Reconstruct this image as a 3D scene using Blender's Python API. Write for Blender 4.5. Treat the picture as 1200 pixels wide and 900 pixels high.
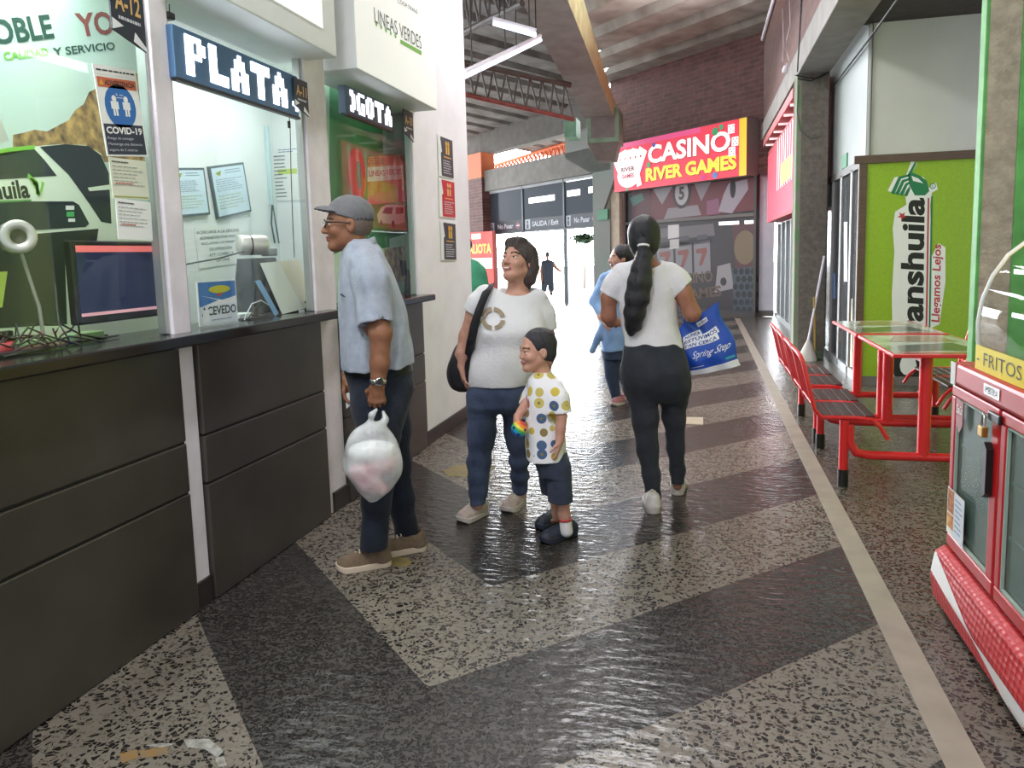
import bpy, bmesh, math, random
import numpy as np
from mathutils import Vector, Matrix
random.seed(7); rng = np.random.default_rng(7)
for o in list(bpy.data.objects): bpy.data.objects.remove(o)
SC = bpy.context.scene; COL = SC.collection
PI = math.pi

# ---------------------------------------------------------------- camera, sky, lights, exposure
CAM_H = 1.45; FPX = 900.0; PX0, PY0 = 600.0, 405.0
YAW, PITCH, ROLL = 0.24437, 0.11833, 0.0273
_f = np.array([-math.sin(YAW)*math.cos(PITCH), math.cos(YAW)*math.cos(PITCH), -math.sin(PITCH)])
_r0 = np.array([math.cos(YAW), math.sin(YAW), 0.0]); _u0 = np.cross(_r0, _f)
_up = _u0*math.cos(ROLL) + _r0*math.sin(ROLL); _R = _r0*math.cos(ROLL) - _u0*math.sin(ROLL)
CAM = np.array([0, 0, CAM_H])
cd = bpy.data.cameras.new('camera'); cam = bpy.data.objects.new('camera', cd); COL.objects.link(cam)
cd.sensor_fit = 'HORIZONTAL'; cd.sensor_width = 36; cd.lens = 36*FPX/1200; cd.shift_y = -(450-PY0)/1200
cd.clip_end = 300
cam.matrix_world = Matrix(((_R[0], _up[0], -_f[0], 0), (_R[1], _up[1], -_f[1], 0), (_R[2], _up[2], -_f[2], CAM_H), (0, 0, 0, 1)))
SC.camera = cam
SC.view_settings.view_transform = 'Standard'; SC.view_settings.look = 'None'
SC.view_settings.gamma = 1; SC.view_settings.use_curve_mapping = False
SC.view_settings.exposure = 0.0
SKY_EXIT, SKY_BACK = 30.0, 0.9
world = bpy.data.worlds.new('sky'); SC.world = world; world.use_nodes = True
wn = world.node_tree.nodes; wl = world.node_tree.links; wn.clear()
wo = wn.new('ShaderNodeOutputWorld'); wb = wn.new('ShaderNodeBackground'); wt = wn.new('ShaderNodeTexCoord')
wd = wn.new('ShaderNodeVectorMath'); wd.operation = 'DOT_PRODUCT'; wd.inputs[1].default_value = (-0.35, 0.93, 0.1)
wm = wn.new('ShaderNodeMapRange'); wm.interpolation_type = 'SMOOTHSTEP'
wm.inputs[1].default_value = 0.55; wm.inputs[2].default_value = 0.9; wm.inputs[3].default_value = SKY_BACK; wm.inputs[4].default_value = SKY_EXIT
wl.new(wt.outputs['Generated'], wd.inputs[0]); wl.new(wd.outputs['Value'], wm.inputs[0]); wl.new(wm.outputs[0], wb.inputs['Strength'])
wb.inputs['Color'].default_value = (0.90, 0.95, 1.0, 1); wl.new(wb.outputs[0], wo.inputs[0])

def area(name, loc, size, power, rot=(0, 0, 0), color=(1, 1, 1), sy=None):
    l = bpy.data.lights.new(name, 'AREA'); l.energy = power; l.color = color; l.size = size
    if sy: l.shape = 'RECTANGLE'; l.size_y = sy
    o = bpy.data.objects.new(name, l); o.location = loc; o.rotation_euler = rot; COL.objects.link(o); return o
for y_, e_ in ((0.2, 125), (7.0, 112), (12.5, 85)):
    area('hall_lamp', (-0.9, y_, 4.75), 0.4, e_, color=(0.98, 0.965, 1), sy=2.6); area('hall_lamp_up', (-0.5, y_, 4.85), 0.4, e_*0.9, rot=(math.pi, 0, 0), color=(0.98, 0.965, 1), sy=2.6)
area('bay_lamp', (1.9, 6.5, 3.45), 0.3, 9, color=(1, 0.97, 0.9), sy=1.2)
area('booth_lamp', (-2.5, 3.9, 2.66), 0.6, 17, color=(0.97, 0.985, 1.0), sy=1.9)
area('booth_lamp', (-2.2, 1.9, 2.66), 0.14, 21, color=(0.97, 1.0, 0.97), sy=1.2)
area('booth_lamp', (-2.2, 4.75, 2.66), 0.14, 13, color=(0.86, 1.0, 0.93), sy=1.0)

# ---------------------------------------------------------------- pixel rays onto real planes
def ray(x, y): return _f + _R*(x-PX0)/FPX - _up*(y-PY0)/FPX
def onX(x, y, X): d = ray(x, y); return CAM + d*X/d[0]
def onY(x, y, Y): d = ray(x, y); return CAM + d*Y/d[1]
def onZ(x, y, z=0.0): d = ray(x, y); return CAM + d*(z-CAM_H)/d[2]
def onP(x, y, O, n): d = ray(x, y); return CAM + d*(np.dot(np.array(O)-CAM, n)/np.dot(d, n))

# ---------------------------------------------------------------- materials
def lin(c):
    if isinstance(c, str):
        c = c.lstrip('#'); c = [int(c[i:i+2], 16)/255 for i in (0, 2, 4)]
        c = [v/12.92 if v <= 0.04045 else ((v+0.055)/1.055)**2.4 for v in c]
    return (c[0], c[1], c[2], 1)
MATS = {}
def mat(name, color, rough=0.5, metal=0.0, var=0.0, vscale=8.0, bump=0.0, bscale=40.0, emit=None, estr=0.0, spec=0.5, color2=None, trans=0.0, stretch=(1, 1, 1), detail=4.0, sheen=0.0):
    if name in MATS: return MATS[name]
    m = bpy.data.materials.new(name); m.use_nodes = True; MATS[name] = m
    nt = m.node_tree; b = nt.nodes['Principled BSDF']
    b.inputs['Base Color'].default_value = lin(color); b.inputs['Roughness'].default_value = rough
    b.inputs['Metallic'].default_value = metal; b.inputs['Specular IOR Level'].default_value = spec
    if trans: b.inputs['Transmission Weight'].default_value = trans
    if sheen: b.inputs['Sheen Weight'].default_value = sheen
    if emit is not None:
        b.inputs['Emission Color'].default_value = lin(emit); b.inputs['Emission Strength'].default_value = estr
    if var or color2 or bump:
        tc = nt.nodes.new('ShaderNodeTexCoord'); mp = nt.nodes.new('ShaderNodeMapping'); mp.inputs['Scale'].default_value = stretch
        nt.links.new(tc.outputs['Object'], mp.inputs[0])
    if var or color2:
        n = nt.nodes.new('ShaderNodeTexNoise'); n.inputs['Scale'].default_value = vscale; n.inputs['Detail'].default_value = detail
        nt.links.new(mp.outputs[0], n.inputs['Vector'])
        r = nt.nodes.new('ShaderNodeValToRGB'); c = lin(color)
        if color2: r.color_ramp.elements[0].color = lin(color2); r.color_ramp.elements[1].color = c
        else:
            r.color_ramp.elements[0].color = tuple(v*(1-var) for v in c[:3])+(1,); r.color_ramp.elements[1].color = tuple(min(1, v*(1+var)) for v in c[:3])+(1,)
        r.color_ramp.elements[0].position = 0.32; r.color_ramp.elements[1].position = 0.68
        nt.links.new(n.outputs['Fac'], r.inputs[0]); nt.links.new(r.outputs[0], b.inputs['Base Color'])
    if bump:
        n2 = nt.nodes.new('ShaderNodeTexNoise'); n2.inputs['Scale'].default_value = bscale; n2.inputs['Detail'].default_value = 3
        nt.links.new(mp.outputs[0], n2.inputs['Vector'])
        bp = nt.nodes.new('ShaderNodeBump'); bp.inputs['Strength'].default_value = bump; bp.inputs['Distance'].default_value = 0.01
        nt.links.new(n2.outputs['Fac'], bp.inputs['Height']); nt.links.new(bp.outputs[0], b.inputs['Normal'])
    return m
def ink(color, rough=0.55):
    return mat('ink_'+(color if isinstance(color, str) else '%.2f_%.2f_%.2f' % tuple(color))+'_%d' % int(rough*100), color, rough)
def glow(color, s): return mat('glow_%s_%d' % (color, int(s*100)), color, 0.5, emit=color, estr=s)

# ---------------------------------------------------------------- objects
def tag(o, label=None, cat=None, group=None, kind=None):
    if label: o['label'] = label
    if cat: o['category'] = cat
    if group: o['group'] = group
    if kind: o['kind'] = kind
    return o
def thing(name, loc, label, cat, group=None, rz=0.0):
    o = bpy.data.objects.new(name, None); COL.objects.link(o); o.location = loc; o.rotation_euler = (0, 0, rz)
    o.empty_display_size = 0.1
    return tag(o, label, cat, group)
def copy_tree(o, parent=None):
    c = o.copy(); COL.objects.link(c); c.parent = parent
    for ch in list(o.children): copy_tree(ch, c)
    return c
def wloc(p):
    v = Vector((0, 0, 0))
    while p is not None: v += p.location; p = p.parent
    return v
class MB:
    """collects geometry in world coordinates; build() links ONE mesh object"""
    def __init__(s): s.v = []; s.f = []; s.m = []; s.mats = []; s.sm = []
    def mi(s, m):
        if m not in s.mats: s.mats.append(m)
        return s.mats.index(m)
    def add(s, verts, faces, m, smooth=False):
        k = len(s.v); i = s.mi(m); s.v += [tuple(float(c) for c in p) for p in verts]
        for f in faces: s.f.append(tuple(k+j for j in f)); s.m.append(i); s.sm.append(smooth)
        return s
    def box(s, a, b, m, bev=0.0):
        x0, y0, z0 = [min(a[i], b[i]) for i in range(3)]; x1, y1, z1 = [max(a[i], b[i]) for i in range(3)]
        e = min(bev, (x1-x0)/2.01, (y1-y0)/2.01, (z1-z0)/2.01)
        if e <= 0:
            v = [(x0, y0, z0), (x1, y0, z0), (x1, y1, z0), (x0, y1, z0), (x0, y0, z1), (x1, y0, z1), (x1, y1, z1), (x0, y1, z1)]
            return s.add(v, [(0, 3, 2, 1), (4, 5, 6, 7), (0, 1, 5, 4), (1, 2, 6, 5), (2, 3, 7, 6), (3, 0, 4, 7)], m)
        bm = bmesh.new(); bmesh.ops.create_cube(bm, size=1)
        for q in bm.verts: q.co = Vector(((x0+x1)/2+q.co.x*(x1-x0), (y0+y1)/2+q.co.y*(y1-y0), (z0+z1)/2+q.co.z*(z1-z0)))
        bmesh.ops.bevel(bm, geom=list(bm.edges), offset=e, segments=2, profile=0.5, affect='EDGES')
        return s.bm(bm, m)
    def bm(s, bm, m, M=None, smooth=False):
        if M is not None: bm.transform(M)
        bm.verts.index_update()
        s.add([q.co[:] for q in bm.verts], [[q.index for q in f.verts] for f in bm.faces], m, smooth); bm.free(); return s
    def obox(s, O, ax, ay, az, m, bev=0.0):
        """oriented box: corner O and three edge vectors"""
        O, ax, ay, az = [np.array(q, float) for q in (O, ax, ay, az)]
        v = [O, O+ax, O+ax+ay, O+ay, O+az, O+ax+az, O+ax+ay+az, O+ay+az]
        fs = [(0, 3, 2, 1), (4, 5, 6, 7), (0, 1, 5, 4), (1, 2, 6, 5), (2, 3, 7, 6), (3, 0, 4, 7)]
        if np.dot(np.cross(ax, ay), az) < 0: fs = [f[::-1] for f in fs]
        return s.add(v, fs, m)
    def prism(s, pts, d, m):
        """polygon pts (3-D) swept by vector d"""
        pts = [np.array(p, float) for p in pts]; d = np.array(d, float); n = len(pts)
        nn = sum((np.cross(pts[i]-pts[0], pts[(i+1) % n]-pts[0]) for i in range(n)), np.zeros(3))
        if np.dot(nn, d) < 0: pts = pts[::-1]
        v = pts+[p+d for p in pts]
        fs = [tuple(range(n))[::-1], tuple(range(n, 2*n))]+[(i, (i+1) % n, (i+1) % n+n, i+n) for i in range(n)]
        return s.add(v, fs, m)
    def tube(s, path, r, m, n=10, closed=False, smooth=True):
        P = [np.array(p, float) for p in path]; N = len(P); R = r if isinstance(r, (list, tuple)) else [r]*N
        T = []
        for i in range(N):
            a = P[(i-1) % N] if (closed or i > 0) else P[0]; b = P[(i+1) % N] if (closed or i < N-1) else P[-1]
            t = b-a; T.append(t/(np.linalg.norm(t)+1e-9))
        ref = np.array([0, 0, 1.0]) if abs(T[0][2]) < 0.9 else np.array([1.0, 0, 0])
        U = np.cross(T[0], ref); U /= np.linalg.norm(U); vs = []
        for i in range(N):
            U = U-T[i]*np.dot(U, T[i]); U /= np.linalg.norm(U)+1e-9; W = np.cross(T[i], U)
            for k in range(n): a = 2*PI*k/n; vs.append(P[i]+R[i]*(math.cos(a)*U+math.sin(a)*W))
        fs = []
        for i in range(N if closed else N-1):
            j = (i+1) % N
            for k in range(n): fs.append((i*n+k, i*n+(k+1) % n, j*n+(k+1) % n, j*n+k))
        s.add(vs, fs, m, smooth)
        if not closed: s.add(vs[:n], [tuple(range(n))[::-1]], m); s.add(vs[-n:], [tuple(range(n))], m)
        return s
    def lathe(s, prof, O, ax, m, n=24, smooth=True):
        """prof: (radius, height along ax) list"""
        ax = np.array(ax, float); ax /= np.linalg.norm(ax); ref = np.array([0, 0, 1.0]) if abs(ax[2]) < 0.9 else np.array([1.0, 0, 0])
        U = np.cross(ax, ref); U /= np.linalg.norm(U); W = np.cross(ax, U); O = np.array(O, float); vs = []
        for r, h in prof:
            for k in range(n): a = 2*PI*k/n; vs.append(O+ax*h+max(r, 1e-4)*(math.cos(a)*U+math.sin(a)*W))
        fs = []
        for i in range(len(prof)-1):
            for k in range(n): fs.append((i*n+k, i*n+(k+1) % n, (i+1)*n+(k+1) % n, (i+1)*n+k))
        return s.add(vs, fs, m, smooth)
    def ball(s, c, r, m, seg=16, rot=None):
        bm = bmesh.new(); bmesh.ops.create_uvsphere(bm, u_segments=seg, v_segments=max(6, seg//2), radius=1)
        rr = r if isinstance(r, (list, tuple)) else (r, r, r)
        M = Matrix.Translation(Vector([float(q) for q in c])) @ (rot.to_4x4() if rot else Matrix()) @ Matrix.Diagonal((rr[0], rr[1], rr[2], 1))
        return s.bm(bm, m, M, True)
    def sheet(s, grid, m, smooth=True):
        """grid[i][j] of points"""
        a, b = len(grid), len(grid[0]); vs = [p for row in grid for p in row]
        return s.add(vs, [(i*b+j, i*b+j+1, (i+1)*b+j+1, (i+1)*b+j) for i in range(a-1) for j in range(b-1)], m, smooth)
    def build(s, name, parent=None, origin=None, label=None):
        me = bpy.data.meshes.new(name)
        if parent is not None: off = wloc(parent)
        elif origin is not None: off = Vector([float(q) for q in origin])
        else:
            a = np.array(s.v); off = Vector((float((a[:, 0].min()+a[:, 0].max())/2), float((a[:, 1].min()+a[:, 1].max())/2), float(a[:, 2].min())))
        me.from_pydata([(p[0]-off[0], p[1]-off[1], p[2]-off[2]) for p in s.v], [], s.f)
        for q in s.mats: me.materials.append(q)
        me.polygons.foreach_set('material_index', s.m); me.polygons.foreach_set('use_smooth', s.sm); me.update()
        o = bpy.data.objects.new(name, me); COL.objects.link(o)
        if parent is not None: o.parent = parent
        else: o.location = off
        if label: o['label'] = label
        return o
def struct(name, mb, parent=None, **k):
    o = mb.build(name, parent, **k)
    if parent is None: o['kind'] = 'structure'
    return o

# lettering -> 2-D triangles
_TX = {}
def text2d(s, bold=0.0):
    k = (s, bold)
    if k in _TX: return _TX[k]
    cu = bpy.data.curves.new('t', 'FONT'); cu.body = s; cu.size = 1; cu.resolution_u = 3; cu.offset = bold
    ob = bpy.data.objects.new('t', cu); COL.objects.link(ob)
    me = bpy.data.meshes.new_from_object(ob.evaluated_get(bpy.context.evaluated_depsgraph_get()))
    v = np.array([p.co[:2] for p in me.vertices]) if len(me.vertices) else np.zeros((0, 2)); f = [tuple(p.vertices) for p in me.polygons]
    bpy.data.objects.remove(ob); bpy.data.meshes.remove(me); bpy.data.curves.remove(cu)
    _TX[k] = (v, f); return v, f
class Panel:
    """flat printed face: origin O, unit axes ux (reading direction), uy (up); marks lie in thin layers on it"""
    def __init__(s, O, ux, uy, mb=None):
        s.O = np.array(O, float); s.ux = np.array(ux, float); s.uy = np.array(uy, float)
        s.ux /= np.linalg.norm(s.ux); s.uy /= np.linalg.norm(s.uy); s.n = np.cross(s.ux, s.uy); s.mb = mb or MB(); s.L = 0.0008
    def p(s, x, y, lay=0): return s.O+s.ux*x+s.uy*y+s.n*(lay*s.L)
    def px(s, X, Y):
        q = onP(X, Y, s.O, s.n)-s.O; return np.dot(q, s.ux), np.dot(q, s.uy)
    def poly(s, pts, m, lay=1):
        pts = [tuple(q) for q in pts]; a = sum(pts[i][0]*pts[(i+1) % len(pts)][1]-pts[(i+1) % len(pts)][0]*pts[i][1] for i in range(len(pts)))
        if a < 0: pts = pts[::-1]
        s.mb.add([s.p(x, y, lay) for x, y in pts], [tuple(range(len(pts)))], m); return s
    def pxpoly(s, pts, m, lay=1): return s.poly([s.px(*q) for q in pts], m, lay)
    def rect(s, x0, y0, x1, y1, m, lay=1): return s.poly([(x0, y0), (x1, y0), (x1, y1), (x0, y1)], m, lay)
    def disc(s, x, y, r, m, lay=1, ry=None, n=20, a0=0, a1=2*PI):
        ry = ry or r; return s.poly([(x+r*math.cos(a0+(a1-a0)*k/n), y+ry*math.sin(a0+(a1-a0)*k/n)) for k in range(n)], m, lay)
    def slab(s, x0, y0, x1, y1, t, m):
        s.mb.obox(s.p(x0, y0)-s.n*t, s.ux*(x1-x0), s.uy*(y1-y0), s.n*t, m); return s
    def text(s, st, x, y, w, h, m, lay=2, bold=0.0, shear=0.0, rot=0.0, fit=True):
        """text in a box w x h whose lower-left corner is x, y"""
        v, f = text2d(st, bold)
        if not len(v): return s
        mn, mx = v.min(0), v.max(0); sc = np.array([w/(mx[0]-mn[0]) if w else h/(mx[1]-mn[1]), h/(mx[1]-mn[1])])
        q = (v-mn)*sc; q[:, 0] += shear*q[:, 1]
        c, sn = math.cos(rot), math.sin(rot); q = np.stack([q[:, 0]*c-q[:, 1]*sn, q[:, 0]*sn+q[:, 1]*c], 1)
        s.mb.add([s.p(x+a, y+b, lay) for a, b in q], f, m); return s
    def lines(s, x0, y0, x1, y1, n, m, lay=2, th=0.35, jit=0.35):
        """n lines of small unreadable print"""
        dy = (y1-y0)/n
        for i in range(n):
            yy = y1-dy*(i+0.5); xe = x1-(x1-x0)*jit*random.random(); x = x0
            while x < xe:
                wd = (x1-x0)*random.uniform(0.06, 0.18); s.rect(x, yy-dy*th/2, min(x+wd, xe), yy+dy*th/2, m, lay); x += wd+(x1-x0)*0.025
        return s
# ---------------------------------------------------------------- shared materials
M_white = mat('white_plaster', '#f2eef6', 0.6, var=0.06, vscale=3, bump=0.15, bscale=60)
M_column = mat('worn_white_column', '#e6dfe6', 0.6, var=0.1, vscale=5, bump=0.2, bscale=30)
M_baseb = mat('dark_baseboard', '#2b2826', 0.4)
M_clad = mat('dark_metal_cladding', '#4e4945', 0.36, metal=0.45, var=0.22, vscale=2.2, bump=0.03, bscale=120)
M_granite = mat('black_granite', '#1b1a1a', 0.18, var=0.3, vscale=80)
M_alu = mat('aluminium', '#b9bcbc', 0.35, metal=0.8)
M_dark = mat('near_black', '#141414', 0.5)
M_black = mat('black_plastic', '#1c1c1d', 0.35)
M_conc = mat('grey_concrete', '#8d8984', 0.8, var=0.14, vscale=4, bump=0.35, bscale=35)
M_concd = mat('dark_concrete', '#6f6b66', 0.85, var=0.15, vscale=4, bump=0.3, bscale=35)
M_rough = mat('rough_render', '#706a60', 0.9, var=0.2, vscale=18, bump=0.9, bscale=55)
M_green = mat('green_paint', '#559c4e', 0.6, var=0.2, vscale=9, bump=0.2)
M_greenp = mat('pale_green_paint', '#8fb49a', 0.7, var=0.2, vscale=5, bump=0.2)
M_yel = mat('yellow_paint', '#dddba8', 0.7, var=0.15, vscale=4)
M_red = mat('red_paint', '#d8282c', 0.3, spec=0.6)
M_chrome = mat('brushed_steel', '#c4c4c2', 0.25, metal=0.95)
M_paper = mat('white_paper', '#eef0ee', 0.7)
M_steel = mat('truss_steel', '#5d5650', 0.6, var=0.2)
M_rust = mat('red_oxide_steel', '#8a4a42', 0.6, var=0.2)

def glass(name, tint, alpha, rough=0.02):
    """thin window pane: clear with a mirror sheen"""
    if name in MATS: return MATS[name]
    m = bpy.data.materials.new(name); m.use_nodes = True; MATS[name] = m; nt = m.node_tree; nt.nodes.clear()
    o = nt.nodes.new('ShaderNodeOutputMaterial'); t = nt.nodes.new('ShaderNodeBsdfTransparent'); g = nt.nodes.new('ShaderNodeBsdfGlossy')
    t.inputs[0].default_value = lin(tint); g.inputs['Roughness'].default_value = rough; g.inputs[0].default_value = (1, 1, 1, 1)
    fr = nt.nodes.new('ShaderNodeFresnel'); fr.inputs[0].default_value = 1.45
    ml = nt.nodes.new('ShaderNodeMath'); ml.operation = 'MULTIPLY'; ml.inputs[1].default_value = alpha
    mx = nt.nodes.new('ShaderNodeMixShader'); nt.links.new(fr.outputs[0], ml.inputs[0]); nt.links.new(ml.outputs[0], mx.inputs[0])
    nt.links.new(t.outputs[0], mx.inputs[1]); nt.links.new(g.outputs[0], mx.inputs[2]); nt.links.new(mx.outputs[0], o.inputs[0]); return m
M_glass = glass('window_glass', '#fcfefd', 0.05)
M_glassd = mat('cooler_glass', '#6f857c', 0.12)
M_glassd.node_tree.nodes['Principled BSDF'].inputs['Alpha'].default_value = 0.5

def brick(name, c1, c2, mort, scale=1.0, rough=0.75):
    m = bpy.data.materials.new(name); m.use_nodes = True; MATS[name] = m; nt = m.node_tree; b = nt.nodes['Principled BSDF']
    tc = nt.nodes.new('ShaderNodeTexCoord'); sp = nt.nodes.new('ShaderNodeSeparateXYZ'); cb = nt.nodes.new('ShaderNodeCombineXYZ')
    ad = nt.nodes.new('ShaderNodeMath'); ad.operation = 'SUBTRACT'; nt.links.new(tc.outputs['Object'], sp.inputs[0])
    nt.links.new(sp.outputs[0], ad.inputs[0]); nt.links.new(sp.outputs[1], ad.inputs[1]); nt.links.new(ad.outputs[0], cb.inputs[0]); nt.links.new(sp.outputs[2], cb.inputs[1])
    br = nt.nodes.new('ShaderNodeTexBrick'); br.inputs['Color1'].default_value = lin(c1); br.inputs['Color2'].default_value = lin(c2); br.inputs['Mortar'].default_value = lin(mort)
    br.inputs['Scale'].default_value = scale; br.inputs['Brick Width'].default_value = 0.40; br.inputs['Row Height'].default_value = 0.10; br.inputs['Mortar Size'].default_value = 0.012
    nt.links.new(cb.outputs[0], br.inputs['Vector'])
    n = nt.nodes.new('ShaderNodeTexNoise'); n.inputs['Scale'].default_value = 6; mx = nt.nodes.new('ShaderNodeMixRGB'); mx.blend_type = 'OVERLAY'; mx.inputs[0].default_value = 0.5
    nt.links.new(tc.outputs['Object'], n.inputs['Vector']); nt.links.new(br.outputs[0], mx.inputs[1]); nt.links.new(n.outputs['Fac'], mx.inputs[2])
    nt.links.new(mx.outputs[0], b.inputs['Base Color']); b.inputs['Roughness'].default_value = rough
    bp = nt.nodes.new('ShaderNodeBump'); bp.inputs['Strength'].default_value = 0.6; bp.inputs['Distance'].default_value = 0.01; bp.invert = True
    nt.links.new(br.outputs['Fac'], bp.inputs['Height']); nt.links.new(bp.outputs[0], b.inputs['Normal']); return m
M_brick = brick('red_brick', '#7d504b', '#643f3c', '#75645f')
M_brickd = brick('brown_brick_parapet', '#6f463d', '#5d3a32', '#624c45')

# ---------------------------------------------------------------- terrazzo floor: chevron bands of two mixes, wavy polish
def terrazzo():
    m = bpy.data.materials.new('terrazzo'); m.use_nodes = True; nt = m.node_tree; N = nt.nodes; L = nt.links; b = N['Principled BSDF']
    def math_(op, a, c=None, d=None):
        n = N.new('ShaderNodeMath'); n.operation = op
        for i, q in enumerate((a, c, d)):
            if q is None: continue
            if isinstance(q, (int, float)): n.inputs[i].default_value = q
            else: L.new(q, n.inputs[i])
        return n.outputs[0]
    def mixc(f, a, c):
        n = N.new('ShaderNodeMixRGB')
        if isinstance(f, (int, float)): n.inputs[0].default_value = f
        else: L.new(f, n.inputs[0])
        for i, q in ((1, a), (2, c)):
            if isinstance(q, tuple): n.inputs[i].default_value = q
            else: L.new(q, n.inputs[i])
        return n.outputs[0]
    tc = N.new('ShaderNodeTexCoord'); P = tc.outputs['Object']; sp = N.new('ShaderNodeSeparateXYZ'); L.new(P, sp.inputs[0]); X, Y = sp.outputs[0], sp.outputs[1]
    t = math_('SUBTRACT', Y, math_('ABSOLUTE', math_('ADD', X, 0.9)))
    ph = math_('FRACT', math_('DIVIDE', math_('SUBTRACT', t, 1.49), 1.62))
    dark = math_('MULTIPLY', math_('LESS_THAN', ph, 0.5), math_('LESS_THAN', X, 0.70))
    # warped coordinates make the chips angular and long
    nz = N.new('ShaderNodeTexNoise'); nz.inputs['Scale'].default_value = 14; L.new(P, nz.inputs['Vector'])
    wp = N.new('ShaderNodeVectorMath'); wp.operation = 'MULTIPLY_ADD'; L.new(nz.outputs['Color'], wp.inputs[0]); wp.inputs[1].default_value = (0.05, 0.05, 0); L.new(P, wp.inputs[2])
    def chips(scale, thr, gap):
        v = N.new('ShaderNodeTexVoronoi'); v.feature = 'F1'; v.inputs['Scale'].default_value = scale; L.new(wp.outputs[0], v.inputs['Vector'])
        e = N.new('ShaderNodeTexVoronoi'); e.feature = 'DISTANCE_TO_EDGE'; e.inputs['Scale'].default_value = scale; L.new(wp.outputs[0], e.inputs['Vector'])
        s = N.new('ShaderNodeSeparateColor'); L.new(v.outputs['Color'], s.inputs[0])
        return math_('MULTIPLY', math_('LESS_THAN', s.outputs[0], thr), math_('GREATER_THAN', e.outputs['Distance'], gap)), s.outputs[1]
    c1, r1 = chips(64, 0.40, 0.08); c2, r2 = chips(110, 0.30, 0.08); c3, r3 = chips(84, 0.56, 0.06)
    n2 = N.new('ShaderNodeTexNoise'); n2.inputs['Scale'].default_value = 1.3; n2.inputs['Detail'].default_value = 5; L.new(P, n2.inputs['Vector'])
    light = mixc(n2.outputs['Fac'], lin('#625c54'), lin('#878074')); light = mixc(c2, light, lin('#5d564c')); light = mixc(c1, light, lin('#1d1b19'))
    drk = mixc(n2.outputs['Fac'], lin('#383632'), lin('#4d4a45')); drk = mixc(math_('MULTIPLY', c3, 0.9), drk, lin('#191817')); drk = mixc(c2, drk, lin('#1a1918'))
    side = mixc(n2.outputs['Fac'], lin('#57524a'), lin('#756d62')); side = mixc(c2, side, lin('#45403a')); side = mixc(c1, side, lin('#1d1b19'))
    col = mixc(dark, light, drk); col = mixc(math_('GREATER_THAN', X, 0.70), col, side)
    L.new(col, b.inputs['Base Color'])
    b.inputs['Roughness'].default_value = 0.27; b.inputs['Specular IOR Level'].default_value = 0.5
    w = N.new('ShaderNodeTexNoise'); w.inputs['Scale'].default_value = 13; w.inputs['Detail'].default_value = 2
    mp = N.new('ShaderNodeMapping'); mp.inputs['Scale'].default_value = (0.8, 1.9, 1); L.new(P, mp.inputs[0]); L.new(mp.outputs[0], w.inputs['Vector'])
    bp = N.new('ShaderNodeBump'); bp.inputs['Strength'].default_value = 0.38; bp.inputs['Distance'].default_value = 0.02; L.new(w.outputs['Fac'], bp.inputs['Height']); L.new(bp.outputs[0], b.inputs['Normal'])
    return m
M_terr = terrazzo()
f = MB().box((-9, -1.5, -0.12), (4.2, 14.6, 0), M_terr)
f.prism([(-9, 14.6, 0), (4.2, 14.6, 0), (1.3, 16.9, 0), (-9, 27.2, 0)], (0, 0, -0.12), M_terr)
struct('floor', f, origin=(0, 0, 0))
struct('trim_1', MB().box((0.66, 0.5, 0), (0.765, 16.6, 0.002), mat('cream_strip', '#989081', 0.45, var=0.12, vscale=6)))
struct('ground', MB().box((-60, 15, -0.3), (60, 90, -0.14), mat('sunlit_paving', '#d8d4cc', 0.9)))
# painted marks on the floor
def floor_mark(name, pts, m, label, cat='floor marking', z=0.0012):
    mb = MB(); mb.prism([tuple(onZ(x, y, 0.0003)) for x, y in pts], (0, 0, z), m); return tag(mb.build(name), label, cat)
M_fy = mat('worn_yellow_paint', '#8f7d3a', 0.6, color2='#6d6450', vscale=30)
floor_mark('floor_marking', [(452, 657), (462, 653), (478, 654), (483, 659), (476, 664), (460, 664)], M_fy, 'round yellow floor marking beside the tan sneakers of the man in the cap')
floor_mark('floor_marking', [(519, 552), (531, 546), (552, 544), (580, 548), (570, 555), (545, 559), (525, 558)], M_fy, 'faded yellow floor marking behind the feet of the woman in jeans')
mk = MB()
M_fo = mat('worn_orange_paint', '#8c6420', 0.7, color2='#6f6656', vscale=28); M_fw = mat('worn_white_paint', '#a9a9a4', 0.7, color2='#6f6a60', vscale=32)
for pts, m in (([(140, 884), (160, 878), (163, 888), (143, 895)], M_fo), ([(163, 880), (195, 876), (197, 884), (166, 889)], M_fo), ([(215, 867), (245, 866), (262, 880), (255, 888), (240, 878), (220, 876)], M_fw), ([(170, 874), (190, 871), (205, 872), (190, 876)], M_fw), ([(252, 889), (262, 886), (266, 897), (256, 899)], M_fw)):
    mk.prism([tuple(onZ(x, y, 0.0003)) for x, y in pts], (0, 0, 0.0012), m)
tag(mk.build('floor_marking'), 'worn orange and white paint remains at the near edge of the floor by the counter', 'floor marking')
pl = MB(); pl.box(tuple(onZ(803, 497, 0.0003)), tuple(onZ(824, 489, 0.0015)), mat('pale_floor_patch', '#b5a890', 0.6, var=0.1)); tag(pl.build('floor_patch'), 'small pale rectangular patch in the floor beyond the ponytailed woman', 'floor patch')

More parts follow.
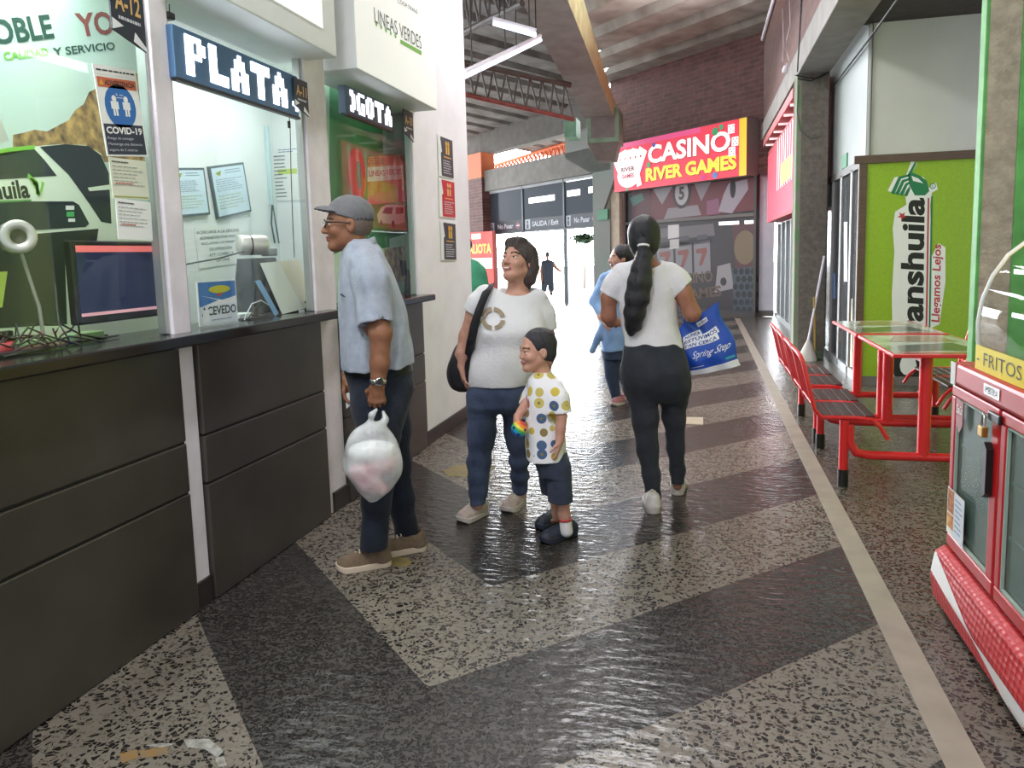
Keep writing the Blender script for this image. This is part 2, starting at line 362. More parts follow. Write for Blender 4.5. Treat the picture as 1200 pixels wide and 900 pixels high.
# ---------------------------------------------------------------- left wall: columns, baseboards, counters
XW = -2.06
LZ = 6.2
for (y0, y1, z1) in ((2.655, 2.765, 3.3), (3.845, 4.085, 3.3)):
    struct('pillar', MB().box((-2.125, y0, 0), (XW, y1, z1), M_column, 0.006))
struct('wall_left', MB().box((-2.125, 5.42, 0), (XW, 6.8, LZ), M_white, 0.008).box((-4.4, 6.05, 0), (-2.12, 6.8, LZ), M_white))
struct('wall_left_upper', MB().box((-4.4, -1.0, 2.72), (-2.2, 6.05, LZ), M_white))
bb = MB().box((XW, 5.46, 0), (XW+0.015, 6.81, 0.11), M_baseb, 0.004); bb.box((XW, 3.9, 0), (XW+0.015, 4.085, 0.12), M_baseb, 0.004); bb.box((XW, 2.66, 0), (XW+0.012, 2.765, 0.115), M_baseb, 0.004)
struct('baseboard_left', bb)
def counter_front(y0, y1, label):
    mb = MB(); zs = [0.0, 0.515, 0.725, 1.12]
    for a, b in zip(zs[:-1], zs[1:]): mb.box((-2.2, y0, a+0.004), (XW+0.022, y1, b-0.004), M_clad, 0.006)
    mb.box((-2.21, y0+0.002, 0), (XW+0.012, y1-0.002, 1.12), M_dark)
    return tag(mb.build('ticket_counter'), label, 'counter')
counter_front(0.3, 2.652, 'dark metal clad counter front nearest the camera below the bus mural')
counter_front(2.77, 3.84, 'dark metal clad counter front below the white lit booth')
counter_front(4.09, 5.44, 'dark metal clad counter front behind the man in the cap')
def slab(y0, y1, label, xf):
    mb = MB(); mb.box((-2.33, y0, 1.122), (xf, y1, 1.168), M_granite, 0.008); return tag(mb.build('countertop'), label, 'countertop')
slab(0.3, 3.98, 'long black granite countertop under the two nearest ticket booths', -1.955)
slab(4.1, 5.5, 'short black countertop end sticking out behind the back of the man in the cap', -1.955)
# booth rooms
M_in = mat('booth_wall_white', '#eef1f1', 0.6, var=0.04, vscale=2); M_ing = mat('booth_wall_green', '#bcd8c4', 0.6, var=0.05)
struct('booth_wall_back', MB().box((-2.38, 4.42, 0), (-2.335, 6.05, 2.72), M_ing))
struct('booth_wall_side', MB().box((-3.1, 5.13, 0), (-2.38, 5.2, 2.72), M_in))
struct('booth_wall_partition', MB().box((-3.1, 3.06, 0), (-2.40, 3.10, 2.72), M_in))
struct('booth_ceiling', MB().box((-4.3, -1, 2.7), (-2.126, 6.05, 2.76), M_in))
struct('booth_floor', MB().box((-4.3, 0.0, 0), (-2.2, 6.05, 0.02), M_concd))
struct('booth_wall_near', MB().box((-2.40, 0.0, 0), (-2.365, 3.10, 2.7), M_ing))
# aluminium edge bars and panes
for n, (y0, y1) in enumerate(((0.3, 2.655), (2.765, 3.845), (4.085, 5.42))):
    mb = MB(); mb.box((-2.100, y0, 1.17), (-2.094, y1, 2.7), M_glass); struct('window_%d' % (n+1), mb)
    fr = MB()
    for yy in (y0+0.001, y1-0.021): fr.box((-2.115, yy, 1.17), (-2.075, yy+0.02, 2.7), M_alu, 0.003)
    struct('trim_%d' % (n+2), fr)
# sign boxes over the booths
def fascia(y0, y1, label, zt=3.6):
    t = thing('sign_box', (-2.0, (y0+y1)/2, 2.51), label, 'sign box')
    mb = MB(); mb.box((-2.25, y0, 2.51), (-1.885, y1, zt), mat('white_sign_box', '#dfe3e2', 0.5, var=0.03), 0.006); mb.build('housing', t); return t
sb = fascia(2.70, 3.895, 'white sign box with a plain bright face above the white lit booth')
mb = MB(); mb.box((-1.884, 2.75, 2.62), (-1.879, 3.74, 3.55), mat('lit_sign_face', '#ffffff', 0.4, emit='#ffffff', estr=0.55)); mb.build('lit_face', sb)
sb3 = fascia(4.135, 5.49, 'tall white sign box lettered LINEAS VERDES beside the white wall', 4.6)
mb = MB(); mb.box((-1.8846, 4.14, 2.515), (-1.8835, 5.485, 4.55), mat('lit_sign_face_soft', '#f2f2f0', 0.5, emit='#f4f6f4', estr=0.30)); mb.build('lit_face', sb3)
P = Panel((-1.8832, 4.135, 2.51), (0, 1, 0), (0, 0, 1))
G1 = ink('#4f5650'); G2 = ink('#7fc24a')
def pxtext(P, st, bl, br, tl, m, **k):
    x0, y0 = P.px(*bl); x1, y1 = P.px(*br); x2, y2 = P.px(*tl)
    rot = math.atan2(y1-y0, x1-x0); P.text(st, x0, y0, math.hypot(x1-x0, y1-y0), (y2-y0)*math.cos(rot)-(x2-x0)*math.sin(rot), m, rot=rot, **k)
pxtext(P, 'LINEAS VERDES', (439, 26), (494, 58), (438, 8), G1, bold=-0.004)
pxtext(P, 'COOP.TRANS.', (466, 3), (490, 17), (466, -2), G1)
P.rect(*P.px(468, 48), *P.px(493, 56), G2, 1) if False else P.pxpoly([(469, 46), (494, 60), (494, 65), (469, 51)], G2)
for k in range(5):
    x, y = P.px(441+k*5.6, 28+k*3.6); P.disc(x, y, 0.014, G2)
P.mb.build('lettering', sb3)
# ---------------------------------------------------------------- things at the ticket windows
FONT = {'P': ['11110', '11011', '11011', '11110', '11000', '11000', '11000'], 'L': ['11000', '11000', '11000', '11000', '11000', '11111', '11111'],
 'A': ['00100', '01110', '01110', '11011', '11111', '11011', '11011'], 'T': ['111111', '111111', '001100', '001100', '001100', '001100', '001100'],
 'O': ['01110', '11011', '11011', '11011', '11011', '11011', '01110'], 'G': ['01111', '11000', '11000', '11011', '11011', '11011', '01111'], 'I': ['011', '011', '011', '011', '011', '011', '011'],
 '*': ['00000', '00000', '00000', '00000', '00110', '01100', '00110'], 'D': ['110', '111', '011', '011', '011', '111', '110']}
def led_sign(txt, y0, y1, z0, z1, x, label, bg, s, cw, x0f):
    t = thing('led_sign', (x, (y0+y1)/2, z0), label, 'LED sign', 'LED destination signs')
    mb = MB(); mb.box((x-0.05, y0, z0), (x, y1, z1), mat('led_case_'+bg, bg, 0.4), 0.004); mb.box((x-0.02, y0, z0-0.012), (x+0.006, y1, z0), M_black); mb.build('case', t)
    M = glow('#f4f8ff', s); h = (z1-z0); ch = h*0.78/7; yy = y0+x0f*(y1-y0); zt = z1-h*0.1
    for c in txt:
        g = FONT[c]; d = MB()
        for r, row in enumerate(g):
            for k, b in enumerate(row):
                if b == '1' and yy+(k+1)*cw < y1: d.box((x, yy+k*cw+cw*0.05, zt-(r+1)*ch+ch*0.07), (x+0.003, yy+k*cw+cw*0.95, zt-r*ch), M)
        yy += (len(g[0])+1)*cw
        if d.v: d.build('lit_letter', t)
    return t
led_sign('PLATA*', 2.75, 3.72, 2.185, 2.39, -2.03, 'blue LED sign reading PLATA in big white lit letters', '#4a6f94', 6.0, 0.0262, 0.07)
led_sign('DGOTA', 4.28, 4.97, 2.30, 2.462, -2.03, 'smaller dark LED sign reading GOTA below the sign box with green marks', '#3a4f66', 2.2, 0.0225, 0.08)
def hang_tag(y0, y1, z0, z1, txt, label, x=-2.018):
    t = thing('hanging_tag', (x, (y0+y1)/2, z0), label, 'tag', 'booth number tags')
    mb = MB(); w = y1-y0; mb.prism([(x, y0, z0+0.25*w), (x, y1, z0), (x, y1, z1), (x, y0, z1)], (-0.006, 0, 0), mat('tag_navy', '#2d3340', 0.5)); mb.build('plate', t)
    P = Panel((x, y0, z0), (0, 1, 0), (0, 0, 1)); h = z1-z0
    P.text(txt, 0.12*w, 0.52*h, 0.76*w, 0.3*h, ink('#d9b070'), bold=0.02); P.lines(0.2*w, 0.36*h, 0.85*w, 0.46*h, 1, ink('#cfd3da'), th=0.5, jit=0)
    P.poly([(0.0, 0.25*w), (0.0, 0.25*w+0.18*h), (0.33*w, 0.14*h+0.2*w)], ink('#e9ecef'), 2); P.poly([(0.6*w, 0.14*w), (w, 0), (w, 0.06*h), (0.66*w, 0.26*h)], ink('#e9ecef'), 2)
    P.mb.build('print', t); return t
hang_tag(2.405, 2.575, 2.235, 2.46, 'A-12', 'navy hanging tag reading A-12 above the COVID notice')
hang_tag(3.66, 3.80, 2.20, 2.375, 'A-11', 'navy hanging tag reading A-11 at the right end of the PLATA sign')
hang_tag(5.16, 5.34, 2.27, 2.475, 'A-10', 'small navy hanging tag right of the GOTA sign')

# bus mural behind the nearest pane
mu = thing('bus_mural', (-2.36, 1.4, 1.17), 'large green bus company mural with a bus and rocky hills behind the nearest pane', 'mural')
P = Panel((-2.355, 0.6, 1.17), (0, 1, 0), (0, 0, 1))
P.slab(-0.5, 0, 2.49, 1.5, 0.008, mat('mural_sky', '#c6dccb', 0.45, color2='#b2d0ca', vscale=1.5))
cb, rk, wb_, nav, gr, br_ = ink('#2c5045'), mat('mural_rock', '#c8a868', 0.6, color2='#5d4a38', vscale=26), ink('#dcebd2'), ink('#1f2f33'), ink('#76c043'), ink('#8c5049')
pxtext(P, 'DOBLE', (-30, 57), (64, 45), (-26, 24), cb, bold=0.03, shear=0.12); pxtext(P, 'YO', (93, 44), (135, 40), (93, 15), br_, bold=0.03, shear=0.12)
pxtext(P, 'CALIDAD', (5, 71), (57, 65), (5, 61), gr, bold=0.02, shear=0.15); pxtext(P, 'Y SERVICIO', (63, 66), (135, 58), (63, 56), cb, bold=0.02, shear=0.15)
P.pxpoly([(15, 172), (15, 158), (30, 155), (40, 152), (55, 154), (70, 146), (80, 141), (88, 129), (98, 122), (104, 108), (112, 104), (125, 96), (140, 90), (190, 80), (190, 190), (15, 190)], rk, 1)
P.pxpoly([(-60, 190), (10, 174), (70, 169), (100, 170), (118, 180), (128, 205), (150, 235), (200, 270), (200, 390), (-60, 400)], wb_, 2)      # bus body
P.pxpoly([(-60, 188), (10, 173), (40, 170), (40, 175), (-60, 194)], gr, 3)
P.pxpoly([(-60, 195), (8, 178), (40, 175), (52, 188), (66, 206), (-60, 214)], nav, 3)
P.pxpoly([(46, 172), (75, 169), (103, 171), (118, 182), (127, 203), (130, 262), (118, 260), (105, 240), (80, 205)], nav, 3)                   # windscreen
P.pxpoly([(-60, 236), (85, 236), (92, 240), (104, 262), (100, 266), (-60, 276)], nav, 3)
P.pxpoly([(102, 220), (130, 216), (130, 222), (104, 224)], wb_, 4)
P.pxpoly([(-60, 282), (115, 268), (113, 282), (75, 290), (78, 380), (-60, 388)], ink('#27302d'), 3)
P.pxpoly([(-60, 322), (8, 318), (2, 360), (-60, 372)], ink('#b9d25f'), 4)
pxtext(P, 'transhuila', (-62, 238), (35, 232), (-62, 214), ink('#10201c'), bold=0.03, lay=4)
P.pxpoly([(-60, 237), (36, 234), (36, 236), (-60, 240)], ink('#5a9a52'), 4)
for k in range(3): P.pxpoly([(32+k*3, 203+k*4), (44, 213+k*3), (44+k, 228), (41+k, 228), (41, 216+k*3), (31+k*3, 207+k*4)], gr, 5)
P.pxpoly([(44, 230), (48, 214), (46, 212), (51, 214), (48, 224), (45, 231)], gr, 5)
for a, c in (((76, 241, 86, 246), '#e4ece4'), ((77, 248, 86, 254), '#53b86b'), ((79, 256, 87, 260), '#e4ece4')):
    P.pxpoly([(a[0], a[1]), (a[2], a[1]), (a[2], a[3]), (a[0], a[3])], ink(c), 5)
P.mb.build('printed_sheet', mu)

# notices stuck on the panes and the white wall
def notice(name, quad, label, cat, base, draw, x=-2.092, t=0.003, ry=1, group=None):
    """quad: top-left, top-right, bottom-left pixels on plane x"""
    TL, TR, BL = [onX(*q, x) for q in quad]; ux = TR-TL; uy = TL-BL; w = np.linalg.norm(ux); h = np.linalg.norm(uy)
    P = Panel(BL, ux, uy-ux*np.dot(ux, uy)/np.dot(ux, ux)); P.slab(0, 0, w, h, -t, base); P.O = P.O+P.n*t
    o = thing(name, tuple(BL), label, cat, group); P.mb.build('sheet', o); P.mb = MB(); draw(P, w, h); P.mb.build('print', o); return o
W_, K_ = M_paper, ink('#262a33')
def d_covid(P, w, h):
    P.rect(0.02*w, 0.90*h, 0.98*w, 0.98*h, ink('#f4f4f2')); P.lines(0.05*w, 0.92*h, 0.95*w, 0.97*h, 1, K_, jit=0)
    P.rect(0.04*w, 0.76*h, 0.96*w, 0.87*h, ink('#cf6a4b')); P.text('ADVERTENCIA', 0.2*w, 0.785*h, 0.72*w, 0.06*h, K_, bold=0.02); P.poly([(0.07*w, 0.785*h), (0.18*w, 0.785*h), (0.125*w, 0.85*h)], ink('#e0b33f'), 2)
    P.disc(0.5*w, 0.56*h, 0.37*w, ink('#2a6cb5'), 1, 0.37*w)
    for cx in (0.36, 0.64):
        P.disc(cx*w, 0.645*h, 0.055*w, W_, 2); P.rect((cx-0.09)*w, 0.53*h, (cx+0.09)*w, 0.615*h, W_, 2); P.rect((cx-0.055)*w, 0.455*h, (cx-0.008)*w, 0.53*h, W_, 2); P.rect((cx+0.008)*w, 0.455*h, (cx+0.055)*w, 0.53*h, W_, 2)
    P.text('2 m', 0.41*w, 0.68*h, 0.18*w, 0.025*h, W_); P.rect(0.43*w, 0.655*h, 0.57*w, 0.662*h, W_, 2)
    P.rect(0.03*w, 0.02*h, 0.97*w, 0.36*h, ink('#2b3345')); P.text('COVID-19', 0.07*w, 0.25*h, 0.86*w, 0.08*h, W_, bold=0.03)
    for i, s in enumerate(('Riesgo de contagio', 'Mantenga una distancia', 'segura de 2 metros')): P.text(s, 0.07*w, (0.18-0.065*i)*h, (0.62, 0.82, 0.68)[i]*w, 0.038*h, ink('#c9ced8'))
notice('warning_notice', [(115, 76), (164, 84), (125, 183)], 'blue and white COVID-19 warning notice on the nearest pane', 'notice', W_, d_covid)
def d_paper(c):
    def d(P, w, h):
        P.lines(0.05*w, 0.86*h, 0.5*w, 0.95*h, 1, K_, jit=0); P.lines(0.05*w, 0.3*h, 0.9*w, 0.84*h, 6, ink('#9aa19c'), th=0.25); P.lines(0.1*w, 0.33*h, 0.6*w, 0.42*h, 1, ink('#c8706a'))
        if c: P.rect(0.03*w, 0.03*h, 0.97*w, 0.06*h, ink('#a4ae4b'))
    return d
notice('paper_notice', [(127, 184), (170, 189), (132, 232)], 'cream paper notice with a green edge just below the COVID-19 notice', 'notice', mat('cream_paper', '#dfe2cf', 0.7), d_paper(1))
notice('paper_notice', [(133, 232), (174, 237), (138, 280)], 'white paper notice above the monitor, lower of two below the COVID-19 notice', 'notice', W_, d_paper(0))
def d_left(P, w, h):
    P.rect(0.0, 0.28*h, 0.8*w, 0.72*h, ink('#3d8f4d')); P.text('OS', 0.62*w, 0.2*h, 0.2*w, 0.05*h, K_); P.text('OS', 0.62*w, 0.12*h, 0.2*w, 0.05*h, K_); P.lines(0.4*w, 0.03*h, 0.9*w, 0.07*h, 1, K_)
notice('paper_notice', [(-40, 83), (10, 76), (-40, 178)], 'pale notice with a green block cut off by the left picture edge', 'notice', mat('pale_notice', '#d6e8d4', 0.5), d_left)
def d_wall(bg, ic):
    def d(P, w, h):
        P.rect(0.18*w, 0.02*h, 0.98*w, 0.98*h, ink(bg)); P.poly([(0.02*w, 0.5*h), (0.25*w, 0.62*h), (0.18*w, 0.9*h), (0.02*w, 0.95*h)], W_, 2)
        P.rect(0.5*w, 0.58*h, 0.6*w, 0.8*h, ink(ic), 2); P.rect(0.64*w, 0.58*h, 0.74*w, 0.8*h, ink(ic), 2); P.disc(0.55*w, 0.84*h, 0.06*w, ink(ic), 2); P.disc(0.69*w, 0.84*h, 0.06*w, ink(ic), 2)
        P.text('TAXI', 0.4*w, 0.48*h, 0.42*w, 0.05*h, ink(ic)) if False else P.lines(0.35*w, 0.48*h, 0.85*w, 0.53*h, 1, ink(ic), th=0.6, jit=0)
        P.lines(0.3*w, 0.08*h, 0.9*w, 0.44*h, 6, ink('#c9cad0'), th=0.4)
    return d
for (tl, tr, bl, bg, ic, lb) in (((511, 157), (529, 164), (514, 206), '#3a3f4d', '#e6b54a', 'dark notice, topmost of the three on the white wall'), ((512, 208), (531, 213), (515, 254), '#c8283f', '#f0b070', 'red notice between two dark ones on the white wall'), ((515, 259), (533, 262), (517, 305), '#343a47', '#e6b54a', 'dark notice, lowest of the three on the white wall')):
    notice('wall_notice', [tl, tr, bl], lb, 'notice', W_, d_wall(bg, ic), x=XW+0.003, group='three notices on the white wall')

# monitor on the near counter (behind the pane)
mo = thing('computer_monitor', (-2.22, 2.05, 1.17), 'black flat monitor with a dark blue screen behind the nearest pane', 'monitor')
q = [onX(*p, -2.2) for p in ((77, 280), (183, 287), (87, 377), (184, 369))]; y0, y1, z0, z1 = q[0][1]+0.02, q[1][1], q[3][2]-0.005, q[0][2]-0.005
mb = MB(); mb.box((-2.235, y0, z0), (-2.2, y1, z1), M_black, 0.006); mb.build('casing', mo)
mb = MB(); mb.box((-2.2005, y0+0.018, z0+0.03), (-2.198, y1-0.018, z1-0.018), mat('screen_blue', '#20263f', 0.15, emit='#222c52', estr=0.35)); mb.build('screen', mo)
mb = MB(); mb.box((-2.198, y0+0.018, z1-0.042), (-2.1972, y1-0.018, z1-0.018), glow('#e0706e', 0.6)); mb.build('title_bar', mo); mb = MB(); mb.box((-2.198, y0+0.018, z0+0.03), (-2.1972, y1-0.018, z0+0.042), glow('#d8a0a8', 0.5)); mb.build('task_bar', mo)
mb = MB(); mb.box((-2.24, 1.97, 1.17), (-2.21, 2.06, z0+0.01), M_black, 0.004); mb.box((-2.3, 1.9, 1.169), (-2.13, 2.13, 1.185), M_black, 0.006); mb.build('stand', mo)
# steel intercoms
M_ring = mat('steel_ring', '#d2cfc8', 0.38, metal=0.75)
def intercom(c, ax, L, r, label, stem, base, stemr=0.006):
    t = thing('speaker_intercom', base, label, 'intercom', 'steel intercom speakers'); c = np.array(c); ax = np.array(ax, float); ax /= np.linalg.norm(ax)
    mb = MB(); mb.lathe([(0.0, -L), (r*0.96, -L), (r, -L+0.006), (r, -0.012), (r*0.97, 0), (r*0.93, 0.004), (r*0.5, 0.0), (r*0.42, -0.006)], c, ax, M_ring, 32); mb.build('barrel', t)
    mb = MB(); mb.lathe([(r*0.42, -0.004), (r*0.3, -0.018), (0, -0.022)], c, ax, mat('speaker_mesh', '#57504d', 0.6), 24); mb.build('speaker_cone', t)
    mb = MB(); mb.lathe([(r*1.01, -L*0.62), (r*1.01, -L*0.57)], c, ax, M_black, 32); mb.build('band', t)
    if stem: mb = MB(); mb.tube(stem, stemr, mat('stem_grey', '#8a8782', 0.4), 8); mb.build('stem', t)
    return t
k0 = onX(22, 277, -2.2)
intercom(k0, (0.75, -0.55, 0.02), 0.10, 0.056, 'round steel intercom on a thin stem at the far left before the mural', [k0+np.array([-0.03, 0.03, -0.05]), onX(46, 360, -2.2), onX(52, 402, -2.2)], tuple(onX(52, 406, -2.2)))
# cable tangle
cbm = MB()
for k in range(16):
    a = (-2.16+random.uniform(-.05, .05), random.uniform(1.72, 2.3), 1.176); b = (-2.2+random.uniform(-.08, .05), random.uniform(1.72, 2.55), 1.176); pts = []
    for i in range(9):
        u = i/8; pts.append((a[0]*(1-u)+b[0]*u+0.02*math.sin(5*u+k), a[1]*(1-u)+b[1]*u+0.03*math.sin(7*u+k*2), 1.176+0.10*random.uniform(0.2, 1)*math.sin(PI*u)*(k % 3 != 0)))
    cbm.tube(pts, 0.0035, M_dark, 6)
tag(cbm.build('cable_tangle'), 'tangle of thin black cables on the counter below the monitor', 'cables', kind='stuff')
mb = MB(); c = onX(5, 396, -2.2); mb.lathe([(0.03, 0), (0.04, 0.045), (0.037, 0.045), (0.028, 0.004)], (c[0], c[1]-0.02, 1.168), (0, 0, 1), ink('#a8343a')); tag(mb.build('small_tub'), 'small red tub at the left end of the counter', 'tub')
cp = MB(); cp.box((-2.325, 2.15, 1.169), (-2.25, 2.5, 1.20), ink('#8fb07e'), 0.004); tag(cp.build('paper_stack'), 'flat pale green sheets behind the cables under the monitor', 'papers')

# ---- white lit booth: things on the back partition
XB = -3.02
struct('booth_wall_divider', MB().box((-3.1, 3.10, 0), (XB, 5.2, 2.7), M_in))
def d_doc(P, w, h):
    P.poly([(0.12*w, 0.86*h), (0.3*w, 0.9*h), (0.24*w, 0.8*h)], ink('#a4ae4b'), 2); P.lines(0.4*w, 0.82*h, 0.9*w, 0.92*h, 2, ink('#8fa0b0')); P.lines(0.1*w, 0.5*h, 0.9*w, 0.75*h, 6, ink('#8fa0b0'), th=0.3); P.lines(0.1*w, 0.15*h, 0.9*w, 0.45*h, 5, ink('#b8c8a0'), th=0.25)
def framed(quad, label, rot=0):
    TL, TR, BL = [onX(*q, XB+0.02) for q in quad]; ux = TR-TL; w = np.linalg.norm(ux); h = np.linalg.norm(TL-BL); uy = TL-BL; P = Panel(BL, ux, uy-ux*np.dot(ux, uy)/w**2)
    t = thing('framed_document', tuple(BL), label, 'framed document', 'framed documents in the white booth'); e = 0.014; F = mat('frame_grey', '#5c6a72', 0.4)
    for a in ((0, 0, w, e), (0, h-e, w, h), (0, e, e, h-e), (w-e, e, w, h-e)): P.slab(*a, 0.02, F)
    P.mb.build('frame', t); P.mb = MB(); P.slab(e, e, w-e, h-e, 0.012, mat('doc_paper', '#d3e6f2', 0.4)); P.mb.build('document', t); P.mb = MB(); d_doc(P, w, h); P.mb.build('print', t)
framed([(204, 197), (243, 197), (208, 255)], 'framed document hanging straight on the white booth wall, left of the tilted one')
framed([(247, 195), (287, 190), (256, 257)], 'framed document hanging tilted on the white booth wall')
def d_acer(P, w, h):
    for i, (s, a, b) in enumerate((('ACERCARSE A LA OFICINA', 0.02, 0.96), ('ADMINISTRATIVA PARA', 0.08, 0.82), ('RECLAMAR LA TARJETA', 0.1, 0.82), ('DE OPERACION', 0.26, 0.5), ('ATT: COMBIS LA', 0.24, 0.55), ('GAITANA', 0.38, 0.3))):
        P.text(s, a*w, (0.84-i*0.145)*h, b*w, 0.075*h, ink('#4d5a66'))
notice('paper_notice', [(229, 267), (281, 264), (233, 315)], 'typed paper reading ACERCARSE A LA OFICINA below the framed documents', 'notice', W_, d_acer, x=XB+0.002)
def d_price(P, w, h):
    P.lines(0.2*w, 0.9*h, 0.8*w, 0.98*h, 2, ink('#4a6fa0')); P.rect(0.15*w, 0.5*h, 0.7*w, 0.6*h, ink('#c9da7a'), 1)
    P.lines(0.05*w, 0.05*h, 0.4*w, 0.88*h, 12, ink('#56606c'), th=0.3); P.lines(0.72*w, 0.05*h, 0.98*w, 0.88*h, 14, ink('#56606c'), th=0.3, jit=0.1)
TL, TR, BL = [onY(*q, 5.126) for q in ((319, 174), (360, 172), (322, 236))]
t = thing('price_list', tuple(BL), 'price list with rows of figures hanging at the right of the white booth', 'price list')
P = Panel(BL, (1, 0, 0), (0, 0, 1)); w, h = TR[0]-TL[0], TL[2]-BL[2]; P.slab(0, 0, w, h, -0.003, W_); P.O = P.O+P.n*0.003; P.mb.build('sheet', t); P.mb = MB(); d_price(P, w, h); P.mb.build('print', t)
# duct, wire
mb = MB(); a = onX(312, 130, XB+0.02); b = onX(318, 240, XB+0.02); mb.box((XB, a[1]-0.012, b[2]), (XB+0.03, a[1]+0.012, 2.4), ink('#c4dde0'), 0.004)
mb.tube([(XB+0.02, a[1], b[2]), onX(318, 262, XB+0.02), onX(322, 285, XB+0.02)], 0.006, ink('#3e5458')); mb.tube([(XB+0.02, a[1]+0.01, b[2]), onX(323, 262, XB+0.02), onX(327, 285, XB+0.02)], 0.005, ink('#5e7478'))
tag(mb.build('cable_duct'), 'pale cable duct with two wires running down the white booth wall', 'cable duct')
mb = MB(); mb.tube([onX(339, 137, -2.12), onX(340, 150, -2.12), onX(341, 200, -2.12), onX(343, 260, -2.12), onX(345, 302, -2.12)], 0.0022, M_dark, 6); mb.tube([onX(338.5, 142, -2.12), onX(339, 150, -2.12)], 0.008, M_dark, 8)
tag(mb.build('hanging_wire'), 'thin black wire hanging from the right end of the PLATA sign', 'wire')
# small camera at top-left of the pane
t = thing('security_camera', tuple(onX(196, 20, -2.08)), 'tiny dark camera above the left end of the PLATA sign', 'camera'); c = onX(197, 19, -2.07)
mb = MB(); mb.box((c[0]-0.03, c[1]-0.02, c[2]-0.014), (c[0]+0.02, c[1]+0.02, c[2]+0.014), M_black, 0.006); mb.build('body', t); mb = MB(); mb.tube([c+np.array([0, 0.01, 0.01]), c+np.array([0, 0.012, 0.05])], 0.002, M_black, 6); mb.build('aerial', t)
# intercom in the white booth on a dark wedge stand
k1 = onX(311, 287, -2.25)
ic = intercom(k1, (0.62, 0.78, 0.0), 0.14, 0.052, 'round steel intercom on a black wedge stand in the white booth', None, (k1[0], k1[1], 1.17))
mb = MB(); b0, b1, t0, t1 = onX(285, 362, -2.25), onX(332, 358, -2.25), onX(292, 303, -2.25), onX(313, 302, -2.25)
mb.prism([(-2.2, b0[1], 1.169), (-2.2, b1[1], 1.169), (-2.2, t1[1], t1[2]), (-2.2, t0[1], t0[2])], (-0.12, 0, 0), mat('charcoal_stand', '#343a3c', 0.45)); mb.box((-2.34, b0[1]-0.01, 1.168), (-2.16, b1[1]+0.01, 1.185), M_black, 0.004); mb.build('wedge_stand', ic)
mb = MB(); mb.tube([k1+np.array([-0.06, -0.09, -0.03]), onX(255, 303, -2.25), onX(216, 310, -2.25)], 0.004, ink('#39474d'), 6); mb.build('arm_rod', ic)
mb = MB(); mb.box((k1[0]-0.05, k1[1]+0.03, k1[2]-0.06), (k1[0]+0.0, k1[1]+0.12, k1[2]-0.015), ink('#8d989a'), 0.008); mb.build('grille_block', ic)
# ACEVEDO placard, papers, leaflet
def d_ace(P, w, h):
    P.poly([(0.02*w, 0.98*h), (0.98*w, 0.98*h), (0.98*w, 0.62*h), (0.6*w, 0.55*h), (0.02*w, 0.7*h)], ink('#3a76b8')); P.poly([(0.02*w, 0.7*h), (0.5*w, 0.55*h), (0.02*w, 0.42*h)], ink('#3a76b8'))
    P.disc(0.55*w, 0.8*h, 0.28*w, ink('#c9c23a'), 2, 0.09*h); P.poly([(0.45*w, 0.68*h), (0.65*w, 0.72*h), (0.5*w, 0.62*h)], ink('#c23a34'), 2)
    P.text('COOMOTOR', 0.32*w, 0.775*h, 0.46*w, 0.05*h, ink('#2c5a3a'), 3) if False else None
    P.rect(0.02*w, 0.02*h, 0.98*w, 0.45*h, ink('#dfe7ec')); P.text('ACEVEDO', 0.06*w, 0.22*h, 0.9*w, 0.2*h, K_, bold=0.02); P.lines(0.3*w, 0.08*h, 0.9*w, 0.14*h, 1, ink('#7a8894')); P.rect(0.08*w, 0.02*h, 0.24*w, 0.36*h, W_, 3)
notice('destination_placard', [(225, 331), (271, 328), (233, 383)], 'blue and yellow placard reading ACEVEDO standing on the counter', 'placard', W_, d_ace, x=-2.13, t=0.006)
def sheet_lean(pts, label, m, x=-2.16):
    q = [onX(*p, x) for p in pts]; q = [np.array([v[0]-0.035*(v[2]-1.17)/0.2, v[1], max(v[2], 1.1695)]) for v in q]; mb = MB(); mb.prism(q, (-0.004, 0, 0), m); return tag(mb.build('paper_sheet'), label, 'paper')
sheet_lean([(315, 308), (336, 306), (356, 362), (331, 371)], 'white sheet leaning on the pane between intercom and cream sheet', ink('#d9dedb'), -2.145)
sheet_lean([(336, 306), (361, 304), (366, 366), (352, 362)], 'cream sheet leaning at the right corner of the white booth', ink('#d3d3bb'), -2.16)
sheet_lean([(306, 329), (312, 328), (327, 367), (322, 376)], 'narrow blue and white leaflet before the wedge stand', ink('#6f9cc4'), -2.12)
mb = MB(); pts = [onX(*p, -2.13) for p in ((287, 383), (288, 370), (295, 356), (306, 352), (316, 358), (324, 372), (326, 378))]; pts = [np.array([q[0], q[1], max(q[2], 1.172)]) for q in pts]; mb.tube(pts, 0.003, ink('#b9c4c4'), 6)
pts = [onX(*p, -2.135) for p in ((290, 376), (300, 360), (312, 354), (322, 364), (330, 380))]; pts = [np.array([q[0], q[1], max(q[2], 1.172)]) for q in pts]; mb.tube(pts, 0.003, M_dark, 6); tag(mb.build('cable'), 'looped cable on the counter in front of the wedge stand', 'cable')
mb = MB(); a = onX(280, 366, -2.2); mb.box((-2.3, a[1], 1.169), (-2.2, a[1]+0.2, 1.195), ink('#cfd8d6'), 0.005); mb.box((-2.19, a[1]-0.03, 1.168), (-2.12, a[1]+0.26, 1.176), M_black, 0.003); tag(mb.build('paper_tray'), 'low black and white tray at the foot of the wedge stand', 'tray')
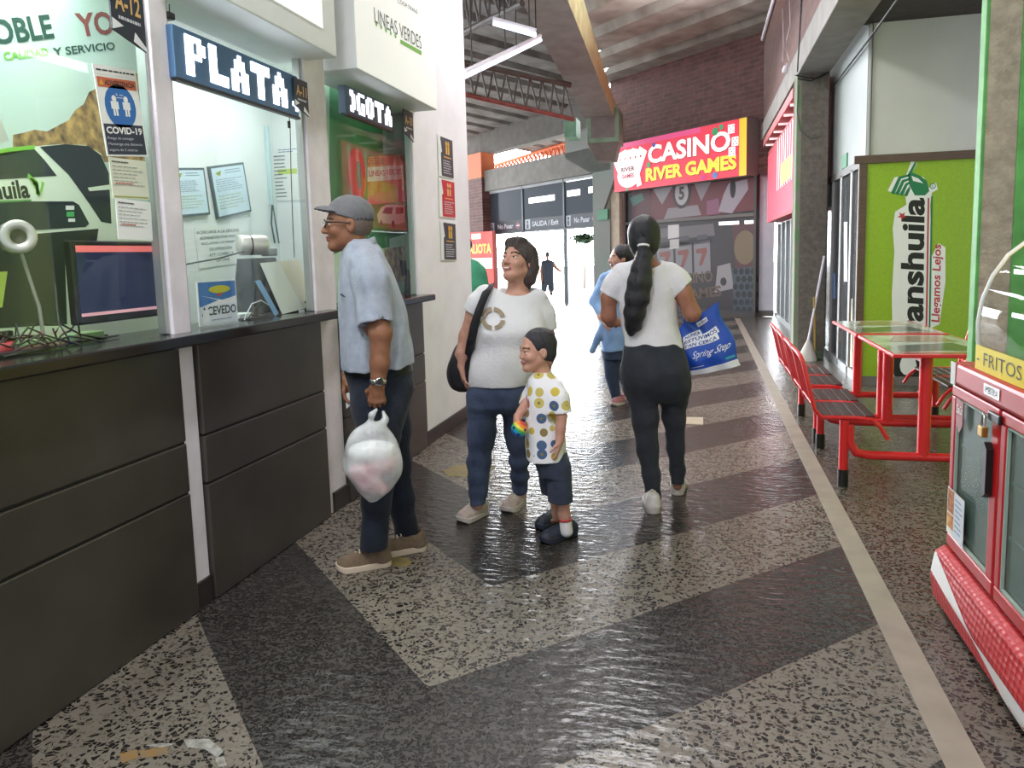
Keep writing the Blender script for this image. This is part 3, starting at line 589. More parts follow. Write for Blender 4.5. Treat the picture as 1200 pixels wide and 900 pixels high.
for (x, y, lb) in ((361, 354, 'dark knob at the right corner of the white booth counter'), (486, 338, 'dark knob on the counter end behind the man in the cap')):
    c = onX(x, y, -2.13); mb = MB(); mb.lathe([(0.022, 0), (0.022, 0.012), (0.012, 0.02), (0.012, 0.04), (0.02, 0.045), (0.02, 0.055), (0, 0.058)], (c[0], c[1], 1.168), (0, 0, 1), M_black, 14); tag(mb.build('counter_knob'), lb, 'knob')
# ---- third booth: green poster and plates
gp = thing('green_poster', (-2.3, 4.7, 1.6), 'green poster with a huge orange figure zero and a white van behind the third pane', 'poster')
P = Panel((-2.3, 4.0, 1.17), (0, 1, 0), (0, 0, 1)); P.slab(0.44, 0, 2.04, 1.5, 0.01, mat('poster_mint', '#bcdcc8', 0.5))
gd, gm, og = mat('poster_green', '#2f6b48', 0.5, color2='#4d9a66', vscale=2), ink('#2f9a4c'), ink('#e0553c')
P.pxpoly([(386, 95), (448, 130), (449, 182), (482, 180), (490, 270), (386, 300)], gd, 1)
P.pxpoly([(425, 182), (482, 180), (488, 268), (430, 272)], gm, 2); P.pxpoly([(386, 300), (456, 272), (456, 330), (386, 345)], ink('#cfe4d4'), 2); P.pxpoly([(440, 274), (456, 272), (456, 290), (440, 292)], gd, 3)
x, y = P.px(420, 205); P.disc(x-0.04, y, 0.125, ink('#c5432f'), 2, 0.175); P.disc(x, y, 0.125, og, 3, 0.175); P.disc(x+0.005, y, 0.04, gd, 4, 0.10)
P.pxpoly([(430, 184), (478, 180), (480, 236), (430, 240)], mat('poster_flame', '#d8b568', 0.5, color2='#d9523e', vscale=9), 5)
pxtext(P, 'DESDE', (430, 193), (450, 192), (430, 185), ink('#7a8a3a'), lay=6)
P.pxpoly([(430, 196), (471, 193), (471, 210), (430, 213)], ink('#eef0e2'), 6); pxtext(P, 'LINEAS VERDES', (432, 207), (470, 204), (432, 200), ink('#b23a34'), lay=7, bold=0.01)
P.pxpoly([(430, 232), (440, 226), (452, 225), (470, 222), (478, 228), (478, 236), (430, 240)], ink('#e87f78'), 6)
P.pxpoly([(441, 252), (446, 243), (452, 240), (473, 240), (474, 260), (466, 263), (443, 261)], ink('#e6e8dc'), 6); P.pxpoly([(447, 250), (451, 243), (460, 243), (458, 251)], ink('#55605c'), 7); P.pxpoly([(463, 243), (472, 243), (472, 250), (463, 251)], ink('#55605c'), 7)
x, y = P.px(460, 263); P.disc(x, y, 0.03, ink('#2a332e'), 7); x, y = P.px(446, 261); P.disc(x, y, 0.02, ink('#2a332e'), 7)
P.pxpoly([(450, 292), (474, 288), (478, 330), (452, 330)], mat('poster_clutter', '#cdbb86', 0.5, color2='#7d5a80', vscale=20), 4); P.pxpoly([(468, 305), (475, 305), (477, 322), (470, 324)], ink('#2b2530'), 5)
P.mb.build('sheet', gp)
mb = MB(); c = onX(478, 325, -2.2); mb.lathe([(0.03, 0), (0.032, 0.06), (0.02, 0.12), (0.012, 0.18), (0, 0.185)], (c[0], c[1], 1.168), (0, 0, 1), ink('#2f2c33'), 14); tag(mb.build('dark_bottle'), 'dark bottle on the counter behind the shoulder of the man in the cap', 'bottle')
mb = MB(); c = onX(485, 330, -2.14); mb.box((c[0]-0.02, c[1]-0.03, 1.168), (c[0], c[1]+0.03, 1.29), mat('label_pink', '#d9a0a0', 0.5, color2='#e8e0dc', vscale=30), 0.004); tag(mb.build('ticket_box'), 'small pink and white box at the end of the third counter', 'box')
# ---------------------------------------------------------------- back facade (runs at 45 degrees to the hall), roof, beams
S2 = math.sqrt(0.5); FO = np.array([1.075, 16.775, 0.0]); FE = np.array([-S2, S2, 0.0]); FN = np.array([-S2, -S2, 0.0])
def fs(px, py, off=0.0):
    q = onP(px, py, FO+FN*off, FN)-FO; return float(np.dot(q, FE)), float(q[2])
def fbox(mb, s0, s1, z0, z1, d0, d1, m):
    """box on the facade: s along it (right to left), z up, d towards the hall"""
    return mb.obox(FO+FE*s0+FN*d0+np.array([0, 0, z0]), FE*(s1-s0), FN*(d1-d0), np.array([0, 0, z1-z0]), m)
ROOF = 5.72
struct('wall_back', fbox(MB(), -0.6, 4.75, 2.95, 6.2, -0.3, -0.02, M_brick))
# casino shop window
M_cas = mat('casino_dark_glass', '#2c2729', 0.15, spec=0.7)
cw = thing('casino_window', tuple(FO+FE*2.1), 'dark casino shop window printed with cards, a slot machine and a football', 'shop window')
mb = MB(); fbox(mb, 0.0, 4.25, 0.12, 2.95, -0.1, -0.03, M_cas); mb.build('pane', cw)
mb = MB(); fbox(mb, 0.0, 4.25, 2.10, 2.17, -0.03, 0.02, ink('#6d6662')); fbox(mb, 4.2, 4.28, 0.0, 2.95, -0.06, 0.02, ink('#8d8480')); fbox(mb, -0.02, 0.05, 0.0, 2.95, -0.06, 0.02, ink('#4a4340')); fbox(mb, 0, 4.25, 0, 0.12, -0.06, 0.02, ink('#3c3735')); mb.build('frame', cw)
P = Panel(FO+FN*-0.028, -FE, (0, 0, 1)); P.L = 0.0015
def fp(pts, c, lay=1): P.pxpoly(pts, ink(c, 0.35), lay)
fp([(740, 226), (886, 207), (886, 246), (740, 264)], '#6d2e35'); fp([(740, 222), (762, 220), (764, 256), (740, 262)], '#5c2b33', 2)
fp([(762, 216), (792, 212), (776, 240)], '#9c959a', 2); fp([(813, 214), (835, 210), (822, 236)], '#93888d', 2)
x, y = P.px(799, 226); P.disc(x, y, 0.30, ink('#3d3136'), 3, 0.36); P.disc(x, y, 0.22, ink('#b9b2b2'), 4, 0.28); x, y = P.px(799, 228); P.text('5', x-0.09, y-0.12, 0.18, 0.3, ink('#4d4548'), 5, bold=0.04)
fp([(783, 244), (818, 240), (822, 252), (778, 257)], '#93898c', 3); fp([(848, 228), (854, 215), (876, 210), (877, 222), (858, 250), (842, 248)], '#a49ba3', 3)
x, y = P.px(859, 221); P.disc(x, y, 0.08, ink('#20191c'), 4, 0.2); fp([(828, 236), (842, 232), (844, 250), (828, 252)], '#8d5570', 2); fp([(738, 232), (752, 226), (755, 234), (742, 242)], '#4e7a6e', 3)
fp([(770, 262), (886, 250), (886, 380), (760, 380)], '#3a3336', 1); fp([(858, 262), (886, 258), (886, 312), (862, 314)], '#5b3236', 2)
fp([(772, 268), (836, 262), (838, 276), (772, 282)], '#6e686c', 2); fp([(770, 285), (834, 278), (836, 284), (770, 292)], '#242024', 3)
for k in range(3):
    x0 = 770+k*21.5; fp([(x0, 287-k*1.8), (x0+19, 285-k*1.8), (x0+20, 322-k*1.2), (x0+1, 324-k*1.2)], '#8a878b', 3)
    fp([(x0+3, 296-k*2), (x0+15, 294-k*2), (x0+16, 298-k*2), (x0+10, 315-k*2), (x0+6, 315-k*2), (x0+10, 301-k*2), (x0+3, 301-k*2)], '#8a4f46', 4)
    fp([(x0+4, 279-k*1.6), (x0+16, 277.5-k*1.6), (x0+16, 283-k*1.6), (x0+4, 284.5-k*1.6)], '#4c4b52', 4)
fp([(841, 312), (856, 308), (860, 338), (838, 343)], '#9a9496', 3); x, y = P.px(848, 330); P.disc(x, y, 0.09, ink('#2b2628'), 4)
pxtext(P, 'CASINO', (790, 335), (836, 330), (790, 322), ink('#6a5b50'), lay=4, bold=0.03); pxtext(P, 'GAMES', (800, 352), (846, 347), (800, 340), ink('#66554a'), lay=4, bold=0.03)
x, y = P.px(873, 290); P.disc(x, y, 0.30, ink('#7d6b50'), 3, 0.36)
fp([(858, 315), (886, 312), (886, 372), (860, 371)], '#4a525c', 3)
for i in range(6):
    for j in range(4):
        x, y = P.px(862+j*7+(i % 2)*3, 318+i*9); P.disc(x, y, 0.075, ink('#1b2026'), 4, n=6)
P.mb.build('printed_film', cw)
P.mb = MB(); fp([(783, 264), (796, 263), (796, 278), (783, 280)], '#d8d2d0', 5); fp([(785, 281), (796, 280), (796, 291), (785, 292)], '#c9c3c0', 5)
P.mb.build('paper_notes', cw)
P.mb = MB(); Mled = glow('#ffffff', 1.6)
for a, b in ((843, 866), (873, 888)):
    xx = a
    while xx < b: P.pxpoly([(xx, 260-(xx-843)*0.05), (xx+2.3, 260-(xx-843)*0.05), (xx+2.3, 264-(xx-843)*0.05), (xx, 264-(xx-843)*0.05)], Mled, 6); xx += 3
P.mb.build('lit_message', cw)
# casino sign
cs = thing('casino_sign', tuple(FO+FE*2.4+np.array([0, 0, 2.95])), 'red lit sign box reading CASINO RIVER GAMES on the brick wall', 'sign')
sx0, _ = fs(875, 139, 0.35); sx1, zt = fs(719, 169, 0.35); zb = fs(721, 224, 0.35)[1]; zt = (zt+fs(875, 139, 0.35)[1])/2; zb = (zb+fs(877, 206.5, 0.35)[1])/2
mb = MB(); fbox(mb, sx0, sx1, zb, zt, 0.0, 0.345, ink('#8d8785')); mb.build('box', cs)
SG = lambda c, s=0.55: glow(c, s)
P = Panel(FO+FE*sx1+FN*0.346+np.array([0, 0, zb]), -FE, (0, 0, 1)); P.L = 0.002; W, H_ = sx1-sx0, zt-zb
P.rect(0, 0, W, H_, SG('#e63f55'), 0); P.rect(0.0, 0.9*H_, W*0.7, H_, SG('#e0558a'), 1); P.rect(0.955*W, 0, W, H_, SG('#f0c83c'), 1)
P.mb.build('lit_face', cs); P.mb = MB()
wh, yl = SG('#fff6ee', 0.8), SG('#f5d548', 0.7); ol = SG('#6d2a20', 0.2)
for dx, dy, m, l in ((0.012, -0.016, ol, 2), (0, 0, wh, 3)): P.text('CASINO', 0.30*W+dx, 0.48*H_+dy, 0.60*W, 0.36*H_, m, l, bold=0.03)
for dx, dy, m, l in ((0.012, -0.014, ol, 2), (0, 0, yl, 3)): P.text('RIVER GAMES', 0.28*W+dx, 0.13*H_+dy, 0.66*W, 0.27*H_, m, l, bold=0.045)
for k in range(5):
    a = (k-2)*0.25; cx, cy = 0.05*W+k*0.045*W, 0.58*H_; q = []
    for ux, uy in ((-0.15, -0.3), (0.15, -0.3), (0.15, 0.3), (-0.15, 0.3)): q.append((cx+ux*math.cos(a)+uy*math.sin(a), cy-ux*math.sin(a)+uy*math.cos(a)))
    P.poly(q, SG('#f7e9ea', 0.7), 3+k); P.disc(cx+0.05, cy+0.1, 0.03, SG('#b02a3c', 0.3), 4+k)
P.disc(0.135*W, 0.32*H_, 0.42, SG('#f3e3e4', 0.7), 9, 0.3); P.text('RIVER', 0.07*W, 0.4*H_, 0.12*W, 0.09*H_, ol, 10, bold=0.03); P.text('GAMES', 0.075*W, 0.26*H_, 0.11*W, 0.09*H_, SG('#b02a3c', 0.3), 10, bold=0.03)
P.poly([(0.21*W, 0.05*H_), (0.25*W, 0.08*H_), (0.235*W, 0.28*H_), (0.195*W, 0.25*H_)], SG('#fbf2f0', 0.7), 9)
for x, y, r, c in ((0.80, 0.86, 0.09, '#35a06a'), (0.84, 0.92, 0.06, '#3cb27a'), (0.305, 0.46, 0.07, '#2fa060'), (0.24, 0.42, 0.07, '#7a49a0'), (0.35, 0.84, 0.06, '#4a56b0'), (0.80, 0.07, 0.07, '#3b8ad0'), (0.72, 0.06, 0.06, '#c03a90'), (0.12, 0.03, 0.05, '#2f9a70')): P.disc(x*W, y*H_, r, SG(c, 0.4), 5, n=7)
for x, y in ((0.905, 0.85), (0.93, 0.62), (0.91, 0.45)):
    P.rect(x*W-0.09, y*H_-0.09, x*W+0.09, y*H_+0.09, SG('#f7f4f4', 0.7), 4)
    for a, b in ((-.05, .05), (.05, -.05), (0, 0), (.05, .05), (-.05, -.05)): P.disc(x*W+a, y*H_+b, 0.016, SG('#20305a', 0.05), 5, n=8)
P.mb.build('lettering', cs)
# pilaster and column between casino and exits
struct('pillar', fbox(MB(), 4.28, 4.62, 0, 3.0, -0.2, 0.12, mat('beige_pilaster', '#c9b7a0', 0.7, var=0.1)))
s_a = fs(703, 260)[0]; s_l = fs(570, 250)[0]
struct('pillar', fbox(MB(), 4.62, s_a+0.1, 0, 4.2, -0.2, 0.15, mat('green_stained_concrete', '#918f8c', 0.8, color2='#89928a', vscale=1.2)))
struct('beam', fbox(MB(), 4.5, s_l, 3.5, 4.15, -0.3, 0.2, M_conc))
struct('beam', fbox(MB(), 5.6, s_l+1.5, 4.72, 5.45, -0.35, 0.05, M_concd))
gus = [fs(662, 163, 0.2), fs(690, 152, 0.2), fs(722, 172, 0.2), fs(720, 208, 0.2), fs(706, 250, 0.2), fs(702, 208, 0.2), fs(662, 186, 0.2)]
struct('beam', MB().prism([FO+FE*s+FN*0.2+np.array([0, 0, z]) for s, z in gus], -FN*0.5, mat('green_stained_concrete', '#84928a', 0.8)))
# exits
ex = [fs(p, 250)[0] for p in (572, 613, 661.5, 703)]
ew = thing('exit_doorway', tuple(FO+FE*ex[1]), 'aluminium exit front with three dark transoms over the bright open doorway', 'doorway')
mb = MB()
for s, w in ((ex[0], 0.08), (ex[1], 0.07), (ex[2], 0.07), (ex[3], 0.08)): fbox(mb, s-w/2, s+w/2, 2.12 if s == ex[1] else 0, 3.5, -0.06, 0.03, ink('#6b747c'))
fbox(mb, ex[3], ex[0], 2.10, 2.15, -0.06, 0.03, ink('#5d666e')); fbox(mb, ex[3], ex[0], 3.42, 3.5, -0.06, 0.03, ink('#c9ced4')); mb.build('frame', ew)
M_tr = mat('transom_glass', '#49505a', 0.12, spec=0.6)
for k in range(3):
    mb = MB(); fbox(mb, ex[k+1]+0.03, ex[k]-0.03, 2.15, 3.42, -0.02, 0.0, M_tr); pn = mb.build('transom_pane', ew)
    P = Panel(FO+FE*(ex[k]-0.04)+FN*0.004+np.array([0, 0, 2.16]), -FE, (0, 0, 1)); P.L = 0.0015; w = ex[k]-ex[k+1]-0.08
    P.rect(0, 0, w, 0.34, ink('#343a45'), 1); P.rect(0.03*w, 0.03, 0.17*w, 0.32, ink('#c3ccd6'), 2); P.disc(0.1*w, 0.24, 0.05, ink('#4c5560'), 3); P.rect(0.07*w, 0.05, 0.13*w, 0.18, ink('#4c5560'), 3)
    if k == 1: P.text('SALIDA / Exit', 0.22*w, 0.1, 0.66*w, 0.15, ink('#dfe5ee'), 2, bold=0.02)
    else: P.text('No Pasar', 0.28*w, 0.1, 0.46*w, 0.15, ink('#dfe5ee'), 2, bold=0.02); P.disc(0.87*w, 0.17, 0.1, ink('#b0506a'), 2); P.rect(0.82*w, 0.15, 0.92*w, 0.19, ink('#e8dfe4'), 3)
    if k == 0: P.text('A2', 0, 0, 0.01, 0.01, ink('#343a45'), 0)
    P.mb.build('lettering', pn)
# tube reflections painted on the opaque transom panes as glowing bars
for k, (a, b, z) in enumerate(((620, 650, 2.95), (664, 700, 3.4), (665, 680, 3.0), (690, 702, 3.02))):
    mb = MB(); s0, s1 = fs(b, 230)[0], fs(a, 230)[0]; fbox(mb, s0, s1, z, z+0.16, 0.002, 0.012, glow('#ffffff', 2.0)); o = mb.build('painted_reflection', ew)
# brick pillar with sign at the left end
s0 = fs(575, 250)[0]; s1 = fs(551, 250)[0]
struct('pillar', fbox(MB(), s0, s1+0.6, 0, 3.95, -0.2, 0.3, M_brick)); struct('trim_6', fbox(MB(), s0, s1+0.6, 3.95, 4.75, -0.2, 0.3, mat('orange_block', '#e07a4f', 0.7)))
sg = thing('shop_sign', tuple(FO+FE*(s0+0.4)+FN*0.6+np.array([0, 0, 0.4])), 'red sign with yellow ALIOTA letters beside the left exit door', 'sign')
O = FO+FE*fs(552, 330, 0.6)[0]+FN*0.6; zz = fs(560, 338, 0.6)[1]; P = Panel(O+np.array([0, 0, zz]), -FE, (0, 0, 1)); P.L = 0.002; w = fs(552, 300, 0.6)[0]-fs(579, 300, 0.6)[0]; h = fs(560, 272, 0.6)[1]-zz
P.slab(0, 0, w, h, 0.1, ink('#c9605a')); P.rect(0, 0, w, h, glow('#e05a50', 0.6), 0); P.mb.build('board', sg); P.mb = MB()
P.text('ALIOTA', -0.05*w, 0.62*h, 0.98*w, 0.17*h, glow('#f2c838', 0.7), 2, bold=0.03); P.rect(0.05*w, 0.36*h, 0.95*w, 0.54*h, glow('#f6e8e4', 0.7), 1); P.rect(0.1*w, 0.88*h, 0.5*w, 0.97*h, glow('#fff0e8', 0.7), 2); P.mb.build('lettering', sg)
# green exit sign on the pillar
mb = MB(); a = fs(700, 246, 0.2); b = fs(712, 257, 0.2); fbox(mb, b[0], a[0], b[1], a[1], 0.16, 0.2, ink('#2f8a5c')); o = tag(mb.build('exit_sign'), 'small green emergency sign on the pillar right of the exits', 'sign')
# outside: orange truss beyond the gap, tree
mb = MB(); O2 = FO-FN*2.5; p0 = onP(560, 214, O2, FN); p1 = onP(668, 186, O2, FN); p2 = onP(560, 200, O2, FN); p3 = onP(668, 166, O2, FN); M_or = mat('orange_steel', '#e8763a', 0.5, emit='#e8763a', estr=0.0)
mb.tube([p0, p1], 0.06, M_or, 6); mb.tube([p2, p3], 0.06, M_or, 6)
for k in range(26):
    u, v = k/26, (k+1)/26; a, b = p0+(p1-p0)*u, p2+(p3-p2)*v; c, d = p0+(p1-p0)*v, p2+(p3-p2)*u; mb.tube([a, b], 0.035, M_or, 5); mb.tube([c, d], 0.035, M_or, 5)
tag(mb.build('roof_truss'), 'orange steel lattice truss outside above the exit doors', 'truss')
tr = thing('tree', tuple(onY(684, 340, 34)*np.array([1, 1, 0])), 'small dark green tree seen far outside through the right exit door', 'tree')
c = onY(684, 280, 34); mb = MB(); M_leaf = mat('tree_leaves', '#2f4a30', 0.8, var=0.4, vscale=5)
for k in range(700):
    p = c+np.array([random.gauss(0, 0.24), random.gauss(0, 0.2), random.gauss(0, 0.10)]); a = random.uniform(0, 6.28); r = random.uniform(0.07, 0.14); d = np.array([math.cos(a), math.sin(a), random.uniform(-.5, .5)])*r; e = np.cross(d, [0, 0.3, 1]); mb.add([p-d, p+e*0.5, p+d, p-e*0.5], [(0, 1, 2, 3)], M_leaf)

for k in range(9): mb.ball(c+np.array([(k-4)*0.075, 0, 0.03*math.sin(k*2.3)]), (0.12, 0.14, 0.09), M_leaf, 10)
mb.build('crown', tr); mb = MB(); mb.tube([(c[0], 34, -0.14), (c[0]+0.05, 34, c[2])], [0.05, 0.03], mat('bark', '#b0a79a', 0.9), 8); mb.build('trunk', tr)

# ---------------------------------------------------------------- roof: big corrugated sheets
M_roof = mat('fibre_cement_sheet', '#a8a299', 0.85, color2='#857d74', vscale=2.2, bump=0.2, bscale=20)
M_roof2 = mat('fibre_cement_sheet_old', '#8d8a88', 0.85, color2='#6b625c', vscale=2.5, bump=0.2, bscale=20)
def corrug(u0, u1, O, eu, ev, v0, v1, per, amp, zfun, clip):
    """sheet with ridges along ev; eu across; trapezoid waves"""
    prof = [(0.0, 0), (0.30, 0), (0.42, 1), (0.58, 1), (0.70, 0), (1.0, 0)]; grid = []
    us = []
    k = math.floor(u0/per)
    while k*per < u1:
        for q, h in prof[:-1]: us.append(((k+q)*per, h))
        k += 1
    for u, h in us:
        a, b = clip(u, v0, h)
        if b-a < 0.05: continue
        grid.append([(O[0]+eu[0]*u+ev[0]*v, O[1]+eu[1]*u+ev[1]*v, zfun(u, v)+h*amp) for v in (a, a*0.67+b*0.33, a*0.33+b*0.67, b)])
    return grid
# right sheet: ridges run along the facade direction (-1,1); x from -1.88 to the parapet at 1.2
mb = MB(); eu = np.array([S2, S2, 0]); ev = FE
def clipR(u, a, b):   # x = u*S2 - v*S2 ; limit -1.9 < x < 1.3
    return (u*S2-1.3)/S2, (u*S2+(1.89 if b > 0.5 else 2.45))/S2
per = 1.6*S2
g = corrug(-1.0, 17.8*S2+0.2, (0, 0, 0), eu, ev, 0, 0, per, 0.34, lambda u, v: ROOF, clipR); mb.sheet(g, M_roof, False); struct('ceiling', mb)
mb = MB(); 
def clipL(u, a, b):   # ridges along (1,1): x = v*S2 - u*S2 ; limit -8 < x < -2.7
    return (u*S2-9.5)/S2, (u*S2-2.72)/S2
g = corrug(-1.0, 24, (0, 0, 0), FE, eu, 0, 0, 1.0, 0.2, lambda u, v: 5.38+0.12*(12.62-v), clipL); mb.sheet(g, M_roof2, False); struct('ceiling_left', mb)
# long concrete beam, deeper towards the camera end
mb = MB(); xl, xr = -2.62, -1.95; prof = [(18.6, 4.15), (18.6, 4.72), (15.68, 5.24), (13.47, 5.67), (4.0, 6.9), (4.0, 6.2)]
q = [onX(719, 136, xr), onX(665, 0, xr)]; prof = [(q[0][1], q[0][2]), (18.99, 4.67), (15.7, 5.24), (13.47, 5.67), (5.0, 7.05), (5.0, q[1][2]+(q[1][1]-5.0)*(q[1][2]-q[0][2])/(q[0][1]-q[1][1]))]
mb.prism([(xr, y, z) for y, z in prof], (xl-xr, 0, 0), M_conc)
mb.prism([(xr+0.003, y, z) for y, z in prof], (-0.002, 0, 0), M_yel); struct('beam', mb)
cap = MB(); a = onY(688, 168, 17.9); b = onY(725, 131, 17.9); cap.box((a[0], 17.9, a[2]), (b[0], 18.9, b[2]+0.1), M_greenp, 0.01); cap.box((a[0]+0.09, 17.892, a[2]+0.1), (b[0]-0.09, 17.9, b[2]-0.02), M_conc)
cap.prism([(a[0], 17.9, a[2]), (b[0], 17.9, b[2]*0+a[2]), (b[0]-0.15, 18.4, a[2]-0.35), (a[0]+0.15, 18.4, a[2]-0.35)], (0, 0.5, 0), M_conc); struct('trim_7', cap)
cap = MB(); a = onY(661, 161, 18.9); b = onY(675, 137, 18.9); cap.box((a[0], 18.9, a[2]), (b[0], 19.6, b[2]), M_greenp, 0.01); struct('trim_8', cap)
# trusses under the left roof
def truss(pA, pB, pC, pD, n, m, label, mb_=None):
    """pA-pB bottom chord, pC-pD top chord"""
    mb = MB(); A, B, C, D = [np.array(q, float) for q in (pA, pB, pC, pD)]
    mb.tube([A, B], 0.045, m, 6); mb.tube([C, D], 0.06, M_steel, 6)
    for k in range(n):
        u, v = k/n, (k+0.5)/n; w = (k+1)/n; mb.tube([A+(B-A)*u, C+(D-C)*v], 0.018, M_steel, 5); mb.tube([C+(D-C)*v, A+(B-A)*w], 0.018, M_steel, 5)
    return tag(mb.build('roof_truss'), label, 'truss', None)
def tp(px, py, c): # vertical plane x - y = c, runs along (1,1)
    n = np.array([1, -1, 0])*S2; return onP(px, py, np.array([c/2, -c/2, 0]), n)
truss(tp(540, 110, -17.6), tp(672, 140, -17.6), tp(540, 73, -17.6), tp(668, 100, -17.6), 9, M_rust, 'roof truss with a red bottom chord, seen above the exits')
truss(onY(540, 40, 11.5), onY(612, 4, 10.2), onY(540, -6, 11.5), onY(600, -34, 10.2), 6, M_steel, 'dark roof truss nearer the camera, above the fluorescent tubes')
# fluorescent tubes
def tube_light(p, q, label, e=1.0):
    t = thing('fluorescent_lamp', tuple((np.array(p)+np.array(q))/2), label, 'lamp', 'fluorescent lamps under the left roof'); p, q = np.array(p), np.array(q)
    mb = MB(); mb.tube([p, q], 0.03, M_white, 6, smooth=False); mb.build('housing', t)
    for u in (0.15, 0.85): mb = MB(); c = p+(q-p)*u; mb.tube([c, c+np.array([0, 0, 5.44+0.12*(12.62-(c[0]+c[1])*S2)-c[2]])], 0.008, M_dark, 6); mb.build('hanger_rod', t); mb = MB(); d = np.array([0, 0, -0.055]); mb.tube([p+d, q+d], 0.03, glow('#eef4ff', e), 8); mb.build('tube', t)
tube_light(onY(544, 84, 9.0), onY(600, 58, 10.2), 'long fluorescent lamp, leftmost and lowest under the left roof'); tube_light(onY(600, 58, 10.2), onY(633, 42, 11.0), 'fluorescent lamp continuing the row towards the concrete beam')
tube_light(onY(578, 22, 10.0), onY(628, 36, 10.0), 'fluorescent lamp above the others, just left of the concrete beam', 0.8)
# ---------------------------------------------------------------- right side: pillars, beam, parapet, shops
for y, lb in ((3.9, None), (10.5, None)):
    mb = MB(); mb.box((1.15, y, 0), (1.53, y+0.38, 3.6), M_rough, 0.01)
    e = 0.038
    if y < 5:
        mb = MB(); xa = onY(1149, 220, 3.9)[0]; mb.box((xa, 3.9, 0), (xa+0.36, 3.965, 3.6), mat('beige_render', '#a39a88', 0.9, var=0.2, vscale=18, bump=0.9, bscale=55), 0.006); mb.box((xa-0.006, 3.897, 0), (xa+0.010, 3.97, 3.6), M_green, 0.005); mb.box((xa+0.135, 3.892, 0), (xa+0.366, 3.96, 3.6), M_green, 0.005)
    else: mb.box((1.146, y-0.004, 0), (1.15+0.06, y+0.2, 3.6), mat('faded_green_edge', '#6d8d63', 0.8, color2='#8b857a', vscale=6), 0.01)
    struct('pillar', mb)
struct('pillar', MB().box((1.115, 17.0, 0.12), (1.46, 17.4, 3.6), M_white, 0.01).box((1.11, 16.99, 0), (1.465, 17.4, 0.12), M_concd))
struct('beam', MB().box((1.15, 2.0, 3.58), (1.53, 17.4, 3.9), M_conc, 0.01))
struct('wall_right_upper', MB().box((1.19, 2.0, 3.9), (1.5, 17.4, 6.2), M_brickd))
mb = MB(); mb.tube([(1.15, 2.5, 5.60), (1.15, 16.6, 5.55)], 0.035, M_white, 8); tag(mb.build('conduit'), 'white conduit along the top of the brick parapet under the roof', 'pipe')
# wires on the beam and the pillar
def wires(paths, label, r=0.007, m=None):
    mb = MB()
    for p in paths: mb.tube(p, r, m or M_dark, 6)
    return tag(mb.build('wires'), label, 'wires')
xb = 1.14
wires([[(xb, 10.0, 5.4), (xb, 10.15, 4.4), (xb, 10.42, 3.62)], [(xb, 9.8, 5.2), (xb, 10.1, 4.3), (xb, 10.45, 3.6)], [onY(932, 88, 10.48), onY(945, 91, 10.47), onY(958, 92, 10.46), onY(970, 86, 10.45)], [onY(935, 92, 10.48), onY(950, 95, 10.47), onY(971, 84, 10.45)]], 'dark wires hanging on the beam where it meets the grey pillar')
wires([[onX(917, 10, xb), onX(918, 50, xb), onX(917, 72, xb)], [onX(925, 0, xb), onX(926, 30, xb), onX(922, 45, xb), onX(921, 58, xb), onX(924, 70, xb)]], 'thin white wires dangling on the brick parapet', 0.005, M_white)
wires([[onY(936, 100, 10.49), onY(934, 130, 10.49), onY(938, 152, 10.49), onY(950, 163, 10.49), onY(962, 160, 10.49)]], 'drooping dark cable on the front of the grey pillar', 0.006, ink('#4a5a45'))
wires([[(1.6, 4.5, 3.55), (1.58, 6.5, 3.5), (1.56, 8.3, 3.42), (1.56, 10.4, 3.4)]], 'black cable running below the dark ceiling of the side bay', 0.012)
mb = MB(); c = onX(921, 77, 1.13); mb.lathe([(0.03, 0), (0.05, 0.05), (0.05, 0.09), (0, 0.1)], c, (0, 0, -1), M_white, 12); mb.box((c[0], c[1]-0.03, c[2]-0.02), (c[0]+0.03, c[1]+0.03, c[2]+0.03), M_white); tag(mb.build('lamp_holder'), 'small white lamp holder on the brick parapet', 'lamp holder')
# shop with the red neon sign between the pillars
struct('wall_right', MB().box((1.5, 10.9, 2.25), (1.7, 17.4, 3.6), mat('shop_wall_red', '#b0444c', 0.6)).box((1.5, 10.9, 1.95), (1.68, 17.4, 2.25), M_white))
sf = thing('storefront', (1.5, 13.5, 0), 'grey shop front with narrow glazed panels below the red lit sign', 'shop front')
mb = MB()
for k in range(8): mb.box((1.48, 10.95+k*0.8, 0), (1.54, 11.01+k*0.8, 1.92), M_alu, 0.004)
mb.box((1.48, 10.95, 0), (1.54, 17, 0.1), M_alu); mb.build('frame', sf); mb = MB(); mb.box((1.52, 10.95, 0.1), (1.535, 17, 1.92), mat('dim_shop_glass', '#6f7577', 0.2)); mb.build('pane', sf)
ns = thing('neon_sign', (1.24, 13.2, 1.95), 'bright red lit sign with white strokes and a yellow patch beyond the grey pillar', 'sign')
P = Panel((1.24, 16.0, 1.93), (0, -1, 0), (0, 0, 1)); P.L = 0.003; W = 16.0-11.2; H_ = 1.35; P.slab(0, 0, W, H_, 0.258, ink('#b52435')); P.mb.build('box', ns); P.mb = MB()
P.poly([(0.0, 0), (W, 0.05), (W, H_), (0, H_-0.1)], glow('#f2163e', 0.95), 1); P.mb.build('lit_face', ns); P.mb = MB()
for k in range(9): x = 0.4*W+k*0.066*W; P.poly([(x, 0.35*H_), (x+0.02*W, 0.35*H_), (x+0.028*W, 0.95*H_), (x+0.012*W, 0.98*H_)], glow('#ffd9d6', 0.8), 2)
P.rect(0.55*W, 0.38*H_, 0.85*W, 0.62*H_, glow('#f5c84a', 0.9), 3); P.text('CITAS', 0.57*W, 0.42*H_, 0.26*W, 0.14*H_, glow('#d84030', 0.6), 4) if False else None
P.mb.build('strokes', ns)
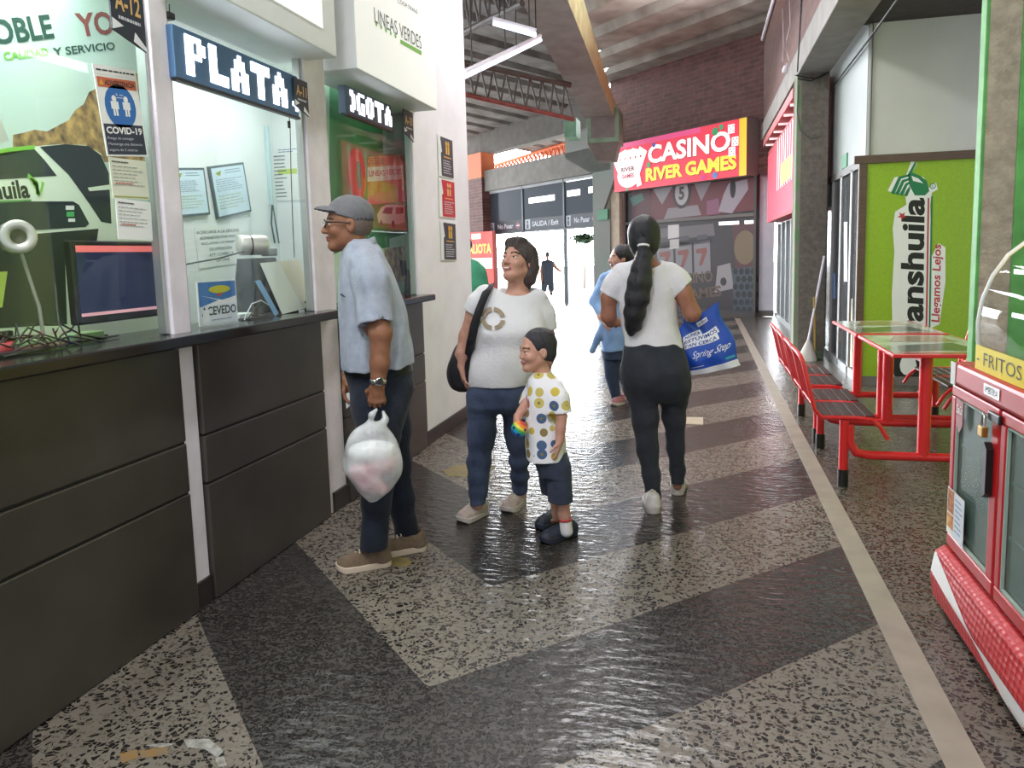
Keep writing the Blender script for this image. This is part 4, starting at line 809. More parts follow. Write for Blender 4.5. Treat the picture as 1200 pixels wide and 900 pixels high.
aw = thing('awning_ribs', (1.35, 13.2, 3.3), 'row of thin white tubes under the beam above the red lit sign', 'lamps'); 
for k in range(6): mb = MB(); mb.tube([(1.18, 11.6+k*0.85, 3.40), (1.495, 11.6+k*0.85, 3.40)], 0.02, glow('#ffeef0', 0.8), 6); mb.build('tube', aw)
mb = MB(); mb.box((1.17, 11.2, 3.43), (1.49, 16.4, 3.56), ink('#c46a6c')); mb.build('panel', aw)
# side bay: glazed side wall, green company wall, dark ceiling
XS = 1.60; YG = 8.55
M_pan = mat('grey_white_panel', '#9fa6a2', 0.35, var=0.06, vscale=2)
struct('wall_side_upper', MB().box((XS, YG+0.02, 2.32), (XS+0.05, 11.6, 3.75), M_pan))
struct('wall_green_upper', MB().box((XS+0.01, YG, 2.30), (4.2, YG+0.05, 3.75), mat('upper_white_panel', '#c9cbc4', 0.22, var=0.05, vscale=1.5)))
struct('ceiling_bay', MB().box((1.53, 2.5, 3.62), (4.2, 8.6, 3.7), mat('dark_bay_ceiling', '#3f3a36', 0.8, var=0.2)))
mb = MB(); mb.box((1.49, YG-0.03, 2.26), (4.2, YG+0.01, 2.34), mat('brown_wood_trim', '#5c4a3e', 0.5, var=0.15, vscale=6, stretch=(1, 8, 8))); struct('trim_9', mb)
mb = MB(); mb.box((XS-0.06, YG-0.02, 0), (XS+0.015, YG+0.04, 2.27), MATS['brown_wood_trim']); struct('trim_10', mb)
mb = MB(); mb.box((XS+0.01, YG-0.012, 0), (4.2, YG+0.03, 0.09), M_concd); struct('baseboard_green', mb)
mb = MB(); mb.box((XS+0.03, YG-0.03, 2.34), (XS+0.035, YG+0.01, 3.7), M_dark); struct('trim_11', mb)
gw = MB(); gw.box((XS+0.015, YG-0.004, 0.09), (4.2, YG+0.03, 2.26), mat('lime_green_wall', '#8fb52a', 0.4, var=0.06, vscale=40)); struct('wall_green', gw)
lg = thing('company_logo', (2.05, YG-0.006, 0.1), 'large vertical transhuila logo with a green bird on the lime green wall', 'logo')
P = Panel((XS, YG-0.006, 0), (1, 0, 0), (0, 0, 1)); kb, wb2, dg, rd = ink('#191c18'), ink('#e6ebe4'), ink('#1f7a4c'), ink('#b8383a')
P.pxpoly([(1044, 452), (1046, 400), (1045, 345), (1048, 295), (1046, 268), (1049, 248), (1062, 240), (1061, 228), (1040, 224), (1048, 208), (1062, 205), (1068, 188), (1075, 191), (1068, 204), (1083, 208), (1088, 220), (1097, 214), (1099, 222), (1092, 226), (1090, 240), (1092, 300), (1100, 285), (1108, 290), (1108, 330), (1101, 380), (1092, 384), (1090, 452)], wb2, 1)
def vtext(st, b0, b1, cap, m, **k):
    """vertical lettering: b0 -> b1 baseline going up, cap towards the left"""
    x0, y0 = P.px(*b0); x1, y1 = P.px(*b1); L = math.hypot(x1-x0, y1-y0); P.text(st, x0, y0, L, cap, m, rot=math.atan2(y1-y0, x1-x0), **k)
vtext('ranshuila', (1082, 393), (1084, 232), 0.215, kb, lay=2, bold=0.035, shear=0.12)
vtext('C', (1083, 450), (1083, 414), 0.30, kb, lay=2, bold=0.05)
P.pxpoly([(1083.5, 452), (1085.5, 452), (1089, 232), (1087, 232)], rd, 3); P.pxpoly([(1087, 452), (1089, 452), (1093, 230), (1091, 230)], dg, 3)
vtext('Llegamos Lejos', (1104, 378), (1106, 287), 0.10, rd, lay=2, bold=0.02, shear=0.15)
for k in range(4):
    P.pxpoly([(1044+k*5, 226-k*0.5+k*1.4), (1053+k*4, 207+k*4), (1066, 204+k*4.4), (1066, 206.5+k*4.4), (1056+k*3.6, 209.5+k*4), (1048+k*5, 228+k*0.8)], dg, 2)
P.pxpoly([(1064, 204), (1072, 190), (1074, 191), (1069, 202), (1078, 206), (1086, 212), (1089, 224), (1084, 229), (1072, 229), (1066, 218)], dg, 2); P.pxpoly([(1068, 206), (1076, 209), (1082, 215), (1070, 212)], wb2, 3)
x, y = P.px(1057, 253); P.poly([(x+0.045*(1 if k % 2 else 0.42)*math.cos(k*PI/5+0.3), y+0.045*(1 if k % 2 else 0.42)*math.sin(k*PI/5+0.3)) for k in range(10)], rd, 3)
x, y = P.px(1093, 218); P.disc(x, y, 0.028, dg, 3, 0.028); P.disc(x, y, 0.02, wb2, 4); P.text('R', x-0.01, y-0.012, 0.02, 0.024, dg, 5)
P.mb.build('logo_print', lg)
# reflections of lamps on the upper panel are left to the renderer: a small ceiling lamp in the bay
t = thing('ceiling_lamp', (1.95, 5.2, 3.56), 'small white lamp under the dark ceiling of the side bay', 'lamp'); mb = MB(); mb.box((1.8, 5.1, 3.57), (2.2, 5.3, 3.62), M_white); mb.build('housing', t); mb = MB(); mb.box((1.83, 5.13, 3.555), (2.17, 5.27, 3.57), glow('#ffffff', 6)); mb.build('tube', t)
# glazed side doors
sd = thing('side_doors', (XS, 10.0, 0), 'narrow aluminium glazed doors beside the lime green wall', 'doors'); mb = MB()
for y in (8.62, 9.15, 9.2, 9.8, 9.85, 10.45, 11.1): mb.box((XS-0.02, y, 0), (XS+0.03, y+0.05, 2.27), mat('dull_aluminium', '#8b8a88', 0.5, metal=0.4), 0.004)
mb.box((XS-0.02, 8.6, 2.24), (XS+0.04, 11.6, 2.32), mat('door_head', '#5f5c58', 0.5)); mb.box((XS-0.02, 8.6, 0), (XS+0.03, 11.6, 0.1), M_alu); mb.build('frame', sd)
mb = MB(); mb.box((XS+0.005, 8.65, 0.1), (XS+0.012, 11.6, 2.25), mat('door_dark_glass', '#3d4243', 0.15)); mb.build('pane', sd)
P = Panel((XS+0.003, 11.6, 0), (0, -1, 0), (0, 0, 1))
for q, c in (((976, 320, 979, 350), '#5670a0'), ((982, 330, 985, 400), '#b08a68'), ((989, 260, 993, 330), '#c9d2cc'), ((994, 350, 999, 430), '#c2b8a0')):
    P.pxpoly([(q[0], q[1]), (q[2], q[1]), (q[2], q[3]), (q[0], q[3])], ink(c), 1)
P.mb.build('stickers', sd)
mb = MB(); a = onX(987, 183, XS-0.003); b = onX(993, 195, XS-0.003); mb.box((XS-0.012, b[1], b[2]), (XS-0.001, a[1], a[2]), ink('#2f7a52')); tag(mb.build('exit_sign'), 'tiny dark green sign on the grey panel above the glazed doors', 'sign')
# yellow-green backdrop of the kiosk behind the counter pillar
struct('wall_kiosk', MB().box((2.7, 3.0, 0), (2.78, 7.0, 3.6), mat('kiosk_yellow_green', '#b9c23a', 0.5, color2='#7fae3c', vscale=1.2)))
mb = MB(); mb.tube([(1.62, 4.0, 3.5), (1.60, 4.02, 2.3), (1.63, 4.0, 1.2)], 0.015, ink('#3a2c22'), 6); tag(mb.build('cable'), 'dark cable hanging right of the green edged pillar', 'cable')
# brooms
b = thing('broom', tuple(onZ(946, 419)), 'broom with a white handle leaning by the grey pillar', 'broom'); c = onY(946, 423, 10.34)*np.array([1, 1, 0])
mb = MB(); top = onY(966, 300, 10.44); mb.tube([c+np.array([0, 0, 0.2]), top], 0.016, M_white, 8); mb.build('handle', b)
mb = MB(); mb.lathe([(0.12, 0.0), (0.11, 0.05), (0.05, 0.2), (0.02, 0.27)], c, (0.05, 0, 1), mat('pale_bristles', '#dcd9cf', 0.9, bump=0.8, bscale=60, stretch=(6, 6, 0.5)), 14); mb.build('head', b)
b = thing('broom', tuple(onZ(955, 424)), 'broom with a yellow handle, right of the white handled broom', 'broom'); c = onY(955, 423, 10.38)*np.array([1, 1, 0])
mb = MB(); mb.tube([c+np.array([0, 0, 0.1]), onY(954, 348, c[1])], 0.014, ink('#b59a4a'), 8); mb.build('handle', b); mb = MB(); mb.box((c[0]-0.05, c[1]-0.03, 0.0), (c[0]+0.1, c[1]+0.03, 0.12), ink('#4d5c44'), 0.02); mb.build('head', b)

# ---------------------------------------------------------------- red table and seat sets
M_tt = mat('printed_table_top', '#c9cfc0', 0.12, color2='#77806e', vscale=4, spec=0.7)
M_seat = mat('dark_seat', '#3a2a26', 0.5)
def table_set(y0, label, grp='red canteen tables with attached seats'):
    t = thing('canteen_table', (1.32, y0+0.5, 0), label, 'table', grp); L = 1.02
    mb = MB(); mb.box((1.06, y0-0.12, 0.80), (1.66, y0+0.91, 0.822), M_red, 0.006); mb.build('tabletop', t)
    P = Panel((1.075, y0-0.105, 0.8225), (1, 0, 0), (0, 1, 0)); P.rect(0, 0, 0.57, 1.0, M_tt, 0); P.poly([(0.05, 0.1), (0.5, 0.2), (0.45, 0.55), (0.1, 0.4)], ink('#4d5548', 0.15), 1); P.poly([(0.1, 0.6), (0.5, 0.62), (0.48, 0.9), (0.2, 0.95)], ink('#8d7a5c', 0.15), 1); P.rect(0.03, 0.02, 0.54, 0.08, ink('#b83c3a', 0.15), 1); P.mb.build('table_print', t)
    for yy in (y0+0.0, y0+0.93):
        mb = MB(); mb.tube([(1.27, yy+0.01, 0.2), (1.27, yy+0.01, 0.8)], 0.036, M_red, 12); mb.build('post', t)
        mb = MB(); mb.tube([(0.86, yy, 0.38), (0.865, yy, 0.27), (0.90, yy, 0.21), (0.97, yy, 0.195), (1.74, yy, 0.195), (1.80, yy, 0.21), (1.84, yy, 0.27), (1.845, yy, 0.38)], 0.026, M_red, 10); mb.build('base_bar', t)
        for x in (0.83, 1.87):
            mb = MB(); mb.tube([(x, yy, 0.10), (x, yy, 0.41)], 0.027, M_red, 10); lg_ = mb.build('leg', t); mb = MB(); mb.tube([(x, yy, 0.0), (x, yy, 0.105)], 0.032, M_black, 10); mb.build('rubber_foot', lg_)
    mb = MB(); mb.box((1.24, y0, 0.76), (1.30, y0+0.93, 0.80), M_red); mb.build('rail', t)
    for sgn, xc in ((1, 0.85), (-1, 1.85)):
        for k in range(2):
            ya, yb = y0-0.02+k*0.49, y0+0.44+k*0.49; X = lambda d: xc+sgn*d
            mb = MB()
            for j in range(5): mb.box((X(-0.15+j*0.062), ya+0.02, 0.425), (X(-0.15+j*0.062+0.054), yb-0.02, 0.437), M_seat, 0.003)
            s = mb.build('seat', t)
            mb = MB(); fr = [(X(0.22), ya, 0.30), (X(0.18), ya, 0.37), (X(0.13), ya, 0.418), (X(0.05), ya, 0.425), (X(-0.15), ya, 0.425), (X(-0.19), ya, 0.47), (X(-0.26), ya, 0.76), (X(-0.275), ya+0.03, 0.795), (X(-0.28), ya+0.08, 0.805), (X(-0.28), yb-0.08, 0.805), (X(-0.275), yb-0.03, 0.795), (X(-0.26), yb, 0.76), (X(-0.19), yb, 0.47), (X(-0.15), yb, 0.425), (X(0.05), yb, 0.425), (X(0.13), yb, 0.418), (X(0.18), yb, 0.37), (X(0.22), yb, 0.30)]
            mb.tube(fr, 0.013, M_red, 8); mb.build('seat_frame', t)
            mb = MB()
            for j in range(5): yy = ya+0.075+j*(yb-ya-0.15)/4; mb.tube([(X(-0.16), yy, 0.43), (X(-0.195), yy, 0.50), (X(-0.28), yy, 0.80)], 0.007, M_red, 6)
            mb.tube([(X(-0.2), ya, 0.5), (X(-0.2), yb, 0.5)], 0.008, M_red, 6); mb.build('backrest', t)
    return t
table_set(4.87, 'red canteen table with attached seats, nearer one beside the red cooler')
table_set(5.97, 'red canteen table with attached seats, farther one before the lime green wall')

# ---------------------------------------------------------------- red drinks cooler
ck = thing('drinks_cooler', (1.3, 2.75, 0), 'red glass-door drinks cooler with white ribbon kick plate under the snack display', 'cooler')
X0, YF, YN = 0.93, 3.22, 2.12; M_cr = mat('cooler_red', '#b5191e', 0.35, var=0.04); M_cin = mat('cooler_inside', '#7d958b', 0.6, var=0.15, vscale=3)
mb = MB(); mb.box((X0+0.06, YN, 0.27), (X0+0.62, YF, 1.0), M_cr, 0.012); mb.box((X0+0.03, YN+0.03, 0.0), (X0+0.58, YF-0.03, 0.3), M_black); mb.build('body', ck)
mb = MB(); mb.box((X0-0.004, YN, 0.915), (X0+0.1, YF, 1.0), M_cr, 0.014); hd = mb.build('header', ck)
P = Panel((X0-0.005, YF, 0.915), (0, -1, 0), (0, 0, 1)); P.slab(0.002, 0.0, 0.055, 0.085, -0.002, ink('#d5d8d2')); P.mb.build('tape', hd)
P.mb = MB(); P.slab(0.36, 0.026, 0.50, 0.062, -0.002, M_chrome); P.text('IMBERA', 0.37, 0.033, 0.12, 0.022, ink('#5a5a5a'), 4); P.mb.build('badge', hd)
for a, b in ((2.73, YF-0.005), (YN+0.1, 2.715)):
    d = MB(); e = 0.045
    for q in (((a, 0.28), (b, 0.33)), ((a, 0.87), (b, 0.912)), ((a, 0.33), (a+e*1.4, 0.87)), ((b-e, 0.33), (b, 0.87))): d.box((X0, q[0][0], q[0][1]), (X0+0.05, q[1][0], q[1][1]), M_cr, 0.006)
    dr = d.build('door', ck)
    g = MB(); g.box((X0+0.016, a+0.02, 0.32), (X0+0.02, b-0.02, 0.88), M_glassd); g.build('pane', dr)
    g = MB()
    for q in (((a+e*1.4, 0.33), (b-e, 0.338)), ((a+e*1.4, 0.862), (b-e, 0.87)), ((b-e-0.008, 0.33), (b-e, 0.87)), ((a+e*1.4, 0.33), (a+e*1.4+0.008, 0.87))): g.box((X0+0.004, q[0][0], q[0][1]), (X0+0.014, q[1][0], q[1][1]), ink('#9db3a8'))
    g.build('gasket', dr)
    h = MB(); h.prism([(X0-0.001, a+0.03, 0.62), (X0-0.001, a+0.06, 0.60), (X0-0.001, a+0.068, 0.66), (X0-0.001, a+0.068, 0.75), (X0-0.001, a+0.055, 0.79), (X0-0.001, a+0.03, 0.77)], (-0.022, 0, 0), M_black); h.build('handle', dr)
mb = MB(); mb.box((X0+0.03, YN+0.11, 0.30), (X0+0.055, YF-0.012, 0.90), M_cin); mb.build('inside', ck)
mb = MB()
for z in (0.5, 0.68): mb.box((X0+0.022, YN+0.12, z), (X0+0.03, YF-0.06, z+0.012), ink('#7f928a'))
mb.build('shelf', ck)
bt = MB(); pr = [(X0-0.01, 0.02), (X0-0.035, 0.06), (X0-0.045, 0.14), (X0-0.03, 0.24), (X0+0.0, 0.262), (X0+0.1, 0.262), (X0+0.1, 0.02)]
M_bump = mat('dimpled_red_plastic', '#bb1b22', 0.45); nt = M_bump.node_tree; tc = nt.nodes.new('ShaderNodeTexCoord'); mp = nt.nodes.new('ShaderNodeMapping'); mp.inputs['Scale'].default_value = (45, 30, 45); vo = nt.nodes.new('ShaderNodeTexVoronoi'); vo.inputs['Randomness'].default_value = 0.15; vo.inputs['Scale'].default_value = 1.0; bp = nt.nodes.new('ShaderNodeBump'); bp.inputs['Strength'].default_value = 0.7; bp.inputs['Distance'].default_value = 0.01
nt.links.new(tc.outputs['Object'], mp.inputs[0]); nt.links.new(mp.outputs[0], vo.inputs['Vector']); nt.links.new(vo.outputs['Distance'], bp.inputs['Height']); nt.links.new(bp.outputs[0], nt.nodes['Principled BSDF'].inputs['Normal'])
bt.prism([(x, YF+0.02, z) for x, z in pr], (0, YN-YF-0.04, 0), M_bump); kp = bt.build('kick_plate', ck)
rb = MB(); up, lo = [], []
def kx(z): return float(np.interp(z, [q[1] for q in pr[:5]], [q[0] for q in pr[:5]]))-0.002
N = 28
for i in range(N+1):
    u = i/N; y = YF+0.018-u*1.0
    c = 0.20-0.16*u if u < 0.5 else 0.12-0.12*(u-0.5)*0.9
    w = 0.050*abs(1-u/0.5)**0.9+0.003 if u < 0.5 else 0.07*((u-0.5)/0.5)+0.003
    z1, z0 = min(c+w*0.8, 0.25), max(c-w*0.8, 0.02); up.append([(kx(z1-(z1-z0)*j/4), y, z1-(z1-z0)*j/4) for j in range(5)])
rb.sheet(up, ink('#e8e6e4', 0.35)); rb.build('ribbon', kp)
P = Panel((X0-0.0015, YF, 0.28), (0, -1, 0), (0, 0, 1)); P.L = 0.0006
sk = MB(); P.mb = sk; tgx0, tgz1 = P.px(1122, 452); tgx1, tgz0 = P.px(1139, 470)
P.poly([(0.066, 0.592), (0.145, 0.588), (0.145, 0.50), (0.11, 0.465), (0.066, 0.50)], ink('#8f1218', 0.4), 1); P.text('Coca-Cola', 0.069, 0.535, 0.066, 0.034, ink('#f2ecea'), 2, bold=0.02, shear=0.25); P.mb.build('brand_tag', ck)
P.mb = MB(); P.O = P.O+np.array([-0.0015, 0, 0]); P.rect(0.015, 0.055, 0.21, 0.235, ink('#e8e4df'), 1); P.rect(0.02, 0.14, 0.095, 0.23, mat('menu_photo', '#c98a3a', 0.5, color2='#8a2f22', vscale=40), 2); P.rect(0.02, 0.08, 0.095, 0.135, mat('menu_photo_b', '#b5532c', 0.5, color2='#e0b050', vscale=40), 2); P.rect(0.1, 0.06, 0.205, 0.23, ink('#dfe6ee'), 2); P.lines(0.11, 0.08, 0.2, 0.22, 7, ink('#7d9cc0'), 3, th=0.3); P.mb.build('menu_sticker', ck)
# hasp and padlock
mb = MB(); mb.box((X0-0.012, 2.70, 0.865), (X0, 2.80, 0.895), M_black, 0.004); mb.build('hasp', ck)
pk = thing('padlock', (X0-0.02, 2.80, 0.82), 'brass padlock hanging on the hasp of the red cooler', 'padlock')
mb = MB(); mb.box((X0-0.032, 2.782, 0.805), (X0-0.012, 2.826, 0.84), mat('brass', '#b58f4a', 0.35, metal=0.8), 0.004); mb.build('body', pk)
mb = MB(); mb.tube([(X0-0.022, 2.79, 0.838), (X0-0.022, 2.79, 0.865), (X0-0.022, 2.796, 0.878), (X0-0.022, 2.804, 0.882), (X0-0.022, 2.812, 0.878), (X0-0.022, 2.818, 0.865), (X0-0.022, 2.818, 0.838)], 0.004, M_chrome, 8); mb.build('shackle', pk)
# ---------------------------------------------------------------- snack display on the cooler
dp = thing('snack_display', (1.2, 2.6, 1.0), 'curved glass snack warmer with yellow light on top of the red cooler', 'display case')
yf, yn = 3.03, 2.15
mb = MB(); mb.box((0.955, yn, 1.001), (1.48, yf, 1.045), M_chrome, 0.004); mb.build('base', dp)
pf = [(0.965, 1.045), (0.952, 1.10), (0.950, 1.17), (0.962, 1.25), (0.99, 1.33), (1.035, 1.40), (1.10, 1.455), (1.18, 1.485), (1.46, 1.49)]
mb = MB(); mb.sheet([[(x, yf-0.005, z) for x, z in pf], [(x, yn, z) for x, z in pf]], M_glass); gl = mb.build('curved_pane', dp)
mb = MB(); mb.add([(x, yf-0.004, z) for x, z in pf]+[(1.46, yf-0.004, 1.045)], [tuple(range(len(pf)+1))], M_glass); mb.build('end_pane', dp)
mb = MB(); mb.tube([(x, yf, z) for x, z in pf]+[(1.47, yf, 1.045)], 0.007, mat('pale_edge', '#d9dcd6', 0.3), 8); mb.build('edge_trim', dp)
for z in (1.19, 1.34):
    mb = MB(); mb.box((1.05, yn, z), (1.44, yf-0.03, z+0.008), mat('shelf_glass', '#cdbb84', 0.2)); mb.box((1.045, yn, z-0.004), (1.052, yf-0.03, z+0.012), M_chrome); mb.build('shelf', dp)
mb = MB(); mb.box((1.45, yn, 1.045), (1.47, yf, 1.49), mat('warmer_back', '#d8c24a', 0.4)); mb.build('back_panel', dp)
mb = MB(); mb.tube([(1.25, yn, 1.465), (1.25, yf-0.1, 1.465)], 0.018, glow('#ffd98a', 9.0), 8); mb.build('warming_lamp', dp)
area('warming_light', (1.25, 2.6, 1.44), 0.1, 2.2, color=(1, 0.78, 0.38), sy=0.7)
P = Panel((0.948, 3.035, 1.001), (0, -1, 0), (0, 0, 1)); P.slab(0, 0, 0.9, 0.085, 0.003, ink('#e6d23a')); P.mb.build('label_board', dp); P.mb = MB(); P.text('- FRITOS -', 0.02, 0.022, 0.46, 0.045, ink('#2d2a1c'), 2, bold=-0.005); P.mb.build('label_print', dp)
M_fr = mat('fried_pastry', '#c9822e', 0.6, color2='#8a4d16', vscale=30, bump=0.5, bscale=60)
for k in range(14):
    z = (1.052, 1.2, 1.35)[k % 3]; mb = MB(); y = 2.3+0.05*k; x = 1.14+0.09*(k % 4); mb.ball((x, y, z+0.022), (0.045, 0.032, 0.022), M_fr, 12); o = tag(mb.build('fried_pastry'), 'golden fried pastries on the shelves of the snack warmer', 'pastry', 'fried pastries in the snack warmer')
# ---------------------------------------------------------------- smooth bodies: blended shapes meshed by surface nets
class Sdf:
    def __init__(s): s.ops = []; s.noise = None
    def _a(s, fn, lo, hi, k, op='u'): s.ops.append((fn, np.array(lo, float), np.array(hi, float), k, op)); return s
    def cap(s, a, b, ra, rb=None, k=0.02, op='u', flat=None):
        a = np.array(a, float); b = np.array(b, float); rb = ra if rb is None else rb; ab = b-a; L = float(ab @ ab)+1e-9
        def fn(p):
            q = p-a; t = np.clip((q @ ab)/L, 0, 1); r = q-t[..., None]*ab
            return np.sqrt((r*r).sum(-1))-(ra+(rb-ra)*t)
        m = max(ra, rb); return s._a(fn, np.minimum(a, b)-m, np.maximum(a, b)+m, k, op)
    def chain(s, pts, k=0.02, op='u'):
        """pts: list of (point, radius)"""
        for (a, ra), (b, rb) in zip(pts[:-1], pts[1:]): s.cap(a, b, ra, rb, k, op)
        return s
    def ell(s, c, r, R=None, k=0.02, op='u'):
        c = np.array(c, float); r = np.array(r, float); R = np.eye(3) if R is None else np.array(R, float)   # columns of R: the ellipsoid axes
        def fn(p):
            q = (p-c) @ R; k0 = np.sqrt(((q/r)**2).sum(-1)); k1 = np.sqrt(((q/(r*r))**2).sum(-1))+1e-9; return k0*(k0-1)/k1
        e = np.abs(R) @ r; return s._a(fn, c-e, c+e, k, op)
    def loft(s, st, k=0.02, op='u', ex=2.3, grow=0.0):
        """st: rows (z, uc, ru, vc, rv) of stacked ovals"""
        st = np.array(sorted(st, key=lambda q: q[0]), float); n = len(st); zz = np.linspace(0, n-1, (n-1)*8+1); T = np.zeros((len(zz), 5))
        for i, z in enumerate(zz):    # Catmull-Rom through the rows
            j = min(int(z), n-2); t = z-j; p0, p1, p2, p3 = st[max(j-1, 0)], st[j], st[j+1], st[min(j+2, n-1)]
            T[i] = 0.5*((2*p1)+(p2-p0)*t+(2*p0-5*p1+4*p2-p3)*t*t+(3*p1-p0-3*p2+p3)*t**3)
        o = np.argsort(T[:, 0]); T = T[o]; T[:, 2] += grow; T[:, 4] += grow
        def fn(p):
            z = p[..., 2]; g = [np.interp(z, T[:, 0], T[:, i]) for i in range(1, 5)]
            q = (np.abs((p[..., 0]-g[0])/g[1])**ex+np.abs((p[..., 1]-g[2])/g[3])**ex)**(1/ex)
            d = (q-1)*np.minimum(g[1], g[3]); d = np.where(d > 0, d*0.9, d)
            return np.maximum(d, np.maximum(z-T[-1, 0], T[0, 0]-z))
        lo = (min(T[:, 1]-T[:, 2]), min(T[:, 3]-T[:, 4]), T[0, 0]); hi = (max(T[:, 1]+T[:, 2]), max(T[:, 3]+T[:, 4]), T[-1, 0]); return s._a(fn, lo, hi, k, op)
    def cut(s, pt, nrm, rad=None):
        """removes what lies beyond the plane (within rad of pt)"""
        pt = np.array(pt, float); nrm = np.array(nrm, float); nrm /= np.linalg.norm(nrm); s.ops.append(('cut', pt, nrm, rad, None)); return s
    def mesh(s, h):
        U = [o for o in s.ops if o[0] != 'cut' and o[4] == 'u']; lo = np.min([o[1] for o in U], 0)-4*h; hi = np.max([o[2] for o in U], 0)+4*h
        n = np.ceil((hi-lo)/h).astype(int)+1; D = np.full(n, 1.0, np.float32); ax = [lo[i]+h*np.arange(n[i]) for i in range(3)]
        def block(l, u):
            a = np.clip(np.floor((l-lo)/h).astype(int), 0, n); b = np.clip(np.ceil((u-lo)/h).astype(int)+1, 0, n); sl = tuple(slice(a[i], b[i]) for i in range(3))
            return sl, np.stack(np.meshgrid(*[ax[i][sl[i]] for i in range(3)], indexing='ij'), -1)
        for o in s.ops:
            if o[0] == 'cut':
                _, pt, nr, rad, _ = o; R = rad if rad else 9; sl, p = block(pt-R, pt+R)
                if p.size == 0: continue
                q = p-pt; d = q @ nr
                if rad: d = np.where((q*q).sum(-1) < rad*rad, d, -1)
                D[sl] = np.maximum(D[sl], d); continue
            fn, l, u, k, op = o; sl, p = block(l-k-4*h, u+k+4*h)
            if p.size == 0: continue
            d = fn(p); c = D[sl]
            if op == 'u': q = np.maximum(k-np.abs(c-d), 0)/max(k, 1e-6); D[sl] = np.minimum(c, d)-q*q*k*0.25
            else: d = -d; q = np.maximum(k-np.abs(c-d), 0)/max(k, 1e-6); D[sl] = np.maximum(c, d)+q*q*k*0.25
        if s.noise is not None:
            I = np.argwhere(np.abs(D) < 0.04); p = lo+I*h; D[I[:, 0], I[:, 1], I[:, 2]] += s.noise(p)
        G = D < 0; cn = [(i, j, k) for i in (0, 1) for j in (0, 1) for k in (0, 1)]; N = n-1
        cnt = sum(G[i:i+N[0], j:j+N[1], k:k+N[2]].astype(np.int8) for i, j, k in cn); act = (cnt > 0) & (cnt < 8); idx = np.argwhere(act); M = len(idx)
        cv = np.stack([D[idx[:, 0]+i, idx[:, 1]+j, idx[:, 2]+k] for i, j, k in cn], 1); pos = np.zeros((M, 3)); w = np.zeros(M)
        for a in range(8):
            for b in range(a+1, 8):
                if sum(abs(cn[a][q]-cn[b][q]) for q in range(3)) != 1: continue
                va, vb = cv[:, a], cv[:, b]; cr = (va < 0) != (vb < 0); t = np.where(cr, va/np.where(va == vb, 1, va-vb), 0)[:, None]
                pos += np.where(cr[:, None], np.array(cn[a])+t*(np.array(cn[b])-np.array(cn[a])), 0); w += cr
        V = lo+(idx+pos/w[:, None])*h; im = np.full(N, -1, np.int32); im[idx[:, 0], idx[:, 1], idx[:, 2]] = np.arange(M); F = []
        for a in range(3):
            b, c = (a+1) % 3, (a+2) % 3; A = [slice(None)]*3; B = [slice(None)]*3; A[a] = slice(0, -1); B[a] = slice(1, None); g0, g1 = G[tuple(A)], G[tuple(B)]
            e = np.argwhere(g0 != g1); ok = (e[:, b] > 0) & (e[:, c] > 0) & (e[:, b] < N[b]) & (e[:, c] < N[c]); e = e[ok]; inside = g0[e[:, 0], e[:, 1], e[:, 2]]
            def cell(db, dc): q = e.copy(); q[:, b] += db; q[:, c] += dc; return im[q[:, 0], q[:, 1], q[:, 2]]
            f = np.stack([cell(-1, -1), cell(0, -1), cell(0, 0), cell(-1, 0)], 1); f[~inside] = f[~inside][:, ::-1]; F.append(f)
        return V, np.concatenate(F)
    def build(s, name, parent, h, mats, slot=None, label=None):
        V, F = s.mesh(h); me = bpy.data.meshes.new(name); me.vertices.add(len(V)); me.vertices.foreach_set('co', V.astype(np.float32).ravel())
        me.loops.add(F.size); me.loops.foreach_set('vertex_index', F.astype(np.int32).ravel()); me.polygons.add(len(F)); me.polygons.foreach_set('loop_start', np.arange(0, F.size, 4, dtype=np.int32)); me.polygons.foreach_set('loop_total', np.full(len(F), 4, np.int32))
        mats = mats if isinstance(mats, (list, tuple)) else [mats]
        for m in mats: me.materials.append(m)
        me.polygons.foreach_set('use_smooth', np.ones(len(F), bool))
        if slot is not None: me.polygons.foreach_set('material_index', slot(V[F].mean(1)).astype(np.int32))
        me.update(calc_edges=True); me.validate(); o = bpy.data.objects.new(name, me); COL.objects.link(o); o.parent = parent
        if label: o['label'] = label
        return o
def folds(amp, f, seed, stretch=(1, 1, 1)):
    r = np.random.default_rng(seed); W = r.normal(0, 1, (7, 3))*f*np.array(stretch); ph = r.uniform(0, 6.28, 7)
    def fn(p):
        q = p+0.02*np.sin(p[:, [2, 0, 1]]*f*0.6+ph[:3]); return amp*np.sin(q @ W.T+ph).mean(1)*1.6
    return fn
